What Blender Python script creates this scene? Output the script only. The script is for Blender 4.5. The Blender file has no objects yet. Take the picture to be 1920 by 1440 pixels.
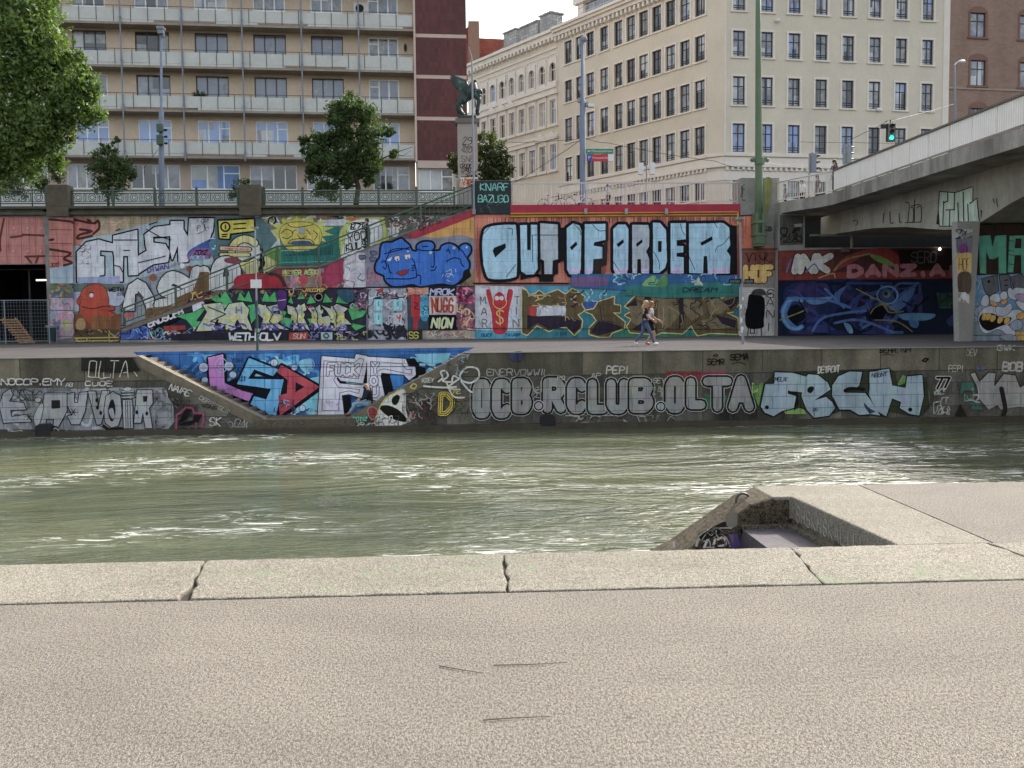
import bpy, bmesh, math, random
from mathutils import Vector, Matrix, noise
from mathutils.geometry import tessellate_polygon
R = math.radians
SC = bpy.context.scene
# ------------------------------------------------------------------ camera
EYE = 1.05                      # eye height above the far promenade (z = 0)
FPX, YAW, PIT, ROLL = 1850.0, R(3.0), math.atan(120/1850), .010
FW = Vector((math.sin(YAW)*math.cos(PIT), math.cos(YAW)*math.cos(PIT), -math.sin(PIT)))
_r0 = Vector((math.cos(YAW), -math.sin(YAW), 0)); _u0 = _r0.cross(FW)
RT = _r0*math.cos(ROLL) - _u0*math.sin(ROLL)
UP = _r0*math.sin(ROLL) + _u0*math.cos(ROLL)
cd = bpy.data.cameras.new('camera'); cam = bpy.data.objects.new('camera', cd); SC.collection.objects.link(cam)
cd.sensor_width = 36; cd.lens = 36*FPX/1920; cd.clip_start = .1; cd.clip_end = 2000
M3 = Matrix((RT, UP, -FW)).transposed()
cam.matrix_world = Matrix.Translation((0, 0, EYE)) @ M3.to_4x4()
SC.camera = cam
# ------------------------------------------------------------------ sky, sun, exposure
SUN_EL, SUN_AZ = R(36), R(38)           # azimuth measured from straight ahead (+Y) towards the right (+X)
w = bpy.data.worlds.new('World'); SC.world = w; w.use_nodes = True
nt = w.node_tree; bg = nt.nodes['Background']
sky = nt.nodes.new('ShaderNodeTexSky'); sky.sky_type = 'NISHITA'; sky.sun_disc = False
sky.sun_elevation = SUN_EL; sky.sun_rotation = SUN_AZ; sky.air_density = 1.0; sky.dust_density = 4.0; sky.ozone_density = .6
hs = nt.nodes.new('ShaderNodeHueSaturation'); hs.inputs['Saturation'].default_value = .45      # hazy, whitened sky
nt.links.new(sky.outputs[0], hs.inputs['Color']); nt.links.new(hs.outputs[0], bg.inputs[0]); bg.inputs[1].default_value = .15
sl = bpy.data.lights.new('sun', 'SUN'); sl.energy = 2.0; sl.angle = R(.6); sl.color = (1, .95, .86)
so = bpy.data.objects.new('sun', sl); SC.collection.objects.link(so)
sd = Vector((math.sin(SUN_AZ)*math.cos(SUN_EL), math.cos(SUN_AZ)*math.cos(SUN_EL), math.sin(SUN_EL)))
so.rotation_euler = sd.to_track_quat('Z', 'Y').to_euler(); so.location = (0, 0, 60)
SC.view_settings.view_transform = 'Standard'; SC.view_settings.look = 'None'
SC.view_settings.gamma = 1; SC.view_settings.exposure = 1.62
# ------------------------------------------------------------------ pixels of the 1920 x 1440 photograph to points in the place
def ray(px, py): return FW*FPX + RT*(px-960) + UP*(720-py)
def onZ(px, py, z):
    d = ray(px, py); t = (z-EYE)/d.z; return Vector((d.x*t, d.y*t, z))
def onY(px, py, Y):
    d = ray(px, py); t = Y/d.y; return Vector((d.x*t, Y, EYE+d.z*t))
def onX(px, py, X):
    d = ray(px, py); t = X/d.x; return Vector((X, d.y*t, EYE+d.z*t))
# ------------------------------------------------------------------ objects
WM = {}
def link(o, parent=None):
    SC.collection.objects.link(o)
    if parent is not None: o.parent = parent
    return o
def tag(o, label, cat, group=None):
    o['label'] = label; o['category'] = cat
    if group: o['group'] = group
    return o
def kind(o, k):
    o['kind'] = k; return o
def thing(name, label, cat, loc=(0, 0, 0), rz=0, group=None):
    o = bpy.data.objects.new(name, None); link(o); o.location = loc; o.rotation_euler = (0, 0, rz)
    o.empty_display_size = .3
    WM[o.name] = Matrix.Translation(loc) @ Matrix.Rotation(rz, 4, 'Z')
    return tag(o, label, cat, group)
def srgb(h):
    c = [int(h[i:i+2], 16)/255 for i in (0, 2, 4)]
    return [x/12.92 if x <= .04045 else ((x+.055)/1.055)**2.4 for x in c]
class MB:
    """collects shapes and links them as one mesh object"""
    def __init__(s): s.v = []; s.f = []; s.c = []; s.m = []; s.mi = 0; s.sm = []; s.col = None; s.smooth = False
    def face(s, pts):
        n = len(s.v); s.v += [tuple(p) for p in pts]; s.f.append(tuple(range(n, n+len(pts)))); s._t(1)
    def _t(s, k): s.m += [s.mi]*k; s.c += [s.col]*k; s.sm += [s.smooth]*k
    def add(s, vs, fs):
        n = len(s.v); s.v += [tuple(p) for p in vs]; s.f += [tuple(i+n for i in f) for f in fs]; s._t(len(fs))
    def box(s, a, b, M=None):
        (x0, y0, z0), (x1, y1, z1) = a, b
        x0, x1 = min(x0, x1), max(x0, x1); y0, y1 = min(y0, y1), max(y0, y1); z0, z1 = min(z0, z1), max(z0, z1)
        vs = [Vector(p) for p in ((x0,y0,z0),(x1,y0,z0),(x1,y1,z0),(x0,y1,z0),(x0,y0,z1),(x1,y0,z1),(x1,y1,z1),(x0,y1,z1))]
        if M: vs = [M @ p for p in vs]
        s.add(vs, [(0,3,2,1),(4,5,6,7),(0,1,5,4),(1,2,6,5),(2,3,7,6),(3,0,4,7)])
    def prism(s, pts, ext):
        """planar polygon pts (3-D) pushed along vector ext"""
        n = len(pts); ext = Vector(ext); a = [Vector(p) for p in pts]; b = [p+ext for p in a]
        nn = sum(((a[i]-a[0]).cross(a[(i+1) % n]-a[0]) for i in range(n)), Vector())
        if nn.dot(ext) > 0: a.reverse(); b.reverse()
        fs = [tuple(range(n)), tuple(range(2*n-1, n-1, -1))]
        fs += [(i, i+n, (i+1) % n+n, (i+1) % n) for i in range(n)]
        s.add(a+b, fs)
    def tube(s, path, r, n=8, cap=True):
        path = [Vector(p) for p in path]; k = len(path)
        rr = r if isinstance(r, (list, tuple)) else [r]*k
        vs = []; prev = None
        for i, p in enumerate(path):
            t = (path[min(i+1, k-1)]-path[max(i-1, 0)])
            t = t.normalized() if t.length > 1e-9 else Vector((0, 0, 1))
            if prev is None:
                a = Vector((0, 0, 1)) if abs(t.z) < .9 else Vector((1, 0, 0)); x = t.cross(a).normalized()
            else:
                x = prev - t*prev.dot(t); x = x.normalized() if x.length > 1e-6 else t.orthogonal().normalized()
            prev = x; y = t.cross(x)
            for j in range(n):
                q = 2*math.pi*j/n; vs.append(p+(x*math.cos(q)+y*math.sin(q))*rr[i])
        fs = []
        for i in range(k-1):
            for j in range(n): fs.append((i*n+j, i*n+(j+1) % n, (i+1)*n+(j+1) % n, (i+1)*n+j))
        if cap: fs += [tuple(range(n-1, -1, -1)), tuple(range((k-1)*n, k*n))]
        s.add(vs, fs)
    def ball(s, c, r, nu=10, nv=7, sc=(1, 1, 1)):
        c = Vector(c); vs = []; fs = []
        for i in range(nv+1):
            t = math.pi*i/nv
            for j in range(nu):
                q = 2*math.pi*j/nu
                vs.append(c+Vector((math.sin(t)*math.cos(q)*sc[0], math.sin(t)*math.sin(q)*sc[1], math.cos(t)*sc[2]))*r)
        for i in range(nv):
            for j in range(nu): fs.append((i*nu+j, (i+1)*nu+j, (i+1)*nu+(j+1) % nu, i*nu+(j+1) % nu))
        s.add(vs, fs)
    def build(s, name, mats, parent=None, local=False, bevel=0):
        me = bpy.data.meshes.new(name); vs = s.v
        if parent is not None and not local:
            inv = WM[parent.name].inverted(); vs = [inv @ Vector(p) for p in vs]
        me.from_pydata([tuple(p) for p in vs], [], s.f)
        for m in (mats if isinstance(mats, (list, tuple)) else [mats]): me.materials.append(m)
        me.polygons.foreach_set('material_index', s.m)
        me.polygons.foreach_set('use_smooth', s.sm)
        if any(c is not None for c in s.c):
            at = me.color_attributes.new('Col', 'FLOAT_COLOR', 'CORNER'); buf = []
            for f, c in zip(s.f, s.c): buf += list((*(c or (.5, .5, .5)), 1))*len(f)
            at.data.foreach_set('color', buf)
        me.update()
        o = bpy.data.objects.new(name, me); link(o, parent)
        WM[o.name] = (WM[parent.name].copy() if parent is not None else Matrix())
        if bevel:
            b = o.modifiers.new('bevel', 'BEVEL'); b.width = bevel; b.segments = 2; b.limit_method = 'ANGLE'; b.harden_normals = False
        return o
def inst(name, me, parent, loc=(0, 0, 0), scale=(1, 1, 1)):
    o = bpy.data.objects.new(name, me); link(o, parent); o.location = loc; o.scale = scale
    WM[o.name] = WM[parent.name] @ Matrix.Translation(loc)
    return o
# ------------------------------------------------------------------ materials
class NT:
    def __init__(s, name):
        s.m = bpy.data.materials.new(name); s.m.use_nodes = True; s.t = s.m.node_tree
        s.b = s.t.nodes['Principled BSDF']; s.out = s.t.nodes['Material Output']
    def n(s, typ, **kw):
        x = s.t.nodes.new('ShaderNode'+typ)
        for k, v in kw.items(): setattr(x, k, v)
        return x
    def l(s, a, b): s.t.links.new(a, b)
    def pos(s, scale=(1, 1, 1), obj=False):
        if obj: o = s.n('TexCoord').outputs['Object']
        else: o = s.n('NewGeometry').outputs['Position']
        mp = s.n('Mapping'); mp.inputs['Scale'].default_value = scale; s.l(o, mp.inputs[0]); return mp.outputs[0]
    def noise(s, scale, detail=4, rough=.6, vec=None, dist=0):
        x = s.n('TexNoise'); x.inputs['Scale'].default_value = scale; x.inputs['Detail'].default_value = detail
        x.inputs['Roughness'].default_value = rough; x.inputs['Distortion'].default_value = dist
        s.l(vec if vec is not None else s.pos(), x.inputs['Vector']); return x.outputs['Fac']
    def ramp(s, fac, stops):
        r = s.n('ValToRGB'); e = r.color_ramp.elements
        while len(e) < len(stops): e.new(.5)
        for q, (p, c) in zip(e, stops):
            q.position = p; q.color = (*c, 1) if isinstance(c, (list, tuple)) else (c, c, c, 1)
        s.l(fac, r.inputs[0]); return r.outputs[0]
    def mix(s, fac, a, b, mode='MIX'):
        x = s.n('MixRGB', blend_type=mode)
        for i, v in zip((0, 1, 2), (fac, a, b)):
            if hasattr(v, 'is_output'): s.l(v, x.inputs[i])
            elif i == 0: x.inputs[0].default_value = v
            else: x.inputs[i].default_value = (*v, 1) if isinstance(v, (list, tuple)) else (v, v, v, 1)
        return x.outputs[0]
    def bump(s, h, strength=.3, dist=.02, prev=None):
        b = s.n('Bump'); b.inputs['Strength'].default_value = strength; b.inputs['Distance'].default_value = dist
        s.l(h, b.inputs['Height'])
        if prev is not None: s.l(prev, b.inputs['Normal'])
        return b.outputs[0]
    def brick(s, w, h, mortar=.012, axes='xz', vec=None, off=.5):
        g = vec if vec is not None else s.pos()
        sp = s.n('SeparateXYZ'); s.l(g, sp.inputs[0]); cb = s.n('CombineXYZ')
        s.l(sp.outputs['XYZ'.index(axes[0].upper())], cb.inputs[0]); s.l(sp.outputs['XYZ'.index(axes[1].upper())], cb.inputs[1])
        b = s.n('TexBrick'); b.inputs['Scale'].default_value = 1; b.inputs['Brick Width'].default_value = w; b.inputs['Row Height'].default_value = h
        b.inputs['Mortar Size'].default_value = mortar; b.inputs['Mortar Smooth'].default_value = .3; b.offset = off
        b.inputs['Color1'].default_value = (0, 0, 0, 1); b.inputs['Color2'].default_value = (1, 1, 1, 1); b.inputs['Mortar'].default_value = (.5, .5, .5, 1)
        s.l(cb.outputs[0], b.inputs['Vector']); return b.outputs['Color'], b.outputs['Fac']
    def fin(s, col, rough=.8, nor=None, spec=.3, metal=0):
        if hasattr(col, 'is_output'): s.l(col, s.b.inputs['Base Color'])
        else: s.b.inputs['Base Color'].default_value = (*col, 1)
        if hasattr(rough, 'is_output'): s.l(rough, s.b.inputs['Roughness'])
        else: s.b.inputs['Roughness'].default_value = rough
        s.b.inputs['Specular IOR Level'].default_value = spec; s.b.inputs['Metallic'].default_value = metal
        if nor is not None: s.l(nor, s.b.inputs['Normal'])
        return s.m
_pm = {}
def plain(name, col, rough=.7, var=.25, scale=3, bump=.1, bscale=60, spec=.3, metal=0, obj=False):
    """a base colour broken up by two sizes of noise"""
    if name in _pm: return _pm[name]
    if isinstance(col, str): col = srgb(col)
    k = NT(name); p = k.pos(obj=obj)
    f = k.noise(scale, 5, .65, p); g = k.noise(scale*9, 3, .6, p)
    f2 = k.mix(.35, f, g)
    lo = [c*(1-var) for c in col]; hi = [min(1, c*(1+var)) for c in col]
    c = k.ramp(f2, [(.3, lo), (.7, hi)])
    _pm[name] = k.fin(c, rough, k.bump(k.noise(bscale, 3, .6, p), bump, .01) if bump else None, spec, metal)
    return _pm[name]
def masonry(name, col, bw, bh, mortar=.015, axes='xz', var=.3, dark=.5, blockvar=.25, stain=.4, bump=.5, off=.5, rough=.85, mc=None):
    """stone or brick courses with joints, each block a little different, stained"""
    if isinstance(col, str): col = srgb(col)
    k = NT(name); bc, bf = k.brick(bw, bh, mortar, axes, off=off)
    f = k.noise(1.1, 6, .65); g = k.noise(14, 4, .6)
    c = k.ramp(k.mix(.4, f, g), [(.3, [x*(1-var) for x in col]), (.7, [min(1, x*(1+var)) for x in col])])
    c = k.mix(1, c, k.ramp(bc, [(0, 1-blockvar), (1, 1.0)]), 'MULTIPLY')
    st = k.noise(.55, 5, .7, k.pos((1, 1, .25)))
    c = k.mix(1, c, k.ramp(st, [(.35, 1-stain), (.6, 1.0)]), 'MULTIPLY')
    c = k.mix(bf, c, mc if mc else [x*dark for x in col])
    h = k.mix(.5, k.ramp(bf, [(0, 1.0), (1, 0.0)]), k.noise(25, 4, .6))
    return k.fin(c, rough, k.bump(h, bump, .02))
# ================================================================== the large structure
rnd = random.Random(7)
QF, QR, F, B = 32.5, 34.0, 56.0, 58.5       # quay face, recess behind its steps, front and back embankment wall
WZ, NZ, ST = -2.55, -.5, 7.5                 # water, near quay, street
ZV = Vector((0, 0, 1))
# ---- materials of the setting
def granite(name, c, spots=.35, scale=42, tint=None):
    k = NT(name); p = k.pos()
    f = k.noise(scale, 2, .5, k.pos((1, .55, 1))); g = k.noise(scale*3.4, 2, .6); h = k.noise(1.3, 5, .6)
    a = k.ramp(f, [(.38, [x*(1-spots*1.9) for x in c]), (.48, c), (.59, [min(1, x*(1+spots*1.7)) for x in c])])
    a = k.mix(.6, a, k.ramp(g, [(.40, [x*.22 for x in c]), (.5, c), (.62, [x*1.7 for x in c])]))
    a = k.mix(1, a, k.ramp(h, [(.3, .90), (.7, 1.05)]), 'MULTIPLY')
    a = k.mix(1, a, k.ramp(k.noise(230, 1, .5), [(.38, .2), (.46, 1.0), (.58, 1.0), (.66, 1.9)]), 'MULTIPLY')
    v = k.n('TexVoronoi'); v.inputs['Scale'].default_value = 95; k.l(p, v.inputs['Vector'])
    a = k.mix(1, a, k.ramp(v.outputs['Distance'], [(.05, .35), (.3, 1.12)]), 'MULTIPLY')
    big = k.noise(.55, 5, .7, k.pos((.5, 1.6, 1)), .6); a = k.mix(1, a, k.ramp(big, [(.33, .88), (.50, 1.0), (.7, 1.06)]), 'MULTIPLY')
    v2 = k.n('TexVoronoi'); v2.inputs['Scale'].default_value = 2.3; k.l(p, v2.inputs['Vector'])
    a = k.mix(1, a, k.ramp(v2.outputs['Distance'], [(.02, .55), (.045, 1.0)]), 'MULTIPLY')
    if tint:
        t = k.noise(2.2, 5, .75, k.pos((1, 1, 1)), 1.2)
        a = k.mix(k.ramp(t, [(.56, 0.0), (.66, .55)]), a, tint)
        a = k.mix(k.ramp(k.noise(3.1, 5, .75, k.pos((1, 1.5, 1)), .8), [(.58, 0.0), (.68, .55)]), a, (.11, .095, .08))
    b = k.bump(k.noise(120, 3, .7), .55, .008); b = k.bump(f, .4, .01, b)
    return k.fin(a, .9, b, .12)
m_deck = granite('asphalt_pale', (.156, .139, .116), .36, 84)
m_cope = granite('granite_coping', (.195, .177, .142), .26, 78, (.155,.20,.115))
m_cope2 = granite('granite_landing', (.115, .098, .070), .35, 30)
m_prom = plain('promenade_asphalt', (.085, .079, .077), .95, .22, .5, .1, 40, .03)
m_street = plain('street_asphalt', (.10, .10, .10), .85, .2, .6, .1, 40)
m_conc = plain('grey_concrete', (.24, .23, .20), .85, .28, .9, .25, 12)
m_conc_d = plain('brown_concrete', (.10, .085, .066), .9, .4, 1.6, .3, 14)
m_conc_l = plain('pale_concrete', (.27, .255, .225), .85, .2, .8, .2, 12)
m_dark = plain('flat_black', (.02, .02, .02), .9, .3, 2, 0)  # black painted for the shade inside openings, also the fan
m_quay = masonry('quay_stone', (.185, .168, .135), .95, .40, .014, 'xz', .6, .35, .55, .72, .6)
m_copst = masonry('quay_cap_stone', (.23, .20, .14), 2.02, 2.4, .022, 'xz', .45, .3, .55, .6, .5, 0)
m_wetst = plain('wet_stone', (.055, .045, .028), .6, .4, 2.5, .4, 14)
m_wall = masonry('embankment_block', (.30, .28, .26), 1.35, .62, .014, 'xz', .3, .5, .25, .3, .4)
m_joint = plain('joint_dark', (.035, .028, .02), .95, .3, 8, .1)
# ---- ground, water
def water_mat():
    k = NT('canal_water')
    n1 = k.noise(.32, 4, .6, k.pos((.6, 1.3, 1)), 1.6); n2 = k.noise(1.6, 4, .6, k.pos((.5, 1.25, 1)), 1.3)
    n3 = k.noise(5.5, 3, .6, k.pos((.4, 1.3, 1)), .4)
    c = k.ramp(k.noise(.11, 4, .6, k.pos((.6, 1.4, 1))), [(.35, (.052, .064, .038)), (.65, (.118, .124, .064))])
    # pale streaks painted in: froth and sky glints on the ripples
    fr = k.mix(1, k.ramp(k.noise(.16, 3, .5, k.pos((.7, 1, 1)), .5), [(.48, 0.0), (.58, 1.0)]), k.ramp(k.noise(2.6, 6, .72, k.pos((.3, 1.2, 1)), 2.2), [(.53, 0.0), (.61, 1.0)]), 'MULTIPLY')
    c = k.mix(fr, c, (.56, .57, .53))
    pt = k.ramp(k.noise(.085, 4, .55, k.pos((.55, 1.5, 1)), .6), [(.42, .10), (.58, 1.0)])      # calm and ruffled patches
    b = k.bump(n1, .65, .34); b = k.bump(k.mix(1, n2, pt, 'MULTIPLY'), .85, .125, b); b = k.bump(k.mix(1, n3, pt, 'MULTIPLY'), .9, .05, b)
    m = k.fin(c, k.mix(fr, (.055,)*3, (.6,)*3), b, .5)
    k.b.inputs['IOR'].default_value = 1.34
    return m
mb = MB(); mb.face([(-90, 4.5, WZ), (90, 4.5, WZ), (90, 36, WZ), (-90, 36, WZ)])
kind(mb.build('water', water_mat()), 'structure')
mb = MB(); mb.box((-90, 32.9, -3.9), (90, 60.5, -.01)); mb2 = MB()
# promenade slab with a notch for the canal steps
pL, pR = onZ(258, 668, 0).x, onZ(872, 660, 0).x
sL, sR = onY(497, 785, QF).x, onY(650, 786, QF).x
mb = MB()
mb.face([(-90, QF, 0), (pL, QF, 0), (pL, QR, 0), (-90, QR, 0)]); mb.face([(pR, QF, 0), (90, QF, 0), (90, QR, 0), (pR, QR, 0)])
mb.face([(-90, QR, 0), (90, QR, 0), (90, 66, 0), (-90, 66, 0)])
kind(mb.build('promenade', m_prom), 'structure')
mb = MB(); mb.face([(-140, 58.6, ST), (140, 58.6, ST), (140, 260, ST), (-140, 260, ST)])
kind(mb.build('street', m_street), 'structure')
# ---- near quay: pavement, coping stones, landing
YI, YO = 5.52, 6.45
mb = MB(); mb.box((-40, -30, -3.5), (40, YI, NZ)); mb.box((-40, YI-.004, -3.5), (40, YO-.03, NZ-.32))
kind(mb.build('near_pavement', m_deck), 'structure')
def jx(a, b):
    p, q = onZ(*a, NZ), onZ(*b, NZ); return (p.x+(YI-p.y)*(q.x-p.x)/(q.y-p.y), p.x+(YO-p.y)*(q.x-p.x)/(q.y-p.y))
J = [(-9.4, -9.2), (-6.4, -6.6), jx((345, 1128), (387, 1052)), jx((952, 1107), (942, 1040)), jx((1545, 1096), (1485, 1031)), (3.66, 3.56), (6.1, 6.1), (8.6, 8.6), (11.5, 11.5)]
cl = ['pale granite coping stone at the far left end of the near quay edge', 'pale granite coping stone with green paint stains on the left of the near quay edge',
      'long pale granite coping stone between the open slanted joint and the middle joint', 'pale granite coping stone right of the middle joint in front of the landing',
      'pale granite coping stone closing the near side of the sunken landing', 'pale granite coping stone at the lower right corner by the asphalt']
cl += ['pale granite coping stone beyond the right edge of the quay', 'last pale granite coping stone on the right']
for i in range(len(J)-1):
    (a0, a1), (b0, b1) = J[i], J[i+1]; g = .007; n = 22
    mb = MB(); r = random.Random(i); top = []
    def edge(x0, y0, x1, y1, k, amp): return [Vector((x0+(x1-x0)*t/k+(r.uniform(-amp, amp) if 0 < t < k else 0)*(abs(y1-y0) > .1), y0+(y1-y0)*t/k+(r.uniform(-amp, amp) if 0 < t < k else 0)*(abs(x1-x0) > .5), NZ+.006)) for t in range(k)]
    wide = .018 if i == 1 else 0; wl = .018 if i == 2 else 0
    pts = edge(a0+g+wl, YI+.022, b0-g-wide*1.5, YI+.022, n, .010)+edge(b0-g-wide*1.5, YI+.022, b1-g, YO, 9, .016)+edge(b1-g, YO, a1+g, YO, n, .009)+edge(a1+g, YO, a0+g+wl, YI+.022, 9, .016)
    mb.prism(pts, (0, 0, -.38))
    o = mb.build('coping_stone', m_cope, bevel=.012)
    tag(o, cl[i], 'coping stone', 'coping stones along the near quay edge')
mb = MB(); mb.box((-12, YI, NZ-.30), (12, YI+.03, NZ-.015))
for (a0, a1) in J: mb.prism([(a0-.03, YI, NZ-.02), (a0+.03, YI, NZ-.02), (a1+.03, YO-.02, NZ-.02), (a1-.03, YO-.02, NZ-.02)], (0, 0, -.3))
kind(mb.build('joint_soil', m_joint), 'structure')
# landing: a raised quay head right of a sunken, open-ended flight of steps
LB = 8.85
lnd = thing('boat_landing', 'sunken stone boat landing with sloping parapet and graffiti below the near quay edge', 'boat landing', (2.4, 7.6, NZ))
ix0, ix1 = onZ(1485, 932, NZ).x, onZ(1682, 1021, NZ).x
ox0, ox1 = onZ(1640, 921, NZ).x, onZ(1850, 1012, NZ).x
iy0 = onZ(1485, 932, NZ).y; aX = onZ(1432, 924, NZ).x
mb = MB(); mb.prism([(ox0, LB, NZ), (ox1, YO+.002, NZ), (30, YO+.002, NZ), (30, LB+.02, NZ)], (0, 0, -3))
mb.build('quay_head', m_deck, lnd)
mb = MB(); mb.prism([(ix0, iy0, NZ+.004), (ix1, YO+.003, NZ+.004), (ox1-.01, YO+.003, NZ+.004), (ox0-.01, LB+.01, NZ+.004), (aX, LB+.01, NZ+.004), (aX, iy0, NZ+.004)], (0, 0, -.2))
mb.build('coping', m_cope, lnd, bevel=.015)
mb = MB(); mb.prism([(ix0+.004, iy0+.03, NZ-.19), (ix1+.004, YO+.004, NZ-.19), (ox1-.05, YO+.004, NZ-.19), (ox0-.05, LB, NZ-.19), (ix0+.004, LB, NZ-.19)], (0, 0, -2.6))
mb.build('side_wall', m_cope2, lnd)
zl = onY(1265, 1027, 8.6)
sl_ = [(ix0-.004, NZ-.003), (aX+.0, NZ-.002), (aX-.18, NZ-.06), (zl.x, zl.z+.02), (zl.x-1.6, -1.75), (zl.x-2.6, -2.5), (zl.x-2.6, -3.2), (ix0-.004, -3.2)]
mb = MB(); mb.prism([(x, iy0-.004, z) for x, z in sl_], (0, LB-iy0, 0)); pw = mb.build('parapet', granite('dark_wet_granite', (.072, .058, .038), .4, 26), lnd, bevel=.03)
FL = onY(1486, 988, iy0).z
fx0 = onZ(1410, 1006, FL).x
mb = MB(); mb.box((fx0, YO-.02, FL-.3), (ix1+.4, iy0+.02, FL))
for i in range(6): mb.box((fx0-.28*(i+1), YO-.02, FL-.25*(i+1)-1), (fx0-.28*i, iy0-.01, FL-.22*(i+1)))
mb.build('step', plain('violet_stained_stone', (.066, .057, .062), .85, .5, 3, .2, 30), lnd)
mb = MB(); mb.prism([(ix0-.06, iy0-.006, FL+.035), (ix0-.002, iy0-.006, FL+.035), (ix1-.002, YO, FL+.035), (ix1-.06, YO, FL+.035)], (0, 0, -.1)); mb.box((fx0, iy0-.06, FL-.05), (ix0-.061, iy0-.005, FL+.03)); mb.build('ledge', m_cope2, lnd)
cR = onY(1393, 938, 8.6)
mb = MB(); mb.tube([(cR.x+.062*math.cos(q), cR.y, cR.z+.062*math.sin(q)) for q in [i*math.pi/9 for i in range(19)]], .011, 8, False)
mb.tube([cR+Vector((.05, 0, -.04)), cR+Vector((.11, 0, 0)), cR+Vector((.16, 0, .02))], .02, 6)
mb.build('mooring_ring', plain('dark_iron', (.05, .047, .045), .55, .3, 8, .1, 60, .5), lnd)
# ---- far quay wall with the recessed canal steps
qw = thing('quay_wall', 'grey-brown stone canal wall covered in silver graffiti with a blue recess of steps', 'quay wall', (0, QF, 0))
def q(px, py, Y=QF): return onY(px, py, Y)
zb = q(600, 786).z
CB = -.78
for a, b, side in ((-90, pL, -1), (pR, 90, 1)):
    mb = MB(); e = sL if side < 0 else sR; t = (CB)/(zb)      # slanted end of the cap course
    mx = a if side < 0 else b; xs = (pL+(sL-pL)*t) if side < 0 else (pR+(sR-pR)*t)
    inner = pL if side < 0 else pR
    mb.prism([(mx, QF, -.004), (inner, QF, -.004), (xs, QF, CB), (mx, QF, CB)], (0, .45, 0)); mb.build('cap_course', m_copst, qw)
    mb = MB(); mb.prism([(mx, QF+.02, CB), (xs, QF+.02, CB), (e, QF+.02, zb), (e, QF+.02, -4), (mx, QF+.02, -4)], (0, .43, 0)); mb.build('wall_face', m_quay, qw)
    # sloping coping of the flank
    d = Vector((e-inner, 0, zb)).normalized(); nrm = Vector((-d.z, 0, d.x)); nrm = nrm if nrm.z > 0 else -nrm
    p0, p1 = Vector((inner, QF-.003, 0)), Vector((e, QF-.003, zb))
    mb = MB(); mb.prism([p0+nrm*.02, p1+nrm*.02, p1-nrm*.30, p0-nrm*.30+d*.2], (0, .49, 0)); mb.build('sloping_coping', plain('flank_coping', (.15, .125, .09), .85, .4, 3, .3, 12), qw)
    # steps behind the flank
    mb = MB(); n = 15
    for i in range(n):
        x0 = inner+(e-inner)*i/n; x1 = inner+(e-inner)*(i+1)/n; z = zb*(i+.62)/n
        mb.box((x0, QF+.46, -3.5), (x1, QR-.002, z))
    mb.build('step', plain('worn_step', (.10, .09, .075), .9, .4, 3, .2, 20), qw)
mb = MB(); mb.face([(pL-.5, QR, 0), (pR+.5, QR, 0), (pR+.5, QR, -3.4), (pL-.5, QR, -3.4)]); mb.build('recess_wall', m_quay, qw)
mb = MB(); mb.box((sL-.3, QF-.10, -3.4), (sR+.3, QR-.003, zb+.02)); mb.build('landing', m_cope2, qw)
zp = q(900, 795).z
mb = MB(); mb.box((-90, QF-.32, -4), (90, QF+.01, zp)); mb.build('plinth', m_wetst, qw)
mb = MB(); mb.box((-90, QF-.045, -.03), (pL, QF+.44, -.001)); mb.box((pR, QF-.045, -.03), (90, QF+.44, -.001)); mb.build('quay_edge', m_conc_l, qw)
for px, py in ((88, 806), (1026, 788)):
    p = q(px, py); mb = MB(); s = .24
    mb.prism([(p.x-s, QF-.33, p.z-.16), (p.x+s, QF-.33, p.z-.16), (p.x+s, QF-.33, p.z+.14), (p.x+s*.5, QF-.33, p.z+.22), (p.x-s*.5, QF-.33, p.z+.22), (p.x-s, QF-.33, p.z+.14)], (0, .32, 0)); mb.build('drain_opening', m_dark, qw)  # solid black block stands for the dark inside the drain
# ---- embankment: stair flight in front of the back wall
E1 = thing('embankment_wall', 'tall graffiti covered embankment wall behind the green railed stair', 'wall', (-12, B, 0))
f = lambda px, py, Y=F: onY(px, py, Y)
xG0, xG1 = f(-2, 560, B).x, f(91, 560, B).x                     # gateway
xP1 = f(138, 560, B).x
zc0, zc1 = f(300, 403, B).z, f(300, 386, B-.3).z
zg = f(40, 496, B).z; XR = f(890, 500, B).x
mb = MB(); mb.box((xP1, B, -.5), (XR+1, B+.6, zc0+.3)); mb.build('wall_face', m_wall, E1)
mb = MB(); mb.box((xG1, B-.22, -.5), (xP1, B+.6, zc0+.3)); mb.build('gate_pier', m_wall, E1)
mb = MB(); mb.box((xG0-3.5, B-.1, zg), (xG1, B+.3, zc0+.3)); mb.box((xG0-3.5, B-.2, -.5), (xG0-2.2, B+.3, zc0+.2)); mb.build('gate_lintel', m_wall, E1)
mb = MB()
mb.face([(-60, B, -.0), (xG0-3.5, B, 0), (xG0-3.5, B, zc0+.3), (-60, B, zc0+.3)]); mb.build('wall_face', m_wall, E1)
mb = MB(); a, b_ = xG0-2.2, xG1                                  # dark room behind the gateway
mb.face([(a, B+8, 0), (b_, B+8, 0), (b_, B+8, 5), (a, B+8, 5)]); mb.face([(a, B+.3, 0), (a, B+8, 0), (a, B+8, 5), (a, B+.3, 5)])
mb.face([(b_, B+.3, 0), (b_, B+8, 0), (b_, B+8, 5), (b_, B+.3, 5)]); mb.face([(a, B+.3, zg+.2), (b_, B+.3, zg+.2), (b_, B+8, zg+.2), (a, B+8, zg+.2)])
mb.build('gateway_interior', plain('dark_interior', (.018, .018, .017), .9, .3, 2, 0), E1)
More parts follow.
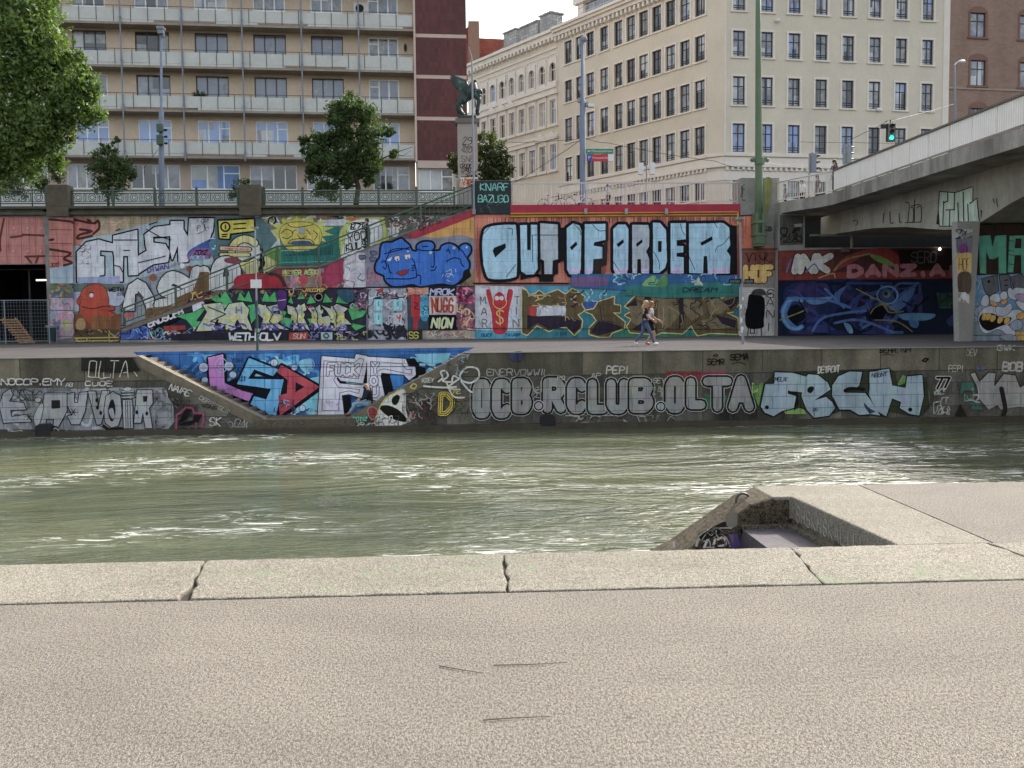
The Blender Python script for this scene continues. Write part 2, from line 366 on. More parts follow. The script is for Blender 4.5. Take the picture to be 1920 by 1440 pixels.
mb = MB(); mb.box((-60, B-.35, zc0), (XR, B+.9, zc0+.16)); mb.box((-60, B-.22, zc0+.161), (XR, B+.9, zc0+.34)); mb.box((-60, B-.42, zc0+.341), (XR, B+.9, zc1)); mb.build('cornice', plain('mossy_cornice', (.085, .078, .055), .9, .45, 2.2, .3, 16), E1)
for px in (110, 470):
    a, b_ = f(px-19, 388, B-.2), f(px+19, 347, B-.2)
    mb = MB(); mb.box((a.x, B-.44, zc1-.02), (b_.x, B+.5, b_.z)); mb.box((a.x-.03, B-.46, zc0-.1), (b_.x+.03, B-.43, zc1-.03)); mb.build('stone_post', plain('stone_post', (.105, .088, .062), .9, .35, 2, .3, 16), E1, bevel=.04)
SW = thing('stair', 'long outdoor stair with graffiti on its wall climbing right to the street', 'stair', (-12, F, 0))
prof = [(224, 637.5), (228, 613), (350, 569), (480, 523), (520, 501), (600, 499), (700, 460), (790, 426), (889, 389), (889, 635)]
P = [f(x, y) for x, y in prof]; P[0].z = P[-1].z = -.3
mb = MB(); mb.prism(P, (0, .3, 0)); mb.build('stair_wall', m_wall, SW)
mb = MB()
up = P[1:-1]
for a, b_ in zip(up[:-1], up[1:]):
    n = max(1, int(abs(b_.z-a.z)/.165)); 
    for i in range(n):
        x0 = a.x+(b_.x-a.x)*i/n; x1 = a.x+(b_.x-a.x)*(i+1)/n; z = a.z+(b_.z-a.z)*(i+.5)/n
        mb.box((x0, F+.31, -.2), (x1, B-.004, z))
mb.build('step', m_conc, SW)
mb = MB(); mb.prism([Vector((p.x, F-.05, p.z-.02)) for p in up]+[Vector((p.x, F-.05, p.z-.08)) for p in reversed(up)], (0, .38, 0)); mb.build('string_course', plain('stair_string', (.13, .12, .10), .85, .4, 2, .2, 16), SW)
# ---- right-hand embankment wall, pillar block, pier
E2 = thing('embankment_wall', 'tall wall with giant pale blue OUT OF ORDER lettering below a white railing', 'wall', (8, F, 0))
xa, xb = f(889, 500).x, f(1386, 500).x
ztop = f(1150, 388).z
mb = MB(); mb.box((xa, F, -.3), (xb, F+.6, ztop)); mb.build('wall_face', m_wall, E2)
mb = MB(); a = f(957, 400); b_ = f(1384, 389)
mb.box((a.x, F-.16, a.z-.07), (xb, F+1.2, ztop+.12)); mb.build('parapet_band', plain('crimson_paint', 'a03040', .7, .25, 1.2, .1), E2)
mb = MB(); zt = f(1150, 398).z
mb.tube([(a.x, F-.10, zt-.06), (xb-.15, F-.10, zt-.02)], .07, 8); mb.tube([(a.x, F-.08, zt-.22), (xb-.15, F-.08, zt-.16)], .05, 8)
mb.tube([(xb-.12, F-.10, zt-.02), (xb-.12, F-.10, zt-.8)], .07, 8)
mb.build('pipe', plain('yellow_pipe_paint', 'c09a3a', .6, .2, 3, .1), E2)
for px in (1098, 1174, 1249):
    p = f(px, 396, F-.2); mb = MB(); mb.box((p.x-.08, F-.34, p.z-.14), (p.x+.08, F-.165, p.z+.14)); mb.box((p.x-.06, F-.36, p.z-.18), (p.x+.06, F-.2, p.z-.141)); mb.build('wall_lamp', plain('lamp_grey', (.30, .30, .26), .6), E2)
PB = thing('stone_block', 'dark painted block reading KNARF BAZUGO beside the white railing', 'stone block', (f(925, 390).x, F, ztop))
a, b_ = f(890, 402), f(958, 339)
mb = MB(); mb.box((a.x, F-.14, a.z), (b_.x, F+1.6, b_.z)); mb.build('block', plain('petrol_paint', (.022, .030, .032), .7, .4, 2, .2), PB, bevel=.03)
PR = thing('concrete_pier', 'square grey concrete pier with orange paint and HOF graffiti behind the green mast', 'pier', (f(1422, 500).x, F, 0))
a, b_ = f(1386, 500), f(1459, 334)
mb = MB(); mb.box((a.x, F-.25, -.3), (b_.x, F+1.4, b_.z)); mb.build('shaft', m_conc, PR, bevel=.03)
mb = MB(); z = f(1420, 466).z; mb.box((a.x-.05, F-.32, z-.12), (b_.x+.03, F-.24, z)); mb.build('ledge', m_conc_d, PR)
# ---- bridge
DX, DZ0, DZ1 = 19.5, 6.88, 7.5
BR = thing('bridge', 'grey concrete road bridge with pale railing panels crossing the canal on the right', 'bridge', (24, 40, 0))
plan = [(17.95, 56.3), (18.05, 55.2), (18.35, 54.1), (18.85, 53.0), (19.3, 51.9), (19.5, 50.8), (19.5, -30), (38, -30), (38, 56.3)]
m_fas = masonry('fascia_concrete', (.35, .325, .275), 1.75, 4.1, .02, 'yz', .3, .5, .22, .5, .3, 0)
mb = MB(); mb.prism([(x, y, DZ1) for x, y in plan], (0, 0, DZ0-DZ1)); mb.build('deck', m_fas, BR)
arch = [(57.5, 5.78), (53.8, 5.70), (50, 5.58), (46.5, 5.31), (44, 4.98), (42.5, 4.80), (41, 4.74), (39.5, 4.85), (37.4, 5.35), (34, 5.95), (28, 6.35), (20, 6.45), (12, 6.2), (4, 5.4), (2, 5.2), (-6, 5.2)]
mb = MB(); mb.prism([(21.3, y, z) for y, z in arch]+[(21.3, -6, DZ0-.003), (21.3, 57.5, DZ0-.003)], (14, 0, 0)); mb.build('girder', masonry('girder_concrete', (.42, .39, .32), 2.6, 3.1, .018, 'yz', .22, .7, .12, .35, .3), BR)
pierP = [onY(1794, 430, 39.3), onY(1826, 430, 39.3), onY(1823, 640, 39.3), onY(1799, 640, 39.3)]
mb = MB(); z4 = 4.86; 
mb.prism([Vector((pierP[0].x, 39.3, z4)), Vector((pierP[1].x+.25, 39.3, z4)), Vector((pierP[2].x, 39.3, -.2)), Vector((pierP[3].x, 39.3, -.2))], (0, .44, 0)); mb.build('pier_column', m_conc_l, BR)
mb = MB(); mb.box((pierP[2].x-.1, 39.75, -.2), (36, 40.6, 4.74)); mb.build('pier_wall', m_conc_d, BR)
AB = 55.0
ax0 = onY(1459, 500, AB).x; zs = onY(1600, 466, AB).z; zm = onY(1600, 525, AB).z
mb = MB(); mb.box((ax0, AB, zm), (38, AB+.5, zs)); mb.box((ax0, AB+.02, zs+.001), (38, AB+5, zs+.06)); mb.box((ax0, AB, zs), (onY(1509, 450, AB).x, AB+5, DZ0-.002)); mb.box((ax0-.02, AB-.16, -.3), (38, AB+.5, zm)); mb.build('abutment', m_conc, BR)
mb = MB(); mb.face([(ax0, AB+4.9, zs), (38, AB+4.9, zs), (38, AB+4.9, DZ0), (ax0, AB+4.9, DZ0)]); mb.build('bearing_recess', m_dark, BR)  # black sheet stands for the deep shade behind the bearings
mb = MB(); mb.tube([onY(1518, 441, AB+.4), onY(1598, 440, AB+.4)], .06, 6); mb.tube([onY(1597, 428, AB+.4), onY(1597, 465, AB+.4)], .09, 6); mb.build('pipe', m_conc, BR)
pd = onY(1584, 469, AB-.1); mb = MB(); mb.box((pd.x-.2, AB-.3, pd.z-.12), (pd.x+.2, AB-.001, pd.z+.12)); mb.build('junction_box', m_conc_d, BR)
p = onY(1762, 467, AB-.2); mb = MB(); mb.ball(p, .07, 8, 6); 
em = bpy.data.materials.new('lit_lamp'); em.use_nodes = True; em.node_tree.nodes['Principled BSDF'].inputs['Emission Color'].default_value = (1, .97, .9, 1); em.node_tree.nodes['Principled BSDF'].inputs['Emission Strength'].default_value = 4
mb.build('underpass_lamp', em, BR)
# bridge railing
BRL = thing('bridge_railing', 'pale grey ribbed railing panels with a brown handrail along the bridge', 'railing', (DX, 40, DZ1))
def ribbed():
    k = NT('ribbed_panel'); p = k.pos(); s = k.n('SeparateXYZ'); k.l(p, s.inputs[0])
    wv = k.n('Math', operation='MULTIPLY'); k.l(s.outputs['Y'], wv.inputs[0]); wv.inputs[1].default_value = 42
    sn = k.n('Math', operation='SINE'); k.l(wv.outputs[0], sn.inputs[0])
    c = k.mix(1, k.ramp(k.noise(1.5, 4, .6), [(.3, (.82, .76, .67)), (.7, (.90, .85, .77))]), k.ramp(sn.outputs[0], [(.0, .84), (.35, 1.0)]), 'MULTIPLY')
    return k.fin(c, .6, k.bump(sn.outputs[0], .4, .02))
m_rib = ribbed(); m_rail = plain('brown_handrail', (.11, .095, .075), .6, .25, 3, .1); m_rail_w = plain('white_rail_paint', (.52, .50, .46), .55, .15, 3, .05)
ys = [51.2]
while ys[-1] > 8: ys.append(ys[-1]-1.75)
pm = None
for i in range(len(ys)-1):
    if pm is None:
        mb = MB(); mb.box((-.02, -1.72, .16), (.02, -.03, 1.13)); o = mb.build('railing_panel', m_rib, BRL, local=True); pm = o.data
        o.location = (.14, ys[0]-40, 0)
    else: inst('railing_panel', pm, BRL, (.14, ys[i]-40, 0))
mb = MB()
for y in ys: mb.box((DX+.17, y-.035, DZ1-.1), (DX+.25, y+.035, DZ1+1.15))
mb.build('railing_post', m_conc, BRL)
mb = MB(); mb.box((DX+.06, ys[-1], DZ1+1.14), (DX+.26, ys[0], DZ1+1.22)); mb.build('handrail', m_rail, BRL)
mb = MB(); mb.box((DX+.1, ys[-1], DZ1+.09), (DX+.18, ys[0], DZ1+.15)); mb.build('bottom_rail', m_conc, BRL)
cv = [(18.05, 56.2), (18.2, 55.2), (18.5, 54.1), (19.0, 53.0), (19.42, 51.9), (19.6, 51.2)]
mb = MB(); mb.tube([(x, y, DZ1+1.17) for x, y in cv], .045, 6); mb.tube([(x, y, DZ1+.14) for x, y in cv], .035, 6)
for i in range(len(cv)-1):
    for t in range(8):
        s = t/8; x = cv[i][0]*(1-s)+cv[i+1][0]*s; y = cv[i][1]*(1-s)+cv[i+1][1]*s
        mb.tube([(x, y, DZ1+.14), (x, y, DZ1+1.16)], .016, 5)
mb.build('curved_bar_railing', m_rail_w, BRL)
# ---- buildings
class Fac:
    def __init__(s, O, ang, parent):
        s.O = Vector(O); s.O.z = 0; s.a = ang; s.u = Vector((math.cos(ang), math.sin(ang), 0)); s.i = Vector((-math.sin(ang), math.cos(ang), 0))
        s.M = Matrix.Translation(s.O) @ Matrix.Rotation(ang, 4, 'Z'); s.p = parent
    def uz(s, px, py, d=0):
        r = ray(px, py); t = ((s.O+s.i*d)-Vector((0, 0, EYE))).dot(s.i)/r.dot(s.i); P = Vector((0, 0, EYE))+r*t
        return (P-s.O).dot(s.u), P.z
    def w(s, u, d, z): return s.O+s.u*u+s.i*d+Vector((0, 0, z))
    def build(s, mb, name, mat):
        mb.v = [tuple(s.M @ Vector(p)) for p in mb.v]; return mb.build(name, mat, s.p)
    def put(s, name, me, u, d, z, parent=None, scale=(1, 1, 1)):
        p = parent or s.p; o = bpy.data.objects.new(name, me); link(o, p)
        Mw = s.M @ Matrix.Translation((u, d, z)) @ Matrix.Diagonal((*scale, 1)); o.matrix_local = WM[p.name].inverted() @ Mw; WM[o.name] = Mw; return o
def wall_open(mb, u0, u1, z0, z1, ops, depth=.25, d=0):
    us = sorted({u0, u1, *[x for o in ops for x in (o[0], o[1]) if u0 < x < u1]}); zs_ = sorted({z0, z1, *[x for o in ops for x in (o[2], o[3]) if z0 < x < z1]})
    for i in range(len(us)-1):
        for j in range(len(zs_)-1):
            a, b, c, e = us[i], us[i+1], zs_[j], zs_[j+1]; mu, mz = (a+b)/2, (c+e)/2
            if any(o[0] < mu < o[1] and o[2] < mz < o[3] for o in ops): continue
            mb.face([(a, d, c), (b, d, c), (b, d, e), (a, d, e)])
    for a, b, c, e in ops:
        mb.face([(a, d, c), (a, d+depth, c), (a, d+depth, e), (a, d, e)]); mb.face([(b, d, c), (b, d, e), (b, d+depth, e), (b, d+depth, c)])
        mb.face([(a, d, e), (a, d+depth, e), (b, d+depth, e), (b, d, e)]); mb.face([(a, d, c), (b, d, c), (b, d+depth, c), (a, d+depth, c)])
def glass(name, col, rough=.06, var=.35, spec=.8, scale=.9):
    k = NT(name); p = k.pos()
    c = k.ramp(k.noise(scale, 3, .6, p), [(.3, [x*(1-var) for x in col]), (.7, [min(1, x*(1+var)) for x in col])])
    return k.fin(c, rough, None, spec)
G = dict(blind=glass('blind_grey_glass', (.165, .185, .235), .12, .12), blue=glass('sky_painted_glass', (.19, .29, .54), .05, .15), dark=glass('dark_glass', (.022, .024, .026), .05, .6),  # blue and mid panes carry the sky reflection in their base colour
         curtain=glass('curtain_glass', (.20, .20, .19), .1, .5, .8, 2.2), white=glass('white_curtain_glass', (.42, .43, .42), .15, .25), mid=glass('mid_glass', (.18, .19, .215), .06, .5, .8, 1.4), brown=glass('brown_dark_glass', (.05, .042, .035), .06, .6, .6))
m_wf = plain('white_frame_paint', (.86, .86, .84), .5, .08, 3, 0); m_df = plain('dark_frame_paint', (.075, .07, .065), .5, .2, 3, 0); m_bf = plain('brown_frame_paint', (.035, .026, .022), .5, .2, 3, 0); m_bl = plain('slate_frame', (.035, .04, .055), .5, .2, 3, 0)
_fr = {}
def frame_mesh(w, h, lay, mat, t=.07):
    """window joinery w x h: outer frame plus bars given as (axis, position, from, to) in fractions"""
    key = (round(w, 2), round(h, 2), lay, mat.name)
    if key in _fr: return _fr[key]
    mb = MB(); D = .06
    mb.box((0, -D, 0), (t, 0, h)); mb.box((w-t, -D, 0), (w, 0, h)); mb.box((t, -D, 0), (w-t, 0, t)); mb.box((t, -D, h-t), (w-t, 0, h))
    for ax, p, a, b in lay:
        if ax == 'v': mb.box((w*p-t*.5, -D+.002, max(t, a*h)), (w*p+t*.5, -.002, min(h-t, b*h)))
        else: mb.box((max(t, a*w), -D+.004, h*p-t*.45), (min(w-t, b*w), -.004, h*p+t*.45))
    if lay and lay[-1][0] == 'h' and 'old' in mat.name: pass
    o = mb.build('frame_source', mat); me = o.data; bpy.data.objects.remove(o); me.name = 'window_frame'; _fr[key] = me; return me
_pn = {}
_pr = random.Random(77)
MIXES = dict(blind=['blind']*5+['mid'], blue=['blue']*6+['mid', 'white'], dark=['dark', 'dark', 'dark', 'mid', 'curtain', 'white'], curtain=['curtain', 'curtain', 'mid', 'white', 'dark'], white=['white', 'white', 'curtain', 'mid'], mid=['mid', 'mid', 'mid', 'dark', 'curtain', 'white', 'blue'], brown=['brown', 'brown', 'dark', 'brown', 'curtain'])
def pane_mesh(w, h, g):
    key = (round(w, 2), round(h, 2), g, _pr.randrange(7))
    if key not in _pn:
        mb = MB(); names = list(G); n = _pr.choice([2, 3, 3, 4]); x = .02; ws = [_pr.uniform(.6, 1.4) for _ in range(n)]
        for q_ in ws:
            x2 = x+(w-.04)*q_/sum(ws); zc = h*_pr.choice([1, 1, .62, .4]); mb.mi = names.index(_pr.choice(MIXES[g])); mb.box((x, -.022, .02), (x2-.001, -.012, min(zc, h-.02)))
            if zc < h: mb.mi = names.index(_pr.choice(MIXES[g])); mb.box((x, -.022, zc+.001), (x2-.001, -.012, h-.02))
            x = x2
        o = mb.build('pane_source', [G[q] for q in names]); me = o.data; bpy.data.objects.remove(o); me.name = 'pane'; _pn[key] = me
    return _pn[key]
L3 = (('v', .34, 0, 1), ('v', .67, 0, 1)); L3T = L3+(('h', .66, .67, 1),); LT3 = L3+(('h', .66, 0, .34),)
OLD = (('v', .5, 0, 1), ('h', .66, 0, 1), ('h', .2, 0, 1), ('h', .12, 0, 1))
def window(fc, o, d, lay, mat, g, t=.07, label=None):
    a, b, c, e = o; w_, h = b-a, e-c
    fr = fc.put('window', frame_mesh(w_, h, lay, mat, t), a, d, c)
    pn = bpy.data.objects.new('pane', pane_mesh(w_, h, g)); link(pn, fr); WM[pn.name] = WM[fr.name]
    if label: fr['label'] = label
    return fr
# -- apartment block with balconies
bp = onY(500, 300, 73)
LBd = thing('apartment_building', 'tan apartment block with long grey balconies and a dark red tiled end wall', 'building', (bp.x, bp.y, ST), R(4))
lf = Fac(bp, R(4), LBd); BD = 1.25
uE, _ = lf.uz(778, 200); uL = lf.uz(-75, 200)[0]; uR = lf.uz(876, 200)[0]
slabs = [lf.uz(778, y)[1] for y in (301, 217, 137, 59)]; dz = (slabs[3]-slabs[0])/3
slabs += [slabs[3]+dz*i for i in range(1, 4)]
ph = lf.uz(778, 108)[1]-slabs[2]
TOP = slabs[-1]+1.5
cols = [(15, 80), (135, 199), (253, 317), (365, 427), (475, 536), (583, 643), (690, 747)]
cu = [(lf.uz(a, 80, BD)[0], lf.uz(b, 80, BD)[0]) for a, b in cols]; cu.insert(0, (2*cu[0][0]-cu[1][0]-.2, 2*cu[0][1]-cu[1][1]-.2))
r2 = (lf.uz(510, 103, BD)[1], lf.uz(510, 65, BD)[1]); r4 = (lf.uz(510, 272, BD)[1], lf.uz(510, 227, BD)[1]); r3 = (lf.uz(510, 186, BD)[1], lf.uz(510, 145, BD)[1])
rows = [r4, r3, r2, (r2[0]+dz, r2[1]+dz), (r2[0]+2*dz, r2[1]+2*dz)]
ops = [(a, b, c, e) for c, e in rows for a, b in cu]
gcols = [(18, 90), (125, 180), (245, 338), (357, 450), (468, 557), (575, 665), (700, 768)]
gz = (lf.uz(510, 356, BD)[1], lf.uz(510, 310, BD)[1])
gops = [(lf.uz(a, 330, BD)[0], lf.uz(b, 330, BD)[0], *gz) for a, b in gcols]
g2 = (lf.uz(785, 330, .3)[0], lf.uz(850, 330, .3)[0], lf.uz(810, 360, .3)[1], lf.uz(810, 316, .3)[1])
m_tan = plain('tan_render', (.60, .475, .355), .9, .16, .55, .15, 30); m_grnd = plain('ground_floor_render', (.46, .36, .28), .9, .15, .5, .1, 30)
mb = MB(); wall_open(mb, uL, uE, slabs[0]-.02, TOP, ops, .18, BD); mb.face([(uL, BD+14, ST), (uL, BD, ST), (uL, BD, TOP), (uL, BD+14, TOP)]); mb.face([(uR, 0, ST), (uR, BD+14, ST), (uR, BD+14, TOP), (uR, 0, TOP)]); mb.face([(uL, BD, TOP), (uR, 0, TOP), (uR, BD+14, TOP), (uL, BD+14, TOP)])
lf.build(mb, 'wall', m_tan)
mb = MB(); wall_open(mb, uL, uE, ST, slabs[0]-.02, gops, .18, BD); lf.build(mb, 'ground_floor_wall', m_grnd)
mb = MB(); mb.box((uL, BD-.06, ST), (uE, BD-.002, gz[0]-.12)); mb.box((uE+.01, .22, ST), (uR-.03, .298, g2[2]-.1)); lf.build(mb, 'plinth_band', plain('pale_plinth', (.52, .51, .47), .9, .15, 1, .1))
mb = MB(); mb.face([(uE, .02, slabs[0]), (uE, BD, slabs[0]), (uE, BD, TOP), (uE, .02, TOP)]); lf.build(mb, 'balcony_end_wall', m_tan)
mb = MB(); wall_open(mb, uE, uR-.02, ST, slabs[0]-.001, [g2], .18, .3); lf.build(mb, 'ground_floor_wall', plain('cream_render', (.50, .43, .34), .9, .12, .5, .1))
m_tile = masonry('dark_red_tile', (.125, .034, .03), .22, .5, .012, 'xz', .25, .75, .3, .2, .3, 0, .45)
mb = MB(); bands = [lf.uz(830, y)[1] for y in (301, 226, 219, 148, 141, 71, 64)]; bz = [(bands[0], bands[1]), (bands[2], bands[3]), (bands[4], bands[5]), (bands[6], TOP)]
for a, b in bz: mb.box((uE+.12, -.03, a), (uR, .25, b))
lf.build(mb, 'tiled_end_wall', m_tile)
mb = MB()
for a, b in ((bands[1], bands[2]), (bands[3], bands[4]), (bands[5], bands[6]), (bands[0]-.55, bands[0])): mb.box((uE+.12, -.01, a+.002), (uR-.002, .25, b-.002))
mb.box((uE-.03, -.09, slabs[0]-.1), (uE+.118, .3, TOP)); lf.build(mb, 'pale_band', plain('pale_band_render', (.55, .42, .35), .9, .1, 1, .1))
m_slab = plain('slab_concrete', (.30, .255, .20), .9, .3, 1, .2); m_par = plain('parapet_panel_grey', (.52, .52, .47), .7, .14, .6, .06, 30)
for i, z in enumerate(slabs):
    mb = MB(); mb.box((uL, -.05, z), (uE-.035, BD-.002, z+.16)); lf.build(mb, 'balcony_slab', m_slab)
    mb = MB(); pb = MB(); n = 27; s = (uE-.1-uL)/n; r = random.Random(i+3)
    for j in range(n):
        j0 = uL+s*j; mb.box((j0+.02, .0, z+.33+r.uniform(-.015, .015)), (j0+s-.02, .03, z+ph+.02)); pb.tube([(j0, -.02, z+.1), (j0, -.02, z+ph+.18)], .022, 5)
    # soffit lip, broken in places
    x = uL
    while x < uE-.8:
        l = r.uniform(1.2, 4.5); 
        if r.random() < .72: mb.box((x, -.02, z+.161), (min(x+l, uE-.1), .05, z+.30))
        x += l
    lf.build(mb, 'balcony_parapet', m_par)
    pb.tube([(uL, -.02, z+ph+.18), (uE-.04, -.02, z+ph+.18)], .022, 5); lf.build(pb, 'balcony_railing', m_df)
kinds_ = {0: ['blue']*8, 1: ['dark', 'curtain', 'mid', 'mid', 'blind', 'blind', 'blind', 'blind'], 2: ['curtain', 'curtain', 'curtain', 'brown', 'blind', 'blind', 'blind', 'white'], 3: ['mid', 'white', 'curtain', 'mid', 'white', 'mid', 'white', 'mid'], 4: ['mid']*8}
for ri, (c, e) in enumerate(rows):
    for ci, (a, b) in enumerate(cu):
        g = kinds_[ri][ci]
        if ri == 0: lay, fm = (LT3 if ci == 7 else L3T), m_wf
        elif ci == 7: lay, fm = LT3, m_wf
        elif ri in (3, 4): lay, fm = L3, m_wf
        elif ri == 1 and ci in (1, 2): lay, fm = L3, m_wf
        else: lay, fm = L3, m_df
        if ri == 0 and ci < 2: g = 'dark'
        window(lf, (a, b, c, e), BD+.15, lay, fm, g, .10 if fm is m_wf else .075)
gk = ['dark', 'mid', 'dark', 'mid', 'dark', 'white', 'mid']
for i, o in enumerate(gops): window(lf, o, BD+.15, (('v', .25, 0, 1), ('v', .5, 0, 1), ('v', .75, 0, 1)) if i in (2, 4, 5) else L3T, m_wf, gk[i], .08)
window(lf, g2, .45, L3T, m_wf, 'curtain', .08)
mb = MB()
m_pole = plain('blue_grey_pole', (.20, .22, .26), .5, .15, 2, .05)
for px in (112, 229, 343, 456, 567, 674):
    a = lf.uz(px, 150, -.12)[0]; mb = MB(); mb.tube([(a, -.14, slabs[0]-.2), (a, -.14, TOP)], .055, 8)
    for z in slabs: mb.box((a-.07, -.2, z+.4), (a+.07, -.04, z+.5))
    lf.build(mb, 'facade_pole', m_pole)
a, z = lf.uz(677, 17, BD-.2)
mb = MB(); mb.box((a-.55, BD-.35, z-.4), (a+.55, BD-.01, z+.4)); ac = lf.build(mb, 'air_conditioner', plain('ac_casing', (.55, .53, .48), .5, .1))
mb = MB(); mb.tube([(a-.1, BD-.37, z), (a-.1, BD-.352, z)], .3, 16); lf.p = ac; lf.build(mb, 'fan', m_dark); lf.p = LBd
a, z = lf.uz(760, 90, BD); mb = MB(); mb.ball((a, BD-.06, z), .3, 8, 8, (.35, .15, 1)); lf.build(mb, 'wall_ornament', m_bf)
# -- cream corner building
CN = onY(1342, 300, 86)
BG = thing('corner_building', 'cream corner apartment building with tall dark windows and dentil cornice', 'building', (CN.x, CN.y, ST), R(8))
rf = Fac(onY(1358, 300, 85.6), R(8), BG)
LA = R(31.2)
lang = math.atan2(-math.cos(LA), math.sin(LA))                    # runs from far end towards the corner
c0 = onY(1326, 300, 86.6); lf2 = Fac(c0, lang, BG)                 # u is negative going back along the street
m_cream = plain('cream_render_wall', (.60, .535, .42), .9, .09, .35, .08, 30); m_trim = plain('pale_trim', (.68, .62, .53), .85, .1, 1, .05, 30)
rc = [(230, 300), (393, 462), (551, 622), (710, 778), (865, 933), (1022, 1088), (1175, 1240), (1328, 1392)]
k3 = lambda v: v/3.097
rcu = [(rf.uz(1300+k3(a), 100)[0], rf.uz(1300+k3(b), 100)[0]) for a, b in rc]; wR = sum(b-a for a, b in rcu)/8; rcu = [((a+b-wR)/2, (a+b+wR)/2) for a, b in rcu]
rz_ = [(rf.uz(1385, k3(b))[1], rf.uz(1385, k3(a))[1]) for a, b in ((992, 1150), (717, 882), (443, 607), (178, 328))]
rz_.append((rf.uz(1385, k3(60))[1], rf.uz(1385, k3(60))[1]+2.3))
uRR = rf.uz(1779, 150)[0]
lc = [(808, 838), (893, 922), (972, 1003), (1077, 1107), (1183, 1215), (1277, 1308), (1370, 1405), (1468, 1505), (1570, 1608), (1678, 1717), (1790, 1830)]
lcu = [(lf2.uz(860+a/4, 120)[0], lf2.uz(860+b/4, 120)[0]) for a, b in lc]; lcu = [((a+b)/2-.62, (a+b)/2+.62) for a, b in lcu]
zl = rz_   # same storeys round the corner
CT = rz_[4][1]+1.1
uLL = lf2.uz(1046, 200)[0]
mb = MB(); opsR = [(a, b, c, e) for c, e in rz_ for a, b in rcu]; wall_open(mb, 0, uRR, ST, CT, opsR, .3)
mb.v = [tuple(rf.M @ Vector(p)) for p in mb.v]
m2 = MB(); opsL = [(a, b, c, e) for c, e in zl for a, b in lcu]; wall_open(m2, uLL, 0, ST, CT, opsL, .3); m2.v = [tuple(lf2.M @ Vector(p)) for p in m2.v]; mb.add(m2.v, m2.f)
A_, B_ = lf2.w(0, 0, 0), rf.w(0, 0, 0)
mb.face([A_+ZV*ST, B_+ZV*ST, B_+ZV*CT, A_+ZV*CT])
e1, e2 = rf.w(uRR, 0, 0), lf2.w(uLL, 0, 0); e3 = e1+rf.i*45; e4 = e2+Vector((10, 4, 0))
mb.face([p+ZV*CT for p in (A_, B_, e1, e3, e4, e2)]); mb.face([e1+ZV*ST, e3+ZV*ST, e3+ZV*CT, e1+ZV*CT]); mb.face([e2+ZV*ST, e4+ZV*ST, e4+ZV*CT, e2+ZV*CT]); mb.face([e3+ZV*ST, e4+ZV*ST, e4+ZV*CT, e3+ZV*CT])
mb.build('wall', m_cream, BG)
def surround(w, h):
    mb = MB(); t = .17
    mb.box((-t, -.05, -.02), (-.001, .02, h+t)); mb.box((w+.001, -.05, -.02), (w+t, .02, h+t)); mb.box((-.001, -.05, h+.001), (w+.001, .02, h+t)); mb.box((-t-.08, -.12, -.16), (w+t+.08, .03, -.021))
    o = mb.build('s', m_trim); me = o.data; bpy.data.objects.remove(o); me.name = 'surround'; return me
r = random.Random(5)
for fc, us, zz in ((rf, rcu, rz_), (lf2, lcu, zl)):
    for ri, (c, e) in enumerate(zz):
        sm = surround(us[0][1]-us[0][0], e-c)
        for ci, (a, b) in enumerate(us):
            if fc is rf: g = ['dark', 'blue' if ci < 6 else 'mid', 'mid' if ci < 2 or ci > 5 else 'curtain', 'mid', 'mid'][ri]; g = r.choice([g, g, g, 'mid', 'curtain'])
            else: g = r.choice(['brown', 'brown', 'dark', 'dark', 'curtain', 'mid'])
            wn = window(fc, (a, b, c, e), .2, OLD, m_bl if fc is rf else m_bf, g, .085)
            so_ = bpy.data.objects.new('surround', sm); link(so_, wn); so_.location = (0, -.2, 0); WM[so_.name] = WM[wn.name] @ Matrix.Translation((0, -.2, 0))
zsC = rf.uz(1385, k3(885))[1]; zsD = rf.uz(1385, k3(985))[1]
def band(mb, d0, z0, z1):
    pts = [lf2.w(uLL, -d0, 0), lf2.w(0, -d0, 0)+lf2.u*.02, rf.w(0, -d0, 0)-rf.u*.02, rf.w(uRR, -d0, 0)]
    for a, b in zip(pts[:-1], pts[1:]):
        n = Vector((b-a)).cross(ZV).normalized(); mb.prism([a+ZV*z0, b+ZV*z0, b+ZV*z1, a+ZV*z1], -n*(d0+.02))
mb = MB(); band(mb, .16, zsC-.32, zsC-.04); band(mb, .09, zsC-1.05, zsC-.45); band(mb, .24, zsC-1.25, zsC-1.06); band(mb, .07, zsC-2.4, zsC-1.62)
for fc, a, b in ((rf, .1, uRR), (lf2, uLL, -.1)):
    x = a
    while x < b: 
        m2 = MB(); m2.box((x, -.2, zsC-1.55), (x+.22, .0, zsC-1.26)); mb.add([fc.M @ Vector(p) for p in m2.v], m2.f); x += .5
mb.build('storey_cornice', m_trim, BG)
mb = MB(); mb.box((uRR-.62, -.06, zsC), (uRR-.01, .02, CT-.4)); rf.build(mb, 'corner_strip', m_trim); mb = MB(); mb.box((.0, -.03, zsC), (.12, .02, CT-.4)); rf.build(mb, 'corner_strip', m_trim)
mb = MB(); band(mb, .75, CT, CT+.28); band(mb, .5, CT-.35, CT-.002); band(mb, .95, CT+.281, CT+.55)
for fc, a, b in ((rf, .1, uRR), (lf2, uLL, -.1)):
    x = a
    while x < b:
        m2 = MB(); m2.box((x, -.42, CT-.8), (x+.28, .0, CT-.36)); mb.add([fc.M @ Vector(p) for p in m2.v], m2.f); x += .62
mb.build('roof_cornice', m_trim, BG)
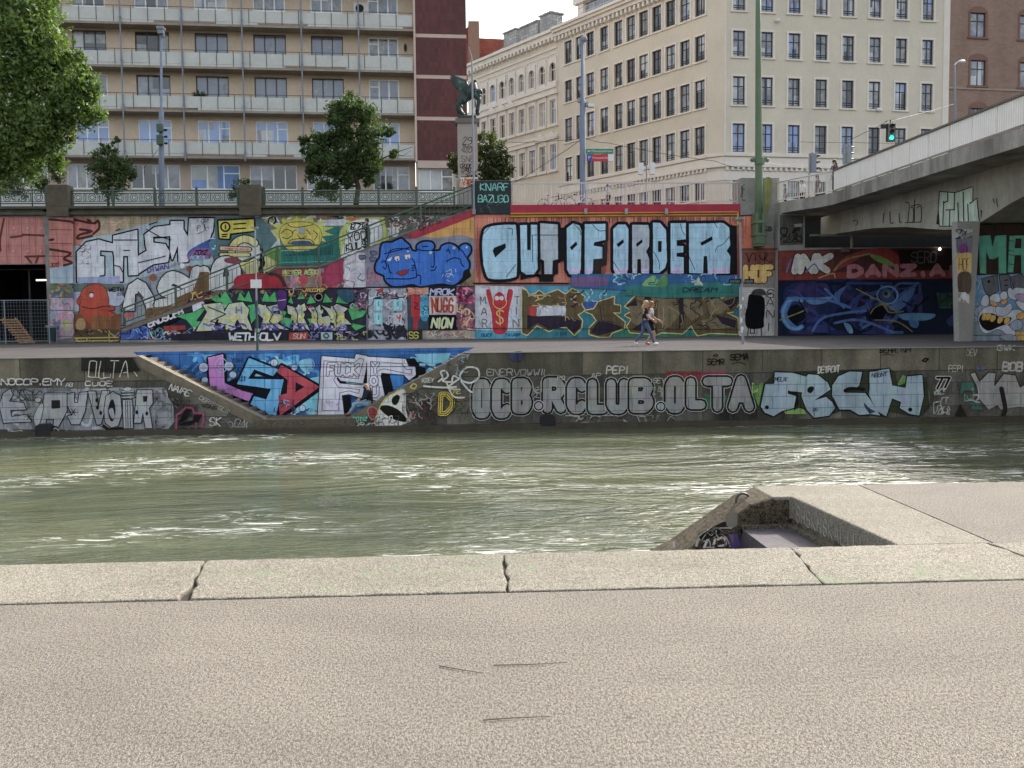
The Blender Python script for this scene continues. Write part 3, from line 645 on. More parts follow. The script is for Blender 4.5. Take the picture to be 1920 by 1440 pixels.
# roof terrace: balustrade, glazed penthouse, planter
mb = MB(); zz = CT+.55
for off, z0, z1 in ((.2, zz+1.0, zz+1.06), (.2, zz+.5, zz+.53)):
    mb.tube([lf2.w(uLL+.3, -off, z0), lf2.w(0, -off, z0), rf.w(0, -off, z0), rf.w(uRR, -off, z0)], .035, 5)
x = uLL+.3
while x < 0: mb.tube([lf2.w(x, -.2, zz), lf2.w(x, -.2, zz+1.03)], .03, 5); x += 1.5
mb.build('roof_balustrade', plain('galvanised', (.40, .43, .45), .4, .1, 3, 0, 60, .5), BG)
mb = MB(); m2 = MB(); m2.box((uLL+.6, 2.2, CT), (uLL+1.6, 6, CT+4)); m2.box((uLL+.2, 1.9, CT+3.2), (-1, 7, CT+3.8)); mb.add([lf2.M @ Vector(p) for p in m2.v], m2.f); mb.build('penthouse_wall', m_trim, BG)
mb = MB(); m2 = MB(); m2.box((uLL+1.6, 2.6, CT+.3), (-1, 2.8, CT+3.2)); mb.add([lf2.M @ Vector(p) for p in m2.v], m2.f); mb.build('penthouse_glazing', G['mid'], BG)
# -- older ornate building farther down the street
OB = thing('ornate_building', 'older ornate cream building with arched top windows down the side street', 'building', (e2.x, e2.y, ST), lang)
of = Fac(e2, lang, OB)                                            # u < 0 going away
u1 = of.uz(879, 300)[0]
zco = of.uz(1040, 57)[1]
oc = [190, 257, 332, 408, 480, 552, 628, 708]
ocu = [of.uz(860+x/4, 150)[0] for x in oc]
s0 = sum(ocu[i+1]-ocu[i] for i in range(7))/7; ocu = [ocu[7]-s0*(7-i) for i in range(8)]; ocu.insert(0, ocu[0]-s0)
u1 = min(u1, ocu[0]-s0*.6)
px7 = 860+708/4
t1, b1 = of.uz(px7, 470/4)[1], of.uz(px7, 612/4)[1]; t2, b2 = of.uz(px7, 748/4)[1], of.uz(px7, 930/4)[1]; t3, b3 = of.uz(px7, 1082/4)[1], of.uz(px7, 1272/4)[1]
ww = 1.1
oo = [(u-ww/2, u+ww/2, b, t) for b, t in ((b1, t1), (b2, t2), (b3, t3)) for u in ocu]
mb = MB(); wall_open(mb, u1, -.02, ST, zco-.3, oo, .3)
mb.face([(u1, 0, ST), (u1, 12, ST), (u1, 12, zco), (u1, 0, zco)]); mb.face([(0, 12, ST), (u1, 12, ST), (u1, 12, zco), (0, 12, zco)])
of.build(mb, 'wall', plain('ornate_cream_render', (.62, .55, .43), .9, .12, .6, .1, 30))
mb = MB(); mb.box((u1-.4, -.75, zco-.3), (-.02, .1, zco)); mb.box((u1-.3, -.5, zco-.8), (-.02, .1, zco-.302)); mb.box((u1, -.12, zco-1.9), (-.02, .1, zco-1.7))
x = u1
while x < -.3: mb.box((x, -.55, zco-1.15), (x+.3, .0, zco-.802)); x += .7
zs1 = of.uz(px7, 655/4)[1]; zs2 = of.uz(px7, 1000/4)[1]; mb.box((u1, -.3, zs1-.1), (-.02, .1, zs1+.3)); mb.box((u1, -.14, zs1-.6), (-.02, .1, zs1-.101)); mb.box((u1, -.10, zs2-.25), (-.02, .1, zs2)); of.build(mb, 'cornice', m_trim)
mb = MB(); mb.prism([(u1, -.3, zco), (u1, 12, zco), (u1, 6, zco+3.4)], (-.1-u1, 0, 0)); of.build(mb, 'roof', plain('grey_roof', (.12, .115, .11), .8))
def osur(w, h, arch, ped):
    mb = MB(); t = .2
    mb.box((-t, -.10, 0), (-.002, .02, h)); mb.box((w+.002, -.10, 0), (w+t, .02, h)); mb.box((-t-.12, -.24, -.3), (w+t+.12, .02, -.002))
    if arch:
        n = 10; pts = [(w/2+(w/2)*math.cos(math.pi*i/n), -.10, h-w/2+(w/2)*math.sin(math.pi*i/n)) for i in range(n+1)]
        mb.prism([(w+t, -.101, h-w/2)]+[(w+t, -.101, h+.55), (-t, -.101, h+.55), (-t, -.101, h-w/2)]+[(p[0], -.101, p[2]) for p in reversed(pts)], (0, .12, 0))
        mb.box((-t-.25, -.06, -.1), (-t-.12, .02, h+1.0)); mb.box((w+t+.12, -.06, -.1), (w+t+.25, .02, h+1.0)); mb.box((-t-.12, -.06, h+.85), (w+t+.12, .02, h+1.0))
    else:
        mb.box((-t, -.08, h+.002), (w+t, .02, h+.5)); mb.box((-t-.2, -.32, h+.502), (w+t+.2, .02, h+.68))
        if ped: mb.prism([(-t-.25, -.34, h+.682), (w+t+.25, -.34, h+.682), (w/2, -.34, h+1.35)], (0, .3, 0))
    o = mb.build('s', m_trim); me = o.data; bpy.data.objects.remove(o); me.name = 'surround'; return me
S1, S2, S2p, S3 = osur(ww, t1-b1, True, False), osur(ww, t2-b2, False, False), osur(ww, t2-b2, False, True), osur(ww, t3-b3, False, True)
for ri, (b, t) in enumerate(((b1, t1), (b2, t2), (b3, t3))):
    for ci, u in enumerate(ocu):
        wn = window(of, (u-ww/2, u+ww/2, b, t), .2, OLD[:2], m_trim, r.choice(['dark', 'mid', 'curtain', 'brown']), .09)
        me = (S1, S2p if ci in (2, 3, 4) else S2, S3 if ci in (3, 7, 8) else S2)[ri]
        so_ = bpy.data.objects.new('surround', me); link(so_, wn); so_.location = (0, -.2, 0); WM[so_.name] = WM[wn.name]
for a, b, c, e in ((1019, 1040, 34, 62), (983, 1015, 55, 80), (951, 974, 66, 92)):
    p, q_ = of.uz(a, c, 2.5), of.uz(b, e, 2.5); mb = MB(); mb.box((p[0], 2, q_[1]-2), (q_[0], 3.6, p[1])); mb.box((p[0]-.15, 1.85, p[1]), (q_[0]+.15, 3.75, p[1]+.18)); of.build(mb, 'chimney', masonry('chimney_render', (.50, .49, .46), .5, .35, .03, 'xz'))
# -- red roofed house behind
rp = onY(915, 100, 150)
RB = thing('red_roofed_house', 'house with a red tiled roof showing above the ornate side street', 'building', (rp.x, rp.y, ST))
ff = lambda px, py: onY(px, py, 150)
a, b_, c = ff(897, 71), ff(985, 79), ff(985, 130)
mb = MB(); mb.prism([(a.x, 150, a.z), (b_.x, 150, a.z-.3), (b_.x+6, 144, a.z-9), (a.x, 144, a.z-9)], (0, .4, -.2)); mb.build('roof', masonry('red_roof_tile', (.28, .075, .045), .5, .42, .05, 'xz', .25, .6), RB)
mb = MB(); mb.box((a.x-1.6, 143, ST), (a.x-.01, 152, a.z+.4)); mb.box((a.x, 146, ST), (b_.x+6, 152, a.z-5)); mb.build('wall', plain('brown_gable', (.25, .15, .11), .9, .2), RB)
mb = MB(); p = ff(878, 108); mb.prism([(a.x-1.6, 143.5, a.z-.2), (p.x-3, 142.5, a.z-3.5), (p.x-3, 142, a.z-8), (a.x-1.6, 142.5, a.z-8)], (0, .3, 0)); mb.build('lean_to_roof', plain('dark_red_roof', (.2, .06, .045), .8), RB)
# -- brick building on the right
BB = thing('brick_building', 'reddish brown brick building with arched window heads beyond the bridge', 'building', (e1.x, e1.y, ST), R(8))
bf = Fac(e1+rf.u*.004, R(8), BB)
bops = []
bx = [(1820, 1848), (1913, 1942), (2005, 2034)]
for a, b in bx:
    for c, e in ((24, 70), (113, 161), (203, 250)): bops.append((bf.uz(a, c)[0], bf.uz(b, c)[0], bf.uz(1834, e)[1], bf.uz(1834, c)[1]))
mb = MB(); wall_open(mb, 0, 70, ST, CT+1, bops, .25); mb.face([(0, 0, CT+1), (70, 0, CT+1), (70, 14, CT+1), (0, 14, CT+1)]); mb.face([(0, 0, CT), (0, 14, CT), (0, 14, CT+1), (0, 0, CT+1)]); mb.face([(70, 0, ST), (70, 14, ST), (70, 14, CT+1), (70, 0, CT+1)])
bf.build(mb, 'wall', masonry('brown_brick', (.30, .20, .15), .5, .16, .012, 'xz', .18, .8, .15, .15, .2))
mb = MB(); z = bf.uz(1834, 166)[1]; mb.box((0, -.08, z-.12), (70, .02, z+.04)); bf.build(mb, 'string_course', plain('brick_trim', (.33, .25, .20), .9))
m_bt = plain('arch_brick', (.20, .11, .085), .9, .25, 6, .2)
for i, o in enumerate(bops):
    wn = window(bf, o, .15, OLD[:2], m_bf, ['mid', 'white', 'mid'][i % 3], .08)
    a, b, c, e = o; mb = MB(); n = 8; w_ = b-a
    arc = lambda rr: [(a+w_/2+(w_/2+rr)*math.cos(math.pi*(.0+k/n)), -.06, e-.02+(.38+rr)*math.sin(math.pi*k/n)) for k in range(n+1)]
    mb.prism(arc(.22)+[(a, -.06, e), (b, -.06, e)], (0, .07, 0)); mb.box((a-.2, -.05, c), (a-.002, .01, e-.03)); mb.box((b+.002, -.05, c), (b+.2, .01, e-.03)); mb.box((a-.3, -.12, c-.15), (b+.3, .01, c-.002))
    bf.p = wn; bf.build(mb, 'brick_arch', m_bt); bf.p = BB
# ================================================================== painted walls
GAIN = .60                       # how bright a white wall in this open shade shows in the picture
def P_(h):
    c = [x/GAIN for x in srgb(h)]; g_ = .3*c[0]+.6*c[1]+.1*c[2]
    c = [x*.84+g_*.16 for x in c]; k = min(1, .82/max(c)); return [x*k for x in c]
def paint_mat(name, bw, bh, joint=.68, wear=.22, mort=.012):
    k = NT(name); a = k.n('Attribute'); a.attribute_name = 'Col'
    c = k.mix(1, a.outputs['Color'], k.ramp(k.noise(2.2, 6, .7), [(.3, .80), (.7, 1.12)]), 'MULTIPLY')
    c = k.mix(k.ramp(k.noise(9, 6, .75), [(.62, 0.0), (.72, wear)]), c, (.17, .155, .14))
    c = k.mix(1, c, k.ramp(k.noise(1.0, 5, .7, k.pos((2.2, 2.2, .22))), [(.35, .72), (.55, 1.0)]), 'MULTIPLY')
    tn = k.n('TexNoise'); tn.inputs['Scale'].default_value = 1.7; tn.inputs['Detail'].default_value = 5; k.l(k.pos(), tn.inputs['Vector'])
    c = k.mix(.16, c, tn.outputs['Color'], 'OVERLAY')
    dr = k.noise(1.0, 3, .6, k.pos((9, 9, .6))); c = k.mix(1, c, k.ramp(dr, [(.30, .62), (.42, 1.0)]), 'MULTIPLY')
    bc, bf = k.brick(bw, bh, mort); c = k.mix(bf, c, k.mix(1, c, (joint,)*3, 'MULTIPLY'))
    return k.fin(c, .62, k.bump(k.mix(.5, k.ramp(bf, [(0, 1.0), (1, 0.0)]), k.noise(30, 4, .6)), .35, .012), .08)
m_paint = paint_mat('spray_paint_on_wall', 1.35, .62)
m_paintq = paint_mat('spray_paint_on_quay', .95, .40, .5, .45, .012)
FONT = dict(A='00 26 40|12 32', B='00 06 36 45 33 03|33 42 41 30 00', C='45 36 16 05 01 10 30 41', D='00 06 26 44 42 20 00', E='46 06 00 40|03 33', F='46 06 00|03 33', G='45 36 16 05 01 10 30 41 43 23',
 H='00 06|40 46|03 43', I='10 16', J='36 31 20 10 01', K='00 06|46 03 40', L='06 00 40', M='00 06 23 46 40', N='00 06 40 46', O='10 01 05 16 36 45 41 30 10', P='00 06 36 45 44 33 03', Q='10 01 05 16 36 45 41 30 10|22 40',
 R='00 06 36 45 44 33 03|23 40', S='45 36 16 05 04 13 33 42 41 30 10 01', T='06 46|26 20', U='06 01 10 30 41 46', V='06 20 46', W='06 10 23 30 46', X='00 46|06 40', Y='06 23 46|23 20', Z='06 46 00 40')
FONT.update({'0': '10 01 05 16 36 45 41 30 10', '1': '15 26 20', '2': '05 16 36 45 00 40', '3': '05 16 36 45 33 42 41 30 10 01', '7': '06 46 10', '8': '10 01 13 33 41 30 10|13 05 16 36 45 33', '9': '10 30 41 45 36 16 05 04 13 43',
 '.': '10 11', ':': '11 12|14 15', '-': '03 43', '!': '16 12|10 11', '$': '45 36 16 05 13 33 42 30 10 01|27 2/', ' ': '', '/': '00 46', '4': '30 36 02 42', '5': '46 06 03 33 42 41 30 00'})
def glyph(ch):
    out = []
    for s in FONT.get(ch.upper(), '').split('|'):
        if s: out.append([(int(t[0])/4, (-1 if t[1] == '/' else int(t[1]))/6) for t in s.split()])
    return out
def catmull(pts, closed, n=5):
    P = [Vector(p) for p in pts]; k = len(P); out = []
    if k < 3: return [tuple(p) for p in P]
    rng = range(k) if closed else range(k-1)
    for i in rng:
        p1, p2 = P[i], P[(i+1) % k]
        p0 = P[i-1] if (closed or i > 0) else p1; p3 = P[(i+2) % k] if (closed or i+2 < k) else p2
        for j in range(n):
            t = j/n; out.append(tuple(.5*((2*p1)+(p2-p0)*t+(2*p0-5*p1+4*p2-p3)*t*t+(3*p1-p0-3*p2+p3)*t**3)))
    if not closed: out.append(tuple(P[-1]))
    return out
class Mural:
    """flat layers of paint on one wall, traced in a crop of the photograph and laid on the wall's own plane"""
    def __init__(s, parent, plane, val, crop, base=.004, mat=None, label=None):
        s.parent, s.plane, s.val, s.c, s.z, s.mb, s.mat, s.label = parent, plane, val, crop, base, MB(), mat or m_paint, label; s.dim = 1; s.grey = 0
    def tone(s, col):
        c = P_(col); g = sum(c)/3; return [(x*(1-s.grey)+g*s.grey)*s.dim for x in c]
    def at(s, p):
        x, y = s.c[0]+p[0]/s.c[2], s.c[1]+p[1]/s.c[2]
        return onY(x, y, s.val) if s.plane == 'Y' else onX(x, y, s.val)
    def off(s, P, d):
        P = P.copy()
        if s.plane == 'Y': P.y -= d
        else: P.x -= d
        return P
    def poly(s, pts, col, smooth=False, holes=(), step=True):
        loops = []
        for i, lp in enumerate([pts]+list(holes)):
            lp = catmull(lp, True) if smooth else lp
            lp = s.rag(lp)
            loops.append([s.at(p) for p in lp])
        flat = [[Vector((P.x if s.plane == 'Y' else P.y, P.z, 0)) for P in lp] for lp in loops]
        tris = tessellate_polygon(flat); allp = [P for lp in loops for P in lp]
        s.mb.col = s.tone(col) if isinstance(col, str) else col
        n = len(s.mb.v); s.mb.v += [tuple(s.off(P, s.z)) for P in allp]
        for t in tris:
            a, b, c = (allp[i] for i in t); nn = (b-a).cross(c-a); q = nn.y if s.plane == 'Y' else nn.x
            s.mb.f.append(tuple(i+n for i in (t if q < 0 else (t[0], t[2], t[1])))); s.mb._t(1)
        s.z += .0004
        return s
    def rag(s, lp):
        """subdivide an outline and shake it a little, as a spray can does"""
        out = []; r = random.Random(len(lp)*13+int(lp[0][0])); st = 26*s.c[2]/4; k = len(lp)
        for i in range(k):
            a, b = lp[i], lp[(i+1) % k]; d = math.hypot(b[0]-a[0], b[1]-a[1]); n = min(14, max(1, int(d/st)))
            for j in range(n): out.append((a[0]+(b[0]-a[0])*j/n+(r.gauss(0, .55)*s.c[2]/4 if j else 0), a[1]+(b[1]-a[1])*j/n+(r.gauss(0, .55)*s.c[2]/4 if j else 0)))
        return out
    def rect(s, x0, y0, x1, y1, col): return s.poly([(x0, y0), (x1, y0), (x1, y1), (x0, y1)], col)
    def disc(s, x, y, r, col, ry=None, n=16): return s.poly([(x+r*math.cos(2*math.pi*i/n), y+(ry or r)*math.sin(2*math.pi*i/n)) for i in range(n)], col)
    def stroke(s, pts, w, col, closed=False, smooth=False, step=True):
        if smooth: pts = catmull(pts, closed, 4)
        if closed: pts = list(pts)+[pts[0]]
        s.mb.col = s.tone(col) if isinstance(col, str) else col; h = w/2; mi = 0
        for i in range(len(pts)-1):
            a, b = Vector(pts[i]), Vector(pts[i+1]); d = b-a
            if d.length < 1e-6: continue
            d.normalize(); nn = Vector((-d.y, d.x))*h
            s._f([a+nn, b+nn, b-nn, a-nn], mi); mi += 1
        K = 8 if w > 12 else 6
        if w*32/s.c[2] > 14:
            for p in (pts[:-1] if closed else pts):
                s._f([Vector(p)+Vector((math.cos(2*math.pi*i/K), math.sin(2*math.pi*i/K)))*h for i in range(K)], mi); mi += 1
        if step: s.z += max(.0004, .00002*min(mi+2, 70))
        return s
    def _f(s, pts, mi):
        W = [s.off(s.at(p), s.z+.00002*(mi % 72)) for p in pts]
        nn = (W[1]-W[0]).cross(W[2]-W[0]); q = nn.y if s.plane == 'Y' else nn.x
        s.mb.face(W if q < 0 else W[::-1])
    def ring(s, pts, w, col, fill, smooth=True):
        s.stroke(pts, w, col, True, smooth); return s.poly(pts, fill, smooth)
    def text(s, txt, x, y, w, h, lw, col, slant=0, rot=0, gap=.3, jit=0, layers=None, seed=1, lower=False):
        """brush lettering; (x, y) is the lower left corner of the line, w x h one letter; layers = [(width, colour)] back to front"""
        r = random.Random(seed+len(txt)*7+int(x)); cx = 0; G_ = []
        if layers is None: jit = max(jit, .055*h)
        for ch in txt:
            for pl in glyph(ch):
                q = []
                for a, b in pl:
                    X = cx+a*w+slant*b*h+r.uniform(-jit, jit); Y = -b*h+r.uniform(-jit, jit)
                    q.append((x+X*math.cos(rot)-Y*math.sin(rot), y+X*math.sin(rot)+Y*math.cos(rot)))
                G_.append(q)
            cx += w*(.5 if ch in ' .:I!1' else 1)+gap*w
        for lw_, c_ in (layers or [(lw, col)]):
            for q in G_: s.stroke(q, lw_, c_, False, layers is None and lw < 10, step=False); s.z += .000031
            s.z += .0004
        return s
    def mess(s, x0, y0, x1, y1, n, cols, seed, wid=(4, 14), size=60, blobs=0):
        """overlapping scraps of older tags"""
        r = random.Random(seed)
        cl = lambda p: (min(x1, max(x0, p[0])), min(y1, max(y0, p[1])))
        for _ in range(blobs):
            cx, cy = r.uniform(x0, x1), r.uniform(y0, y1); k = r.randint(5, 8); a0 = r.random()*6
            s.poly([cl((cx+size*r.uniform(.4, 1)*math.cos(a0+6.283*i/k), cy+size*r.uniform(.3, .8)*math.sin(a0+6.283*i/k))) for i in range(k)], r.choice(cols), r.random() < .6)
        for _ in range(n):
            cx, cy = r.uniform(x0, x1), r.uniform(y0, y1); p = []; a = r.random()*6.28
            for i in range(r.randint(3, 6)):
                p.append(cl((cx, cy))); a += r.uniform(-1.6, 1.6); l = size*r.uniform(.25, .7); cx += l*math.cos(a); cy += l*math.sin(a)
            s.stroke(p, r.uniform(*wid), r.choice(cols), False, True)
        return s
    def build(s, label):
        o = s.mb.build('mural', s.mat, s.parent); o['label'] = label; return o
C1, C2, C3, C4 = (0, 320, 4), (440, 320, 4), (880, 320, 3.5556), (1360, 320, 3.4286)
Q1, Q2, Q3, Q4 = (0, 630, 4), (440, 630, 4), (880, 630, 3.5556), (1380, 630, 3.5556)
BK = '17171a'
# ---------------------------------------------------------------- OUT OF ORDER wall
m = Mural(E2, 'Y', F, C3)
m.poly([(36, 282), (1795, 310), (1795, 700), (1400, 690), (680, 690), (660, 760), (36, 765)], 'b26a55')
r = random.Random(3)
for x in range(130, 1790, 11): m.stroke([(x, 312), (x+r.uniform(-3, 3), 330+r.uniform(5, 45))], r.uniform(3, 7), r.choice(['7c3f36', '93493c', '5b2f2c', 'c07a62']))
for i in range(40): 
    x = r.choice([r.uniform(40, 80), r.uniform(590, 640), r.uniform(880, 935), r.uniform(1755, 1795)]); m.stroke([(x, r.uniform(350, 600)), (x+2, r.uniform(600, 760))], r.uniform(3, 6), r.choice(['7c3f36', '93493c', '8f4436']))
L_ = [
 ([(90, 440), (125, 378), (280, 362), (312, 395), (316, 660), (292, 714), (150, 722), (110, 685), (88, 560)], '9dc3d4', [(155, 535), (165, 515), (240, 485), (243, 515), (172, 580)], True),
 ([(338, 365), (383, 363), (385, 530), (409, 530), (409, 362), (451, 362), (455, 655), (432, 690), (380, 694), (345, 670)], '9dc3d4', None, False),
 ([(472, 352), (588, 360), (590, 590), (555, 600), (552, 690), (500, 690), (498, 600), (475, 590)], '949ea4', None, False),
 ([(648, 385), (690, 353), (733, 366), (746, 400), (741, 660), (720, 692), (670, 692), (650, 660)], '9dc3d4', [(668, 512), (712, 472), (719, 494), (682, 532)], False),
 ([(768, 358), (906, 355), (906, 462), (832, 478), (825, 500), (885, 510), (885, 585), (825, 590), (822, 670), (800, 692), (768, 690)], '9dc3d4', None, False),
 ([(958, 390), (990, 360), (1040, 360), (1059, 390), (1056, 660), (1030, 692), (980, 690), (959, 660)], '9dc3d4', [(980, 490), (1025, 457), (1029, 480), (991, 512)], False),
 ([(1084, 362), (1190, 363), (1199, 400), (1196, 505), (1176, 540), (1198, 590), (1197, 686), (1145, 686), (1141, 590), (1119, 590), (1116, 686), (1085, 683)], '929ca2', [(1108, 490), (1150, 457), (1153, 478), (1116, 510)], False),
 ([(1222, 348), (1270, 350), (1308, 395), (1316, 600), (1302, 650), (1262, 682), (1224, 682)], '9dc3d4', [(1255, 470), (1281, 470), (1279, 542), (1257, 544)], False),
 ([(1340, 352), (1441, 350), (1441, 458), (1380, 465), (1380, 502), (1424, 504), (1424, 545), (1380, 550), (1380, 574), (1426, 578), (1427, 683), (1340, 683)], '9dc3d4', None, False),
 ([(1462, 355), (1692, 351), (1729, 380), (1736, 500), (1712, 535), (1737, 570), (1733, 686), (1588, 689), (1583, 570), (1560, 570), (1555, 686), (1464, 682)], '9dc3d4', [(1537, 480), (1615, 438), (1619, 462), (1545, 502)], False)]
for pts, c, ho, sm in L_: m.stroke(pts, 40, BK, True, sm)
m.poly([(1735, 360), (1780, 370), (1784, 690), (1735, 692)], BK); m.poly([(590, 380), (640, 380), (640, 600), (560, 615), (560, 740), (465, 740), (465, 690), (340, 730), (340, 690), (590, 690)], BK)
m.poly([(905, 350), (925, 380), (915, 630), (880, 640), (878, 690), (820, 690), (825, 590), (890, 585)], '2a2524')
for pts, c, ho, sm in L_:
    m.poly(pts, c, sm)
    if ho: m.poly(ho, BK)
for a, b in ((655, 738), (770, 820), (962, 1052), (1087, 1113), (1145, 1194), (1342, 1425), (1590, 1731)): m.poly([(a, 655), (b, 648), (b-2, 686), (a+8, 686)], 'b9a9c4')
for a in ([(95, 600), (180, 620), (200, 690), (150, 715), (112, 680)], [(1650, 357), (1690, 352), (1727, 385), (1728, 430), (1680, 420)], [(1690, 590), (1640, 600), (1650, 640), (1690, 640)]): m.poly(a, '8fb0bd', True)
for s_ in ([(95, 420), (140, 370)], [(310, 625), (245, 710)], [(700, 360), (738, 400), (742, 430)], [(820, 360), (860, 400), (905, 400)], [(960, 610), (1000, 670)], [(1225, 540), (1260, 600), (1265, 660)], [(1405, 355), (1415, 400), (1435, 430)], [(1460, 570), (1500, 660)], [(1730, 440), (1690, 490), (1650, 510), (1635, 545)], [(1625, 340), (1650, 380)], [(425, 430), (590, 430)], [(420, 430), (422, 610)], [(255, 385), (285, 390), (285, 430)]): m.stroke(s_, 4, BK, False, True)
# band under the lettering
m.poly([(680, 690), (1400, 690), (1795, 700), (1795, 830), (680, 780)], '2f5a82'); m.poly([(690, 715), (900, 712), (905, 765), (700, 768)], '6a4d72', True); m.poly([(1040, 770), (1795, 740), (1795, 840), (1300, 850), (1040, 830)], '2a6a60')
m.poly([(1150, 765), (1200, 710), (1240, 705), (1260, 765)], '6f9a58', True); m.poly([(1240, 770), (1290, 695), (1320, 720), (1315, 770)], '4c7a48', True); m.poly([(1495, 765), (1527, 705), (1555, 765)], 'b9c69a')
m.mess(960, 690, 1790, 760, 26, ['3d6fb0', '86a8c8', '243f70', 'a9bfcf', '2f8070'], 5, (3, 8), 55); m.stroke([(30, 752), (660, 752)], 10, BK)
m.text('DREAM', 1420, 808, 36, 26, 7, '1c3a3a', .3)
m.build('OUT OF ORDER in giant pale blue block letters on salmon ground')
# lower row
m = Mural(E2, 'Y', F, C3, .006)
m.poly([(38, 765), (358, 772), (380, 790), (380, 1125), (36, 1125)], 'aeb0b4'); m.mess(45, 775, 350, 1060, 24, ['c8c9cc', '8d9aa8', 'bfc3c8', '7aa0b0'], 8, (5, 12), 60)
m.poly([(36, 1062), (380, 1070), (380, 1125), (36, 1125)], '3f8ca0')
m.poly([(113, 800), (124, 790), (140, 800), (160, 870), (170, 830), (200, 808), (230, 830), (243, 870), (256, 800), (272, 790), (290, 800), (286, 840), (262, 950), (246, 1075), (165, 1080), (148, 950), (118, 840)], 'a8242e', True)
m.disc(184, 850, 15, 'd8cfc6'); m.disc(214, 850, 15, 'd8cfc6'); m.stroke([(158, 870), (165, 900), (204, 922), (243, 895), (248, 865)], 5, 'c8b060', False, True); m.stroke([(228, 940), (205, 930), (183, 945), (190, 965), (220, 985), (222, 1010), (195, 1020), (178, 1005)], 9, 'c8a850', False, True); m.stroke([(200, 918), (206, 1032)], 6, 'c8a850')
for t, x, y in (('M', 75, 890), ('A', 82, 962), ('R', 85, 1042), ('T', 302, 888), ('I', 308, 958), ('N', 295, 1040)): m.text(t, x, y, 32, 48, 6, '6b5a4e')
m.text('GUEY', 80, 1105, 14, 18, 4, '1d2a4a', .2); m.text('TAVRP', 235, 1105, 16, 18, 4, '1d2a4a', .2); m.text('OMOS', 575, 1095, 14, 18, 4, '1d2a4a', .2)
m.poly([(380, 770), (1040, 770), (1300, 800), (1796, 830), (1796, 1125), (380, 1125)], '2c6a72'); m.poly([(380, 765), (660, 770), (650, 830), (380, 840)], '3a86a0'); m.poly([(650, 770), (1040, 775), (960, 850), (850, 880), (760, 860)], '3f7f90')
m.poly([(760, 880), (960, 840), (1000, 900), (840, 960), (760, 930)], '33508a'); m.poly([(1035, 1000), (1110, 1090), (1796, 1080), (1796, 1125), (930, 1125)], '2b6a52'); m.mess(770, 780, 950, 870, 10, ['bcd0d4', '7fb0b8', '234a6a'], 4, (3, 7), 50)
YL, BR1, BR2, DP = 'b9ad62', '57492f', '6e6044', '2d2530'
def piece(pts, sh=True):
    m.stroke(pts, 13, YL, True); m.poly(pts, BR1)
piece([(352, 790), (380, 800), (395, 830), (440, 822), (465, 800), (500, 828), (590, 795), (640, 828), (688, 786), (768, 842), (745, 890), (770, 930), (720, 960), (752, 1000), (745, 1050), (700, 1095), (650, 1045), (590, 1040), (530, 1070), (450, 1030), (420, 1060), (385, 1095), (352, 1080)])
m.poly([(385, 960), (640, 975), (745, 1000), (740, 1045), (690, 1085), (645, 1035), (540, 1065), (455, 1015), (385, 1060)], DP); m.poly([(395, 905), (452, 912), (450, 972), (395, 965)], 'a8322e'); m.poly([(450, 910), (640, 900), (642, 962), (450, 970)], 'a9abae'); m.mess(450, 905, 640, 965, 12, ['c6c8ca', '8c9096'], 2, (5, 10), 40)
m.mess(395, 830, 640, 900, 12, ['a08a5c', '3b3024', 'b59a60', '8a5a3a'], 6, (4, 10), 45); m.mess(640, 800, 760, 1000, 12, ['a08a6c', '2d2530', '6e6044'], 9, (4, 10), 50)
piece([(765, 935), (830, 922), (860, 875), (965, 842), (962, 893), (1006, 900), (1004, 946), (955, 945), (1036, 1010), (1030, 1052), (950, 1080), (930, 1108), (865, 1108), (800, 1090), (800, 1050), (848, 1000), (820, 958)])
m.poly([(860, 1000), (960, 1020), (1025, 1045), (930, 1080), (860, 1100), (805, 1080)], DP); m.stroke([(870, 900), (880, 1000), (960, 1010)], 6, DP)
big = [(1038, 905), (1112, 828), (1085, 798), (1092, 778), (1240, 768), (1372, 778), (1345, 822), (1430, 826), (1500, 824), (1558, 850), (1650, 824), (1682, 856), (1738, 822), (1796, 822), (1796, 885), (1756, 940), (1712, 948), (1786, 985), (1790, 1088), (1600, 1082), (1520, 1098), (1500, 1072), (1478, 1030), (1420, 1085), (1280, 1078), (1250, 1092), (1072, 1078), (1050, 1040), (1082, 990), (1036, 965), (1090, 935)]
piece(big)
for p in ([(1110, 800), (1230, 790), (1340, 795), (1300, 850), (1200, 880), (1120, 860)], [(1060, 900), (1130, 880), (1190, 960), (1130, 1040), (1080, 1010)], [(1260, 860), (1380, 850), (1400, 960), (1330, 1050), (1250, 1000)], [(1420, 850), (1540, 870), (1560, 960), (1480, 1000), (1420, 940)], [(1580, 870), (1650, 850), (1720, 900), (1690, 950), (1600, 960)], [(1540, 1000), (1640, 980), (1760, 1040), (1600, 1065)], [(1700, 840), (1780, 835), (1770, 890), (1720, 930)]): m.poly(p, BR2)
for p in ([(1160, 860), (1185, 815), (1220, 862)], [(1080, 1060), (1150, 1010), (1260, 1060), (1230, 1080)], [(1040, 905), (1110, 850), (1120, 900)], [(1400, 850), (1425, 850), (1430, 1000), (1395, 1060)], [(1560, 860), (1640, 840), (1580, 880)], [(1640, 960), (1780, 1000), (1770, 1050), (1680, 1020)], [(1690, 870), (1790, 840), (1790, 870), (1740, 930)], [(1280, 790), (1360, 790), (1330, 830), (1290, 850)]): m.poly(p, DP)
m.mess(1090, 790, 1780, 1060, 34, ['3b3024', '7d7050', '2d2530', '8a7d58'], 12, (3, 7), 60)
m.stroke([(38, 1052), (1796, 1058)], 4, '222a2a')
m.build('brown angular graffiti outlined in yellow on teal above the promenade')
m = Mural(PB, 'Y', F-.14, C3)
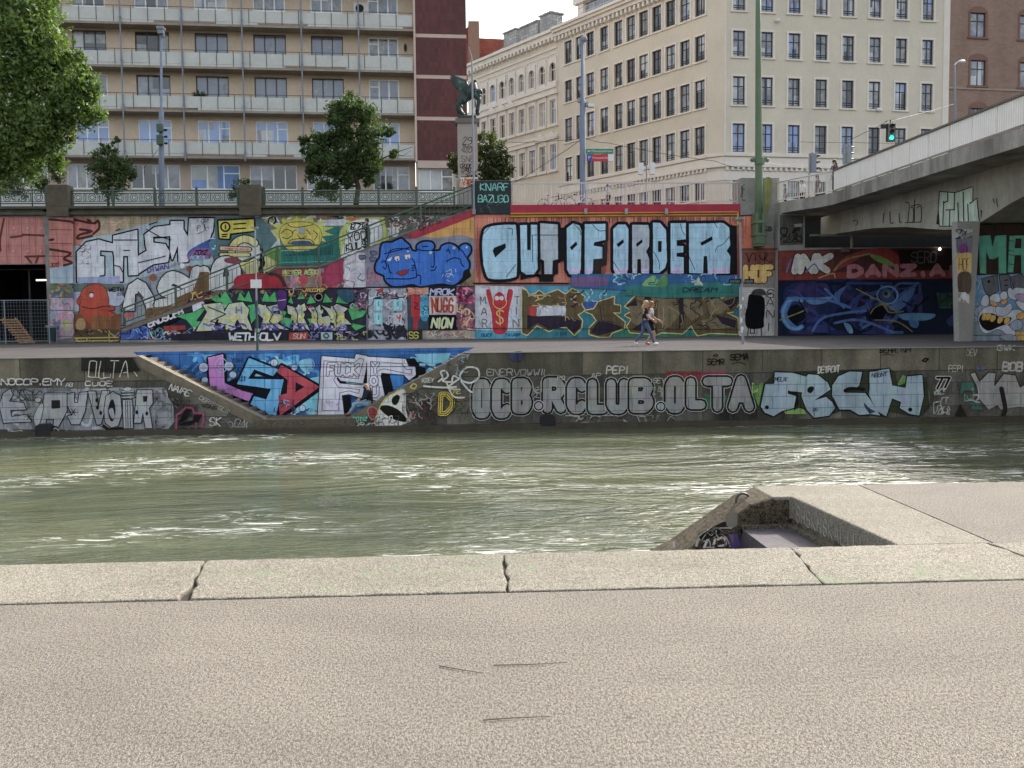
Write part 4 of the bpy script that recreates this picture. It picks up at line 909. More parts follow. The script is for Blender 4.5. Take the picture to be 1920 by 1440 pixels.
m.text('KNARF', 72, 132, 30, 46, 6, '66a899', .0, 0, .32, 1.5, seed=4); m.text('BAZUGO', 60, 210, 27, 46, 6, '66a899', .0, 0, .26, 1.5, seed=5); m.mess(50, 215, 200, 280, 10, ['3a4548', '20282a', '4a4a48'], 3, (3, 7), 40)
m.build('KNARF BAZUGO in teal brush letters')
# ---------------------------------------------------------------- concrete pier (c4)
m = Mural(PR, 'Y', F-.25, C4)
m.poly([(92, 288), (190, 292), (205, 480), (330, 490), (336, 560), (92, 560)], 'a8583f'); r = random.Random(8)
for x in range(95, 190, 9): m.stroke([(x, 290+r.uniform(0, 10)), (x, 350+r.uniform(0, 120))], 4, r.choice(['7e4433', 'b8694e', '8f4c38']))
m.poly([(92, 520), (336, 520), (336, 640), (92, 640)], '6e3f33'); m.stroke([(95, 290), (180, 285)], 7, '222222'); m.mess(245, 360, 332, 450, 12, ['33332f', '474740'], 2, (3, 5), 40)
m.mess(100, 90, 130, 190, 6, ['3a3a36'], 4, (4, 6), 25); m.poly([(250, 60), (300, 60), (290, 200), (262, 300), (250, 240)], '6b6a3a', True)
for q_ in ([(130, 530), (145, 560), (150, 590), (165, 540), (190, 535), (195, 580)], [(215, 545), (240, 575), (262, 530)], [(260, 520), (250, 590)], [(275, 530), (260, 570), (290, 590), (300, 575)]): m.stroke(q_, 6, '2a2220', False, True)
m.text('HOF', 130, 705, 46, 85, 0, '', 0, 0, .28, 0, layers=[(46, '4f3328'), (34, 'bf9a4f')], seed=2)
m.poly([(88, 748), (336, 755), (336, 1068), (88, 1068)], '9c9890'); m.mess(95, 760, 330, 1060, 16, ['b2aea6', '8a8078', 'a58f88'], 4, (5, 12), 60)
m.poly([(150, 800), (185, 795), (240, 810), (254, 860), (246, 960), (238, 1010), (140, 1010), (126, 930), (140, 870)], '0e0e0e', True); m.poly([(170, 795), (185, 765), (240, 762), (258, 800)], '3a3a38', True)
for q_ in ([(148, 1008), (142, 1065)], [(228, 1008), (232, 1065)], [(160, 1010), (160, 1045), (185, 1045), (185, 1015)], [(258, 800), (300, 790)], ): m.stroke(q_, 6, '202020')
for t, y in (('S', 815), ('A', 870), ('N', 945), ('I', 1030)): m.text(t, 266, y, 40, 48, 6, '303030', .1, 0, .2, 2)
m.build('HOF in yellow letters above a black hooded figure')
# ---------------------------------------------------------------- stair wall (c2)
m = Mural(SW, 'Y', F, C2)
m.poly([(-860, 1268), (-850, 1190), (-350, 995), (160, 812), (330, 735), (640, 730), (1040, 572), (1398, 435), (1798, 285), (1800, 1268)], '5e4c50')
m.poly([(-20, 865), (170, 795), (330, 735), (640, 728), (830, 660), (830, 860), (600, 885), (-20, 890)], '7c3038'); m.poly([(370, 800), (660, 790), (650, 870), (400, 880)], '7a6a5a'); m.mess(380, 740, 820, 890, 30, ['9a5a40', '4a7a80', '9a3a44', 'a89050', '707078', 'b06a70'], 14, (6, 16), 55, 6)
m.poly([(20, 790), (240, 770), (330, 800), (340, 870), (30, 885)], '8c1f2a', True); m.stroke([(240, 770), (330, 790), (375, 860)], 26, '3a2c28', False, True)
m.poly([(650, 780), (720, 700), (830, 660), (820, 830), (700, 880)], '8c2f48'); m.text('PETER AGOO', 365, 785, 22, 32, 8, '8fae5a', 0, -.03, .28)
m.poly([(815, 690), (850, 640), (900, 610), (975, 610), (985, 880), (830, 880)], 'a9a8aa'); m.mess(820, 660, 975, 880, 22, ['c2c1c3', '8a898f', '5c5a60', 'b09aa0'], 21, (4, 10), 60)
m.poly([(930, 615), (1130, 535), (1340, 510), (1790, 350), (1798, 345), (1798, 870), (985, 870), (975, 615)], '74727f'); m.poly([(1290, 475), (1796, 285), (1796, 345), (1345, 515)], '8f2a38'); m.poly([(1400, 495), (1796, 345), (1796, 510), (1700, 480), (1520, 505)], 'b0813c')
m.poly([(1690, 860), (1796, 740), (1796, 870)], '7d6848'); m.mess(1690, 760, 1796, 865, 12, ['96784e', '5f5040'], 3, (4, 8), 40); m.mess(995, 720, 1090, 860, 14, ['8c4a5a', '9a6070'], 5, (5, 9), 45)
m.text('CR 10 19', 1390, 450, 20, 30, 5, '5c1a28', .3, -.36); m.text('SCENE', 1650, 345, 16, 24, 4, '5a4046', .3, -.36)
for c_ in ((960, 650), (1045, 620), (1040, 665)): m.ring([(c_[0]-24, c_[1]-14), (c_[0]+10, c_[1]-14), (c_[0]+25, c_[1]), (c_[0], c_[1]+14), (c_[0]-20, c_[1]+10)], 8, BK, '565a72')
BL = '2f62ae'
body = [(1100, 578), (1118, 545), (1180, 542), (1205, 530), (1250, 512), (1272, 530), (1308, 560), (1328, 600), (1368, 606), (1372, 560), (1418, 536), (1478, 540), (1494, 572), (1480, 602), (1540, 600), (1556, 568), (1610, 550), (1664, 572), (1684, 612), (1692, 572), (1730, 552), (1765, 570), (1766, 612), (1738, 655), (1756, 690), (1752, 732), (1718, 752), (1702, 808), (1640, 856), (1560, 846), (1470, 856), (1390, 866), (1330, 850), (1260, 862), (1180, 862), (1132, 820), (1122, 785), (1064, 755), (1062, 700), (1092, 650)]
m.stroke(body, 30, BK, True, True); m.poly([(1180, 862), (1760, 740), (1775, 790), (1700, 850), (1600, 872), (1200, 876)], BK); m.poly(body, BL, True)
for q_ in ([(1120, 625), (1200, 605), (1320, 575)], [(1130, 690), (1150, 640), (1170, 600), (1230, 585), (1310, 590)], [(1105, 690), (1120, 675), (1138, 700), (1130, 740), (1112, 720)], [(1330, 660), (1350, 690), (1345, 720)], [(1328, 710), (1352, 712)], [(1326, 730), (1350, 730)], [(1326, 748), (1348, 746)], [(1365, 800), (1360, 740), (1350, 700)], [(1495, 610), (1495, 715), (1475, 720)], [(1365, 590), (1420, 600), (1480, 600)], [(1410, 570), (1450, 568)], [(1590, 610), (1600, 590), (1615, 620)], [(1590, 680), (1640, 655), (1690, 665), (1700, 700), (1720, 720)], [(1470, 750), (1500, 745), (1512, 720)], [(1370, 785), (1395, 790), (1393, 850)], [(1690, 585), (1720, 620), (1735, 650)], [(1150, 700), (1165, 760), (1175, 765)], [(1140, 810), (1300, 812), (1360, 800)]): m.stroke(q_, 8, '101830', False, True)
m.poly([(1140, 672), (1175, 650), (1185, 640), (1170, 680)], 'b9bcc4'); m.stroke([(1185, 640), (1330, 630)], 12, '6a6468'); m.ring([(1200, 645), (1235, 640), (1238, 672), (1215, 680), (1200, 665)], 6, BK, 'c9ccd0', False); m.ring([(1275, 632), (1318, 628), (1320, 655), (1290, 668), (1276, 655)], 6, BK, 'c9ccd0', False); m.disc(1222, 668, 6, BK); m.disc(1300, 655, 6, BK)
m.ring([(1215, 765), (1260, 750), (1308, 742), (1285, 778), (1245, 786)], 6, BK, '8c2a30', False)
for x, y, q_ in ((1470, 615, 12), (1645, 580, 12), (1740, 575, 9), (1300, 605, 8)): m.disc(x, y, q_, 'a9c0dc')
m.mess(1560, 740, 1665, 830, 9, ['b9c4d8'], 9, (4, 5), 45)
m.stroke([(-30, 890), (985, 878), (1798, 868)], 7, '26242a')
m.build('round blue bubble figure with glasses on purple grey')
m = Mural(SW, 'Y', F, C2, .012)
# green piece
m.poly([(-420, 1220), (-430, 1130), (-340, 960), (-180, 900), (0, 890), (990, 880), (990, 1200), (700, 1222)], '2e2a38'); m.mess(-330, 900, 990, 960, 26, ['5f3a3a', '3c5a40', '8a7a4a', '6a3a5a', 'a05030'], 31, (6, 14), 60)
GN = '3c9a58'
gp = [[(-440, 1090), (-300, 1060), (-200, 1010), (-290, 1130), (-160, 1130), (-310, 1180), (-360, 1120)], [(-180, 960), (-140, 905), (-110, 960), (-70, 900), (-10, 1000), (-60, 1030)], [(20, 970), (40, 910), (75, 960), (105, 900), (135, 985)], [(205, 980), (230, 900), (262, 950), (300, 905), (320, 985)], [(400, 985), (425, 940), (440, 1000)], [(470, 965), (500, 900), (530, 960)], [(540, 1000), (570, 930), (610, 990)], [(660, 990), (680, 920), (735, 985)], [(760, 990), (790, 900), (830, 950), (870, 920), (850, 1000)], [(850, 1040), (920, 980), (930, 1040), (995, 1050), (960, 1095), (880, 1120)], [(850, 1140), (985, 1165), (910, 1200)], [(100, 1010), (150, 1000), (165, 1100), (125, 1150)], [(360, 1045), (390, 1060), (370, 1100), (440, 1110), (410, 1180), (300, 1110)], [(545, 1110), (615, 1105), (635, 1060), (640, 1110), (585, 1180)]]
for p in gp: m.stroke(p, 9, '16181a', True); m.poly(p, GN)
lt = [[(-290, 1205), (-205, 1060), (-240, 1005), (-100, 990), (-75, 1060), (-40, 1000), (60, 985), (110, 1040), (95, 1100), (135, 1200), (60, 1185), (20, 1110), (-15, 1195), (-80, 1165), (-130, 1110), (-170, 1200)], [(180, 1000), (250, 1020), (335, 1000), (345, 1045), (270, 1060), (365, 1085), (350, 1125), (285, 1130), (410, 1195), (300, 1180), (190, 1200), (215, 1110), (165, 1060)], [(395, 1010), (460, 1030), (525, 995), (540, 1045), (500, 1065), (565, 1200), (500, 1165), (440, 1200), (445, 1090), (400, 1070)], [(540, 1020), (600, 1035), (640, 1005), (655, 1100), (725, 1085), (705, 1195), (650, 1160), (595, 1200), (610, 1110)], [(650, 1010), (720, 1035), (765, 1000), (850, 1035), (800, 1080), (880, 1155), (830, 1150), (760, 1200), (740, 1130), (690, 1050)]]
lt_old = [[(-290, 1200), (-240, 1010), (-90, 1000), (-60, 1100), (-10, 1010), (95, 1000), (130, 1195), (60, 1195), (20, 1110), (-20, 1190), (-90, 1190), (-130, 1110), (-180, 1195)], [(185, 1000), (330, 1010), (340, 1050), (260, 1050), (350, 1090), (360, 1110), (290, 1120), (400, 1190), (190, 1195), (180, 1100)], [(395, 1010), (520, 1000), (530, 1040), (490, 1060), (560, 1190), (450, 1195), (430, 1080)], [(540, 1020), (640, 1010), (650, 1100), (720, 1090), (700, 1190), (600, 1195)], [(650, 1010), (760, 1000), (840, 1040), (800, 1080), (870, 1150), (760, 1195), (700, 1100), (690, 1050)]]
for p in lt: m.stroke(p, 14, '16181a', True); m.poly(p, 'a9ac8e')
r = random.Random(17)
for x0_, x1_ in ((-240, 110), (200, 380), (410, 540), (560, 690), (700, 840)):
    m.mess(x0_+25, 1075, x1_-25, 1135, 7, ['b4b060', 'c2bd78', 'a8a24e'], int(x0_)+900, (12, 22), 60); m.mess(x0_+5, 1150, x1_-5, 1192, 12, ['6a629a', '544a8c', '3a3060', 'b0aed0'], int(x0_)+950, (8, 16), 45); m.mess(x0_+30, 1010, x1_-30, 1070, 5, ['c4c6b4', '8fa08a', '9a9aa8'], int(x0_)+970, (6, 12), 45)
    m.stroke([(x0_+40, 1020), ((x0_+x1_)/2, 1075), (x0_+60, 1130), (x1_-50, 1185)], 7, '1a1a1e')
    for _ in range(4):
        x, y = r.uniform(x0_, x1_), r.uniform(1150, 1190); m.poly([(x+(14 if i % 2 else 6)*math.cos(i*.628), y+(14 if i % 2 else 6)*math.sin(i*.628)) for i in range(10)], r.choice(['b9b8cf', 'c2b84a', '4a4290']))
m.text('HAC', 15, 1070, 38, 50, 9, '5a60a0', 0, 0, 2.6); m.mess(540, 1020, 610, 1060, 4, ['8a2a4a'], 5, (6, 9), 30)
m.poly([(318, 960), (325, 905), (360, 895), (392, 920), (390, 1010), (365, 1045), (335, 1040)], '4a2a62', True); m.stroke([(330, 975), (385, 968)], 5, 'b9aac0')
m.poly([(770, 900), (850, 890), (905, 920), (900, 970), (850, 990), (800, 960)], '2a4a5c', True); m.disc(632, 948, 30, '8a7f72'); m.disc(632, 948, 24, '060606')
for x, y, q_ in ((-260, 940, 'b08a40'), (470, 910, '8a6a3a')): m.mess(x-60, y-30, x+90, y+30, 8, [q_, '7a3030', 'c2a050'], int(x), (6, 10), 45)
m.text('AROCOMEP', 535, 908, 14, 24, 5, 'b49a40'); m.poly([(990, 880), (940, 900), (900, 1000), (990, 1050)], '4c3a48'); m.mess(870, 900, 990, 1050, 16, ['a9a4ac', '6a3a5a', '443a60', '9a6a70'], 8, (5, 10), 45)
m.poly([(-480, 1268), (-430, 1222), (990, 1200), (990, 1268)], '24222c'); m.text('WETH:OLV', -40-360+360-2, 1272-2, 46, 50, 13, 'c9c8c6', .1, 0, .12, 2); 
m.poly([(415, 1215), (550, 1210), (550, 1268), (410, 1268)], '9a3a2c'); m.text('SUN', 440, 1258, 24, 34, 6, 'd0b0a0', .2); m.poly([(650, 1212), (735, 1210), (735, 1268), (650, 1268)], '8fa0a4'); m.stroke([(670, 1235), (690, 1220), (710, 1240), (690, 1256)], 9, '2a3a40', True, True); m.mess(740, 1210, 990, 1266, 20, ['9a9a50', '3a3a40', '7a6a8a', 'b0a0a4', '444'.ljust(6, '4')], 3, (5, 10), 45); m.mess(555, 1212, 648, 1266, 8, ['5a6a9a', '7a5a6a', '8a7a4a'], 4, (6, 10), 40)
m.build('spiky green and white lettering with WETH written below')
m = Mural(SW, 'Y', F, C2, .012)
m.poly([(990, 880), (1290, 872), (1300, 1268), (990, 1268)], '8f9096'); m.mess(995, 885, 1290, 960, 26, ['b6b7bb', '2a2a30', '7a3a44', 'c4c5c8', '5c5c66'], 41, (5, 11), 55); m.mess(995, 960, 1290, 1160, 30, ['b6b7bb', '6a6a76', 'c4c5c8', '303038'], 42, (4, 10), 60); m.mess(1000, 1150, 1290, 1260, 18, ['22242a', '2c2e36', '9a9aa0'], 43, (10, 22), 60, 4)
m.poly([(1060, 890), (1115, 885), (1115, 915), (1070, 912)], '9a3036')
for x in (1045, 1190):
    for y in (965, 1068):
        if (x, y) == (1190, 1068): m.rect(x, y, x+66, y+85, 'a7a6a6'); m.stroke([(1215, 1085), (1228, 1110), (1245, 1080), (1235, 1130)], 7, '9a3038', False, True); continue
        m.rect(x, y, x+66, y+85, '7cb4b8'); m.stroke([(x+30, y+30), (x+38, y+40), (x+30, y+58)], 5, '2a3a44'); m.disc(x+34, y+62, 10, 'c2d2d4'); m.disc(x+36, y+22, 5, '2a3a44')
m.stroke([(1000, 885), (1000, 1262)], 6, '36343a'); m.stroke([(1300, 875), (1304, 1262)], 9, '2a282e')
m.poly([(1300, 872), (1460, 872), (1460, 1268), (1300, 1268)], '34424e'); m.poly([(1300, 875), (1450, 872), (1450, 925), (1300, 930)], 'b07a62'); m.mess(1300, 878, 1450, 940, 10, ['c89a80', 'b05a40', 'd0b0a0'], 6, (6, 10), 45)
m.poly([(1325, 945), (1350, 925), (1375, 940), (1398, 965), (1392, 1050), (1405, 1090), (1380, 1115), (1365, 1195), (1340, 1195), (1342, 1110), (1325, 1080)], 'a3262a', True); m.stroke([(1345, 990), (1375, 1000), (1350, 1030), (1385, 1040)], 6, '3a1216', False, True)
m.poly([(1395, 960), (1450, 940), (1450, 1100), (1420, 1130), (1395, 1090)], '3a86a0', True); m.mess(1395, 950, 1455, 1190, 10, ['2a5a80', '68a8b8', '1c2a40'], 7, (5, 9), 45); m.poly([(1305, 1200), (1410, 1190), (1410, 1266), (1305, 1266)], '2c2c22'); m.text('SS', 1312, 1258, 28, 48, 9, 'a39a30', 0)
m.rect(1455, 872, 1665, 940, '1c1c22'); m.text('MROK', 1468, 932, 36, 44, 11, 'b9bcd8', .15, 0, .24); m.rect(1458, 940, 1670, 1080, 'b5aaa4'); m.stroke([(1465, 948), (1662, 948), (1662, 1074), (1465, 1074)], 5, '8a8a8e', True); m.text('NUGG', 1480, 1062, 30, 102, 15, 'a8472a', 0, 0, .38, 2); m.text('NUGG', 1486, 1060, 30, 96, 4, '5a1c16', 0, 0, .38, 2)
m.rect(1455, 1082, 1672, 1196, '15161a'); m.text('NION', 1478, 1178, 34, 70, 15, 'b5b98a', .15, 0, .3, 3); m.poly([(1665, 875), (1798, 870), (1800, 1200), (1672, 1200)], '6a4a54'); m.mess(1668, 878, 1796, 990, 24, ['a03a5a', '8a2a48', 'c06a84', '3a2a34'], 11, (8, 16), 50, 3); m.mess(1668, 990, 1796, 1195, 30, ['b08a5a', '7a3a5a', 'c4a484', '4a2a34', '8a4a5a'], 12, (6, 12), 55, 2)
m.poly([(1410, 1198), (1800, 1198), (1800, 1268), (1410, 1268)], '8e8276'); m.mess(1415, 1200, 1796, 1264, 24, ['b3a89a', '8a5a4a', '6a6a60', 'a08a70'], 13, (5, 10), 55); m.stroke([(1000, 1196), (1800, 1196)], 5, '302c30')
m.build('patchwork of small paintings and two pale blue posters under the stair')
# left, low part of the stair wall (c1)
m = Mural(SW, 'Y', F, C1, .004)
m.poly([(900, 1268), (905, 1180), (1330, 1020), (1650, 905), (1690, 900), (1500, 1268)], '2c3050'); m.poly([(905, 1265), (910, 1210), (1060, 1150), (1115, 1190), (1110, 1265)], '34508c'); m.mess(910, 1160, 1110, 1262, 18, ['5a7ab8', '26386c', '8aa0c8', '1c2444'], 51, (5, 9), 45)
m.poly([(1110, 1175), (1430, 1055), (1540, 990), (1640, 960), (1620, 1000), (1440, 1090), (1125, 1200)], '15151a'); m.poly([(1440, 1010), (1520, 975), (1545, 1010), (1450, 1060)], 'b6b6bc'); m.text('BNUSOEB', 1120, 1172, 34, 46, 12, 'c6c6c8', .1, -.37, .18, 3)
m.poly([(1120, 1205), (1440, 1100), (1500, 1265), (1115, 1265)], '25283a'); m.mess(1125, 1180, 1470, 1262, 34, ['a8a8ae', '4a8080', '8a3a34', '5a7a9a', '202028', 'b0b0a0'], 52, (5, 10), 60); m.poly([(1225, 1165), (1390, 1160), (1400, 1190), (1240, 1205)], '8a3326')
m.poly([(910, 1190), (1640, 905), (1650, 925), (1120, 1140), (915, 1215)], '69604e'); m.rect(935, 1072, 1010, 1102, 'b0504a')
m.build('BNUSOEB in white letters on the sloping foot of the stair wall')
# ---------------------------------------------------------------- back wall (c1)
m = Mural(E1, 'Y', B, C1)
m.poly([(550, 340), (3560, 340), (3560, 700), (1700, 700), (1000, 1260), (550, 1285)], '7f8288')
m.poly([(550, 345), (1360, 345), (1250, 420), (1000, 450), (760, 500), (600, 520), (550, 560)], 'a08d72'); m.mess(720, 350, 1240, 440, 14, ['b09a7e', '94826a'], 61, (10, 20), 70)
m.poly([(550, 560), (640, 510), (850, 470), (1060, 410), (1260, 350), (1620, 350), (1600, 700), (1200, 760), (900, 860), (550, 860)], '93a3a8')
m.poly([(545, 350), (640, 352), (745, 375), (740, 440), (700, 480), (640, 500), (600, 560), (545, 560)], 'ab6a5c'); 
for q_ in ([(560, 368), (700, 395), (735, 375), (745, 430), (700, 475)], [(600, 440), (690, 455), (600, 480), (585, 510), (690, 490)], [(660, 370), (680, 380)]): m.stroke(q_, 18, '4a2624', False, True)
WH = 'cbcbd0'
fash = [[(580, 835), (577, 612), (648, 537), (740, 517), (852, 548), (852, 604), (752, 597), (750, 640), (782, 645), (782, 782), (746, 786), (744, 835)],
 [(850, 488), (1030, 445), (1036, 782), (966, 786), (962, 640), (924, 640), (921, 832), (862, 832), (858, 650), (850, 600)],
 [(1085, 478), (1160, 424), (1282, 408), (1286, 490), (1150, 500), (1150, 540), (1242, 552), (1272, 604), (1262, 684), (1150, 702), (1040, 772), (1036, 640), (1102, 600), (1092, 560)],
 [(1280, 378), (1376, 378), (1376, 440), (1412, 496), (1420, 358), (1606, 358), (1598, 450), (1552, 560), (1424, 604), (1412, 684), (1340, 692), (1336, 560), (1292, 672), (1276, 600)]]
for p in fash: m.stroke(p, 22, BK, True)
for p in fash: m.poly(p, WH)
m.poly([(1420, 600), (1560, 520), (1598, 520), (1570, 640), (1420, 660)], '3c5a9a', True); m.poly([(585, 800), (900, 790), (900, 840), (585, 845)], '8a92b0'); m.mess(590, 560, 680, 700, 16, ['55555c'], 6, (3, 4), 30); m.mess(1480, 365, 1570, 470, 14, ['3a3a40'], 7, (3, 4), 30)
for q_ in ([(930, 598), (975, 598)], [(1150, 500), (1200, 495), (1285, 520)], [(855, 520), (1030, 520)], [(1040, 690), (1210, 650), (1240, 640)], [(1100, 440), (1190, 490)], [(860, 710), (900, 720), (920, 760)], [(870, 450), (900, 438)], [(1120, 405), (1180, 385)]): m.stroke(q_, 7, BK)
m.text('2012', 1460, 628, 22, 32, 7, '5a2040', .1); m.poly([(1410, 640), (1470, 590), (1570, 585), (1580, 650), (1430, 670)], '8a5a88', True); m.text('2012', 1460, 630, 20, 30, 7, '2a1830', .1); m.text('ACKA', 1425, 664, 22, 26, 6, '78b8c8', .1)
m.poly([(1560, 560), (1640, 480), (1660, 620), (1600, 660)], '3c6a80'); m.mess(1570, 500, 1660, 660, 18, ['1c2a3a', '8a3a5a', 'a9b4bc', '30808a'], 9, (5, 10), 45)
m.text('DIWAN', 1110, 765, 28, 34, 7, '5a3a8a', .1, -.2)
# yellow box camera and euro sign
YW = 'b7ac35'
m.poly([(1610, 350), (1960, 348), (2080, 520), (1920, 720), (1600, 700), (1620, 560)], '4a6468'); bx_ = [(1640, 378), (1905, 366), (1908, 450), (1728, 472), (1722, 510), (1650, 506)]; m.stroke(bx_, 26, BK, True); m.poly(bx_, YW); m.disc(1692, 422, 40, BK); m.disc(1692, 422, 27, YW); m.stroke([(1692, 408), (1692, 436)], 10, BK)
for a, b in (((1755, 402), (1845, 396)), ((1755, 438), (1845, 432)), ((1668, 480), (1705, 478)), ((1668, 495), (1700, 494))): m.stroke([a, b], 10, BK)
m.disc(1835, 610, 135, '2b5a58'); m.disc(1835, 612, 122, 'a9aca4'); arc_ = [(1838+100*math.cos(a), 612+100*math.sin(a)) for a in [math.radians(-42-i*17) for i in range(17)]]
m.stroke(arc_, 66, BK); m.stroke(arc_, 50, 'cabf78'); m.stroke([(1655, 632), (1870, 632)], 36, BK); m.stroke([(1660, 632), (1865, 632)], 24, 'c2b770'); m.stroke([(1660, 582), (1875, 590)], 40, BK); m.stroke([(1662, 582), (1872, 590)], 28, 'c29a78'); m.text('A POST TO NOTHING', 1690, 592, 9, 10, 2.4, '7a3a3a', 0, .03, .3)
# ESHI row behind the railing
m.ring([(920, 1050), (945, 930), (968, 858), (1035, 812), (1095, 845), (1150, 940), (1175, 1050), (1105, 1050), (1080, 975), (1050, 915), (1015, 925), (1010, 1050)], 20, '2a2a2a', 'b3b2ae', False); m.poly([(1040, 900), (1085, 955), (1070, 960), (1030, 935)], '4a4048')
for pts in ([(1200, 1010), (1300, 990), (1340, 930), (1230, 890), (1290, 800), (1400, 850), (1420, 900)], [(1440, 1000), (1480, 760)], [(1540, 960), (1530, 760)], [(1620, 960), (1640, 720), (1740, 700), (1760, 820), (1640, 850), (1800, 900)]):
    m.stroke(pts, 112, '2a2a2a', False, True)
for pts in ([(1200, 1010), (1300, 990), (1340, 930), (1230, 890), (1290, 800), (1400, 850), (1420, 900)], [(1440, 1000), (1480, 760)], [(1540, 960), (1530, 760)], [(1620, 960), (1640, 720), (1740, 700), (1760, 820), (1640, 850), (1800, 900)]):
    m.stroke(pts, 92, 'b3b2ae', False, True)
m.poly([(1090, 1060), (1110, 1030), (1310, 1010), (1330, 950), (1450, 900), (1500, 760), (1570, 760), (1570, 900), (1640, 960), (1500, 1050), (1100, 1180)], '6d4d2b'); m.stroke([(1280, 720), (1330, 690), (1400, 720)], 14, '8a8a8a', False, True); m.disc(1150, 800, 26, '7a4a34'); m.disc(1420, 735, 22, '7a4a34'); m.disc(1370, 715, 20, 'b9b9b9')
m.poly([(1820, 740), (2000, 640), (2100, 700), (1900, 830)], 'a9a66a'); m.poly([(1690, 660), (1780, 650), (1800, 700), (1700, 690)], '7a3a44', True)
# red one-eyed figure
m.poly([(552, 910), (905, 900), (940, 960), (900, 1010), (552, 1060)], '9aa0ac'); m.poly([(552, 850), (700, 845), (920, 850), (930, 905), (560, 910)], '55605a'); m.text('WETH', 820, 905, 22, 26, 7, '15151a'); m.text('2012', 880, 935, 12, 18, 4, '303038', .1)
m.ring([(600, 1010), (612, 920), (655, 868), (730, 850), (790, 880), (815, 950), (820, 1008), (852, 1018), (858, 1044), (815, 1052), (870, 1080), (880, 1170), (600, 1175), (575, 1100), (600, 1060)], 10, '4a1c14', 'a2402b'); m.ring([(612, 945), (590, 955), (582, 985), (600, 1008)], 8, '4a1c14', 'a2402b'); m.disc(690, 930, 20, '2a1210'); m.disc(690, 934, 16, 'd6d0c8'); m.stroke([(620, 1020), (700, 1035), (790, 1015), (830, 1025)], 7, '4a1c14', False, True)
m.poly([(552, 1080), (615, 1070), (640, 1130), (760, 1170), (860, 1080), (908, 1070), (908, 1200), (552, 1200)], '70472a'); m.poly([(690, 1090), (835, 1090), (835, 1180), (690, 1190)], '7f5230'); m.ring([(570, 1150), (600, 1105), (640, 1120), (648, 1170), (610, 1200), (580, 1190)], 6, '5a3a22', '9a7a52'); m.poly([(552, 1195), (905, 1190), (905, 1285), (552, 1288)], '50402c'); m.mess(560, 1195, 900, 1280, 18, ['7a6a40', 'a89a4a', '3a3024', '6a7a74'], 71, (5, 9), 55); m.stroke([(565, 1256), (890, 1250)], 9, 'a8984a'); m.stroke([(570, 1278), (890, 1274)], 9, 'a8984a')
m.build('FASH in white block letters above a red one eyed figure')
# right part of the back wall, seen through the railing (c2)
m = Mural(E1, 'Y', B, C2, .014)
m.poly([(110, 340), (1500, 340), (1500, 640), (900, 700), (300, 760), (110, 760)], '6c6a66'); m.mess(160, 345, 900, 400, 34, ['1d1d1f', 'b9b8b4', '9a5a3a', '8a8a30', 'c4c3c0'], 81, (8, 18), 80); m.poly([(620, 372), (880, 360), (870, 410), (640, 415)], 'aeb0b2')
m.poly([(180, 470), (330, 440), (345, 560), (240, 590), (190, 560)], 'a9adaa'); m.poly([(345, 430), (790, 420), (780, 700), (345, 720)], '20695f'); m.poly([(200, 600), (345, 560), (345, 720), (200, 740)], '5c8a3a'); m.mess(190, 440, 330, 560, 10, ['6a6a74', 'c6c8c8', '2a7a74', '303030'], 82, (5, 9), 50)
sp = []
for i in range(26):
    a = math.radians(i*360/26); q_ = 190 if i % 2 else 130; sp.append((495+q_*1.35*math.cos(a), 455+q_*.62*math.sin(a)))
m.poly(sp, 'a5a53e'); fc_ = [(340, 500), (350, 430), (400, 395), (500, 385), (590, 400), (645, 450), (650, 520), (610, 580), (500, 605), (400, 590)]; m.ring(fc_, 9, '3a3a20', 'ad9f3c')
for q_ in ([(400, 400), (420, 420), (480, 425), (540, 415), (590, 405)], [(350, 470), (390, 440), (440, 470), (400, 510), (360, 500)], [(430, 470), (460, 445), (500, 470), (540, 445), (570, 480)], [(470, 480), (500, 510), (540, 490)], [(400, 545), (440, 515), (560, 515), (600, 550)], [(400, 545), (500, 560), (600, 550)], [(590, 450), (620, 480), (600, 520)], [(430, 590), (450, 620), (520, 620)]): m.stroke(q_, 6, '33331c', False, True)
m.poly([(465, 445), (500, 430), (535, 448), (500, 470)], '8a9aa0', True); m.poly([(410, 548), (440, 528), (560, 526), (592, 552), (500, 562)], '3c4a6a'); m.stroke([(350, 600), (735, 590)], 7, '8aa49a'); m.stroke([(350, 690), (740, 680)], 5, '4aa294')
m.poly([(360, 640), (740, 555), (740, 630), (360, 640)], '17524c'); m.poly([(785, 480), (830, 400), (860, 375), (960, 350), (1060, 350), (1130, 365), (1140, 540), (830, 640), (790, 600)], '9ea454', True); m.poly([(870, 400), (930, 370), (1040, 365), (1090, 390), (1090, 520), (830, 650), (800, 640)], 'b9b9b6', True); m.poly([(830, 360), (890, 350), (950, 352), (880, 380)], 'a5622e', True)
m.mess(870, 390, 980, 440, 12, ['17171a'], 83, (6, 9), 45); m.text('YOD', 850, 535, 40, 55, 9, '2a2c2a', .1, -.2, .3, 4); m.text('KULS', 840, 605, 32, 50, 9, '2a2c2a', .1, -.2, .3, 4); m.mess(835, 395, 870, 470, 6, ['4a5428'], 84, (4, 6), 30)
m.poly([(1130, 380), (1200, 350), (1250, 400), (1250, 460), (1170, 480)], '6e4c34', True); m.disc(1195, 460, 38, 'a9b0b2'); m.mess(1130, 350, 1500, 440, 40, ['6a2a34', '9a9698', '3a3a3c', '8a4a4a', 'b4b0ae', '5c6a50'], 85, (6, 11), 60)
m.mess(1400, 345, 1490, 470, 12, ['96928f', '5a2a30'], 86, (7, 12), 60)
m.build('yellow face on teal and white bubble seen behind the stair railing')
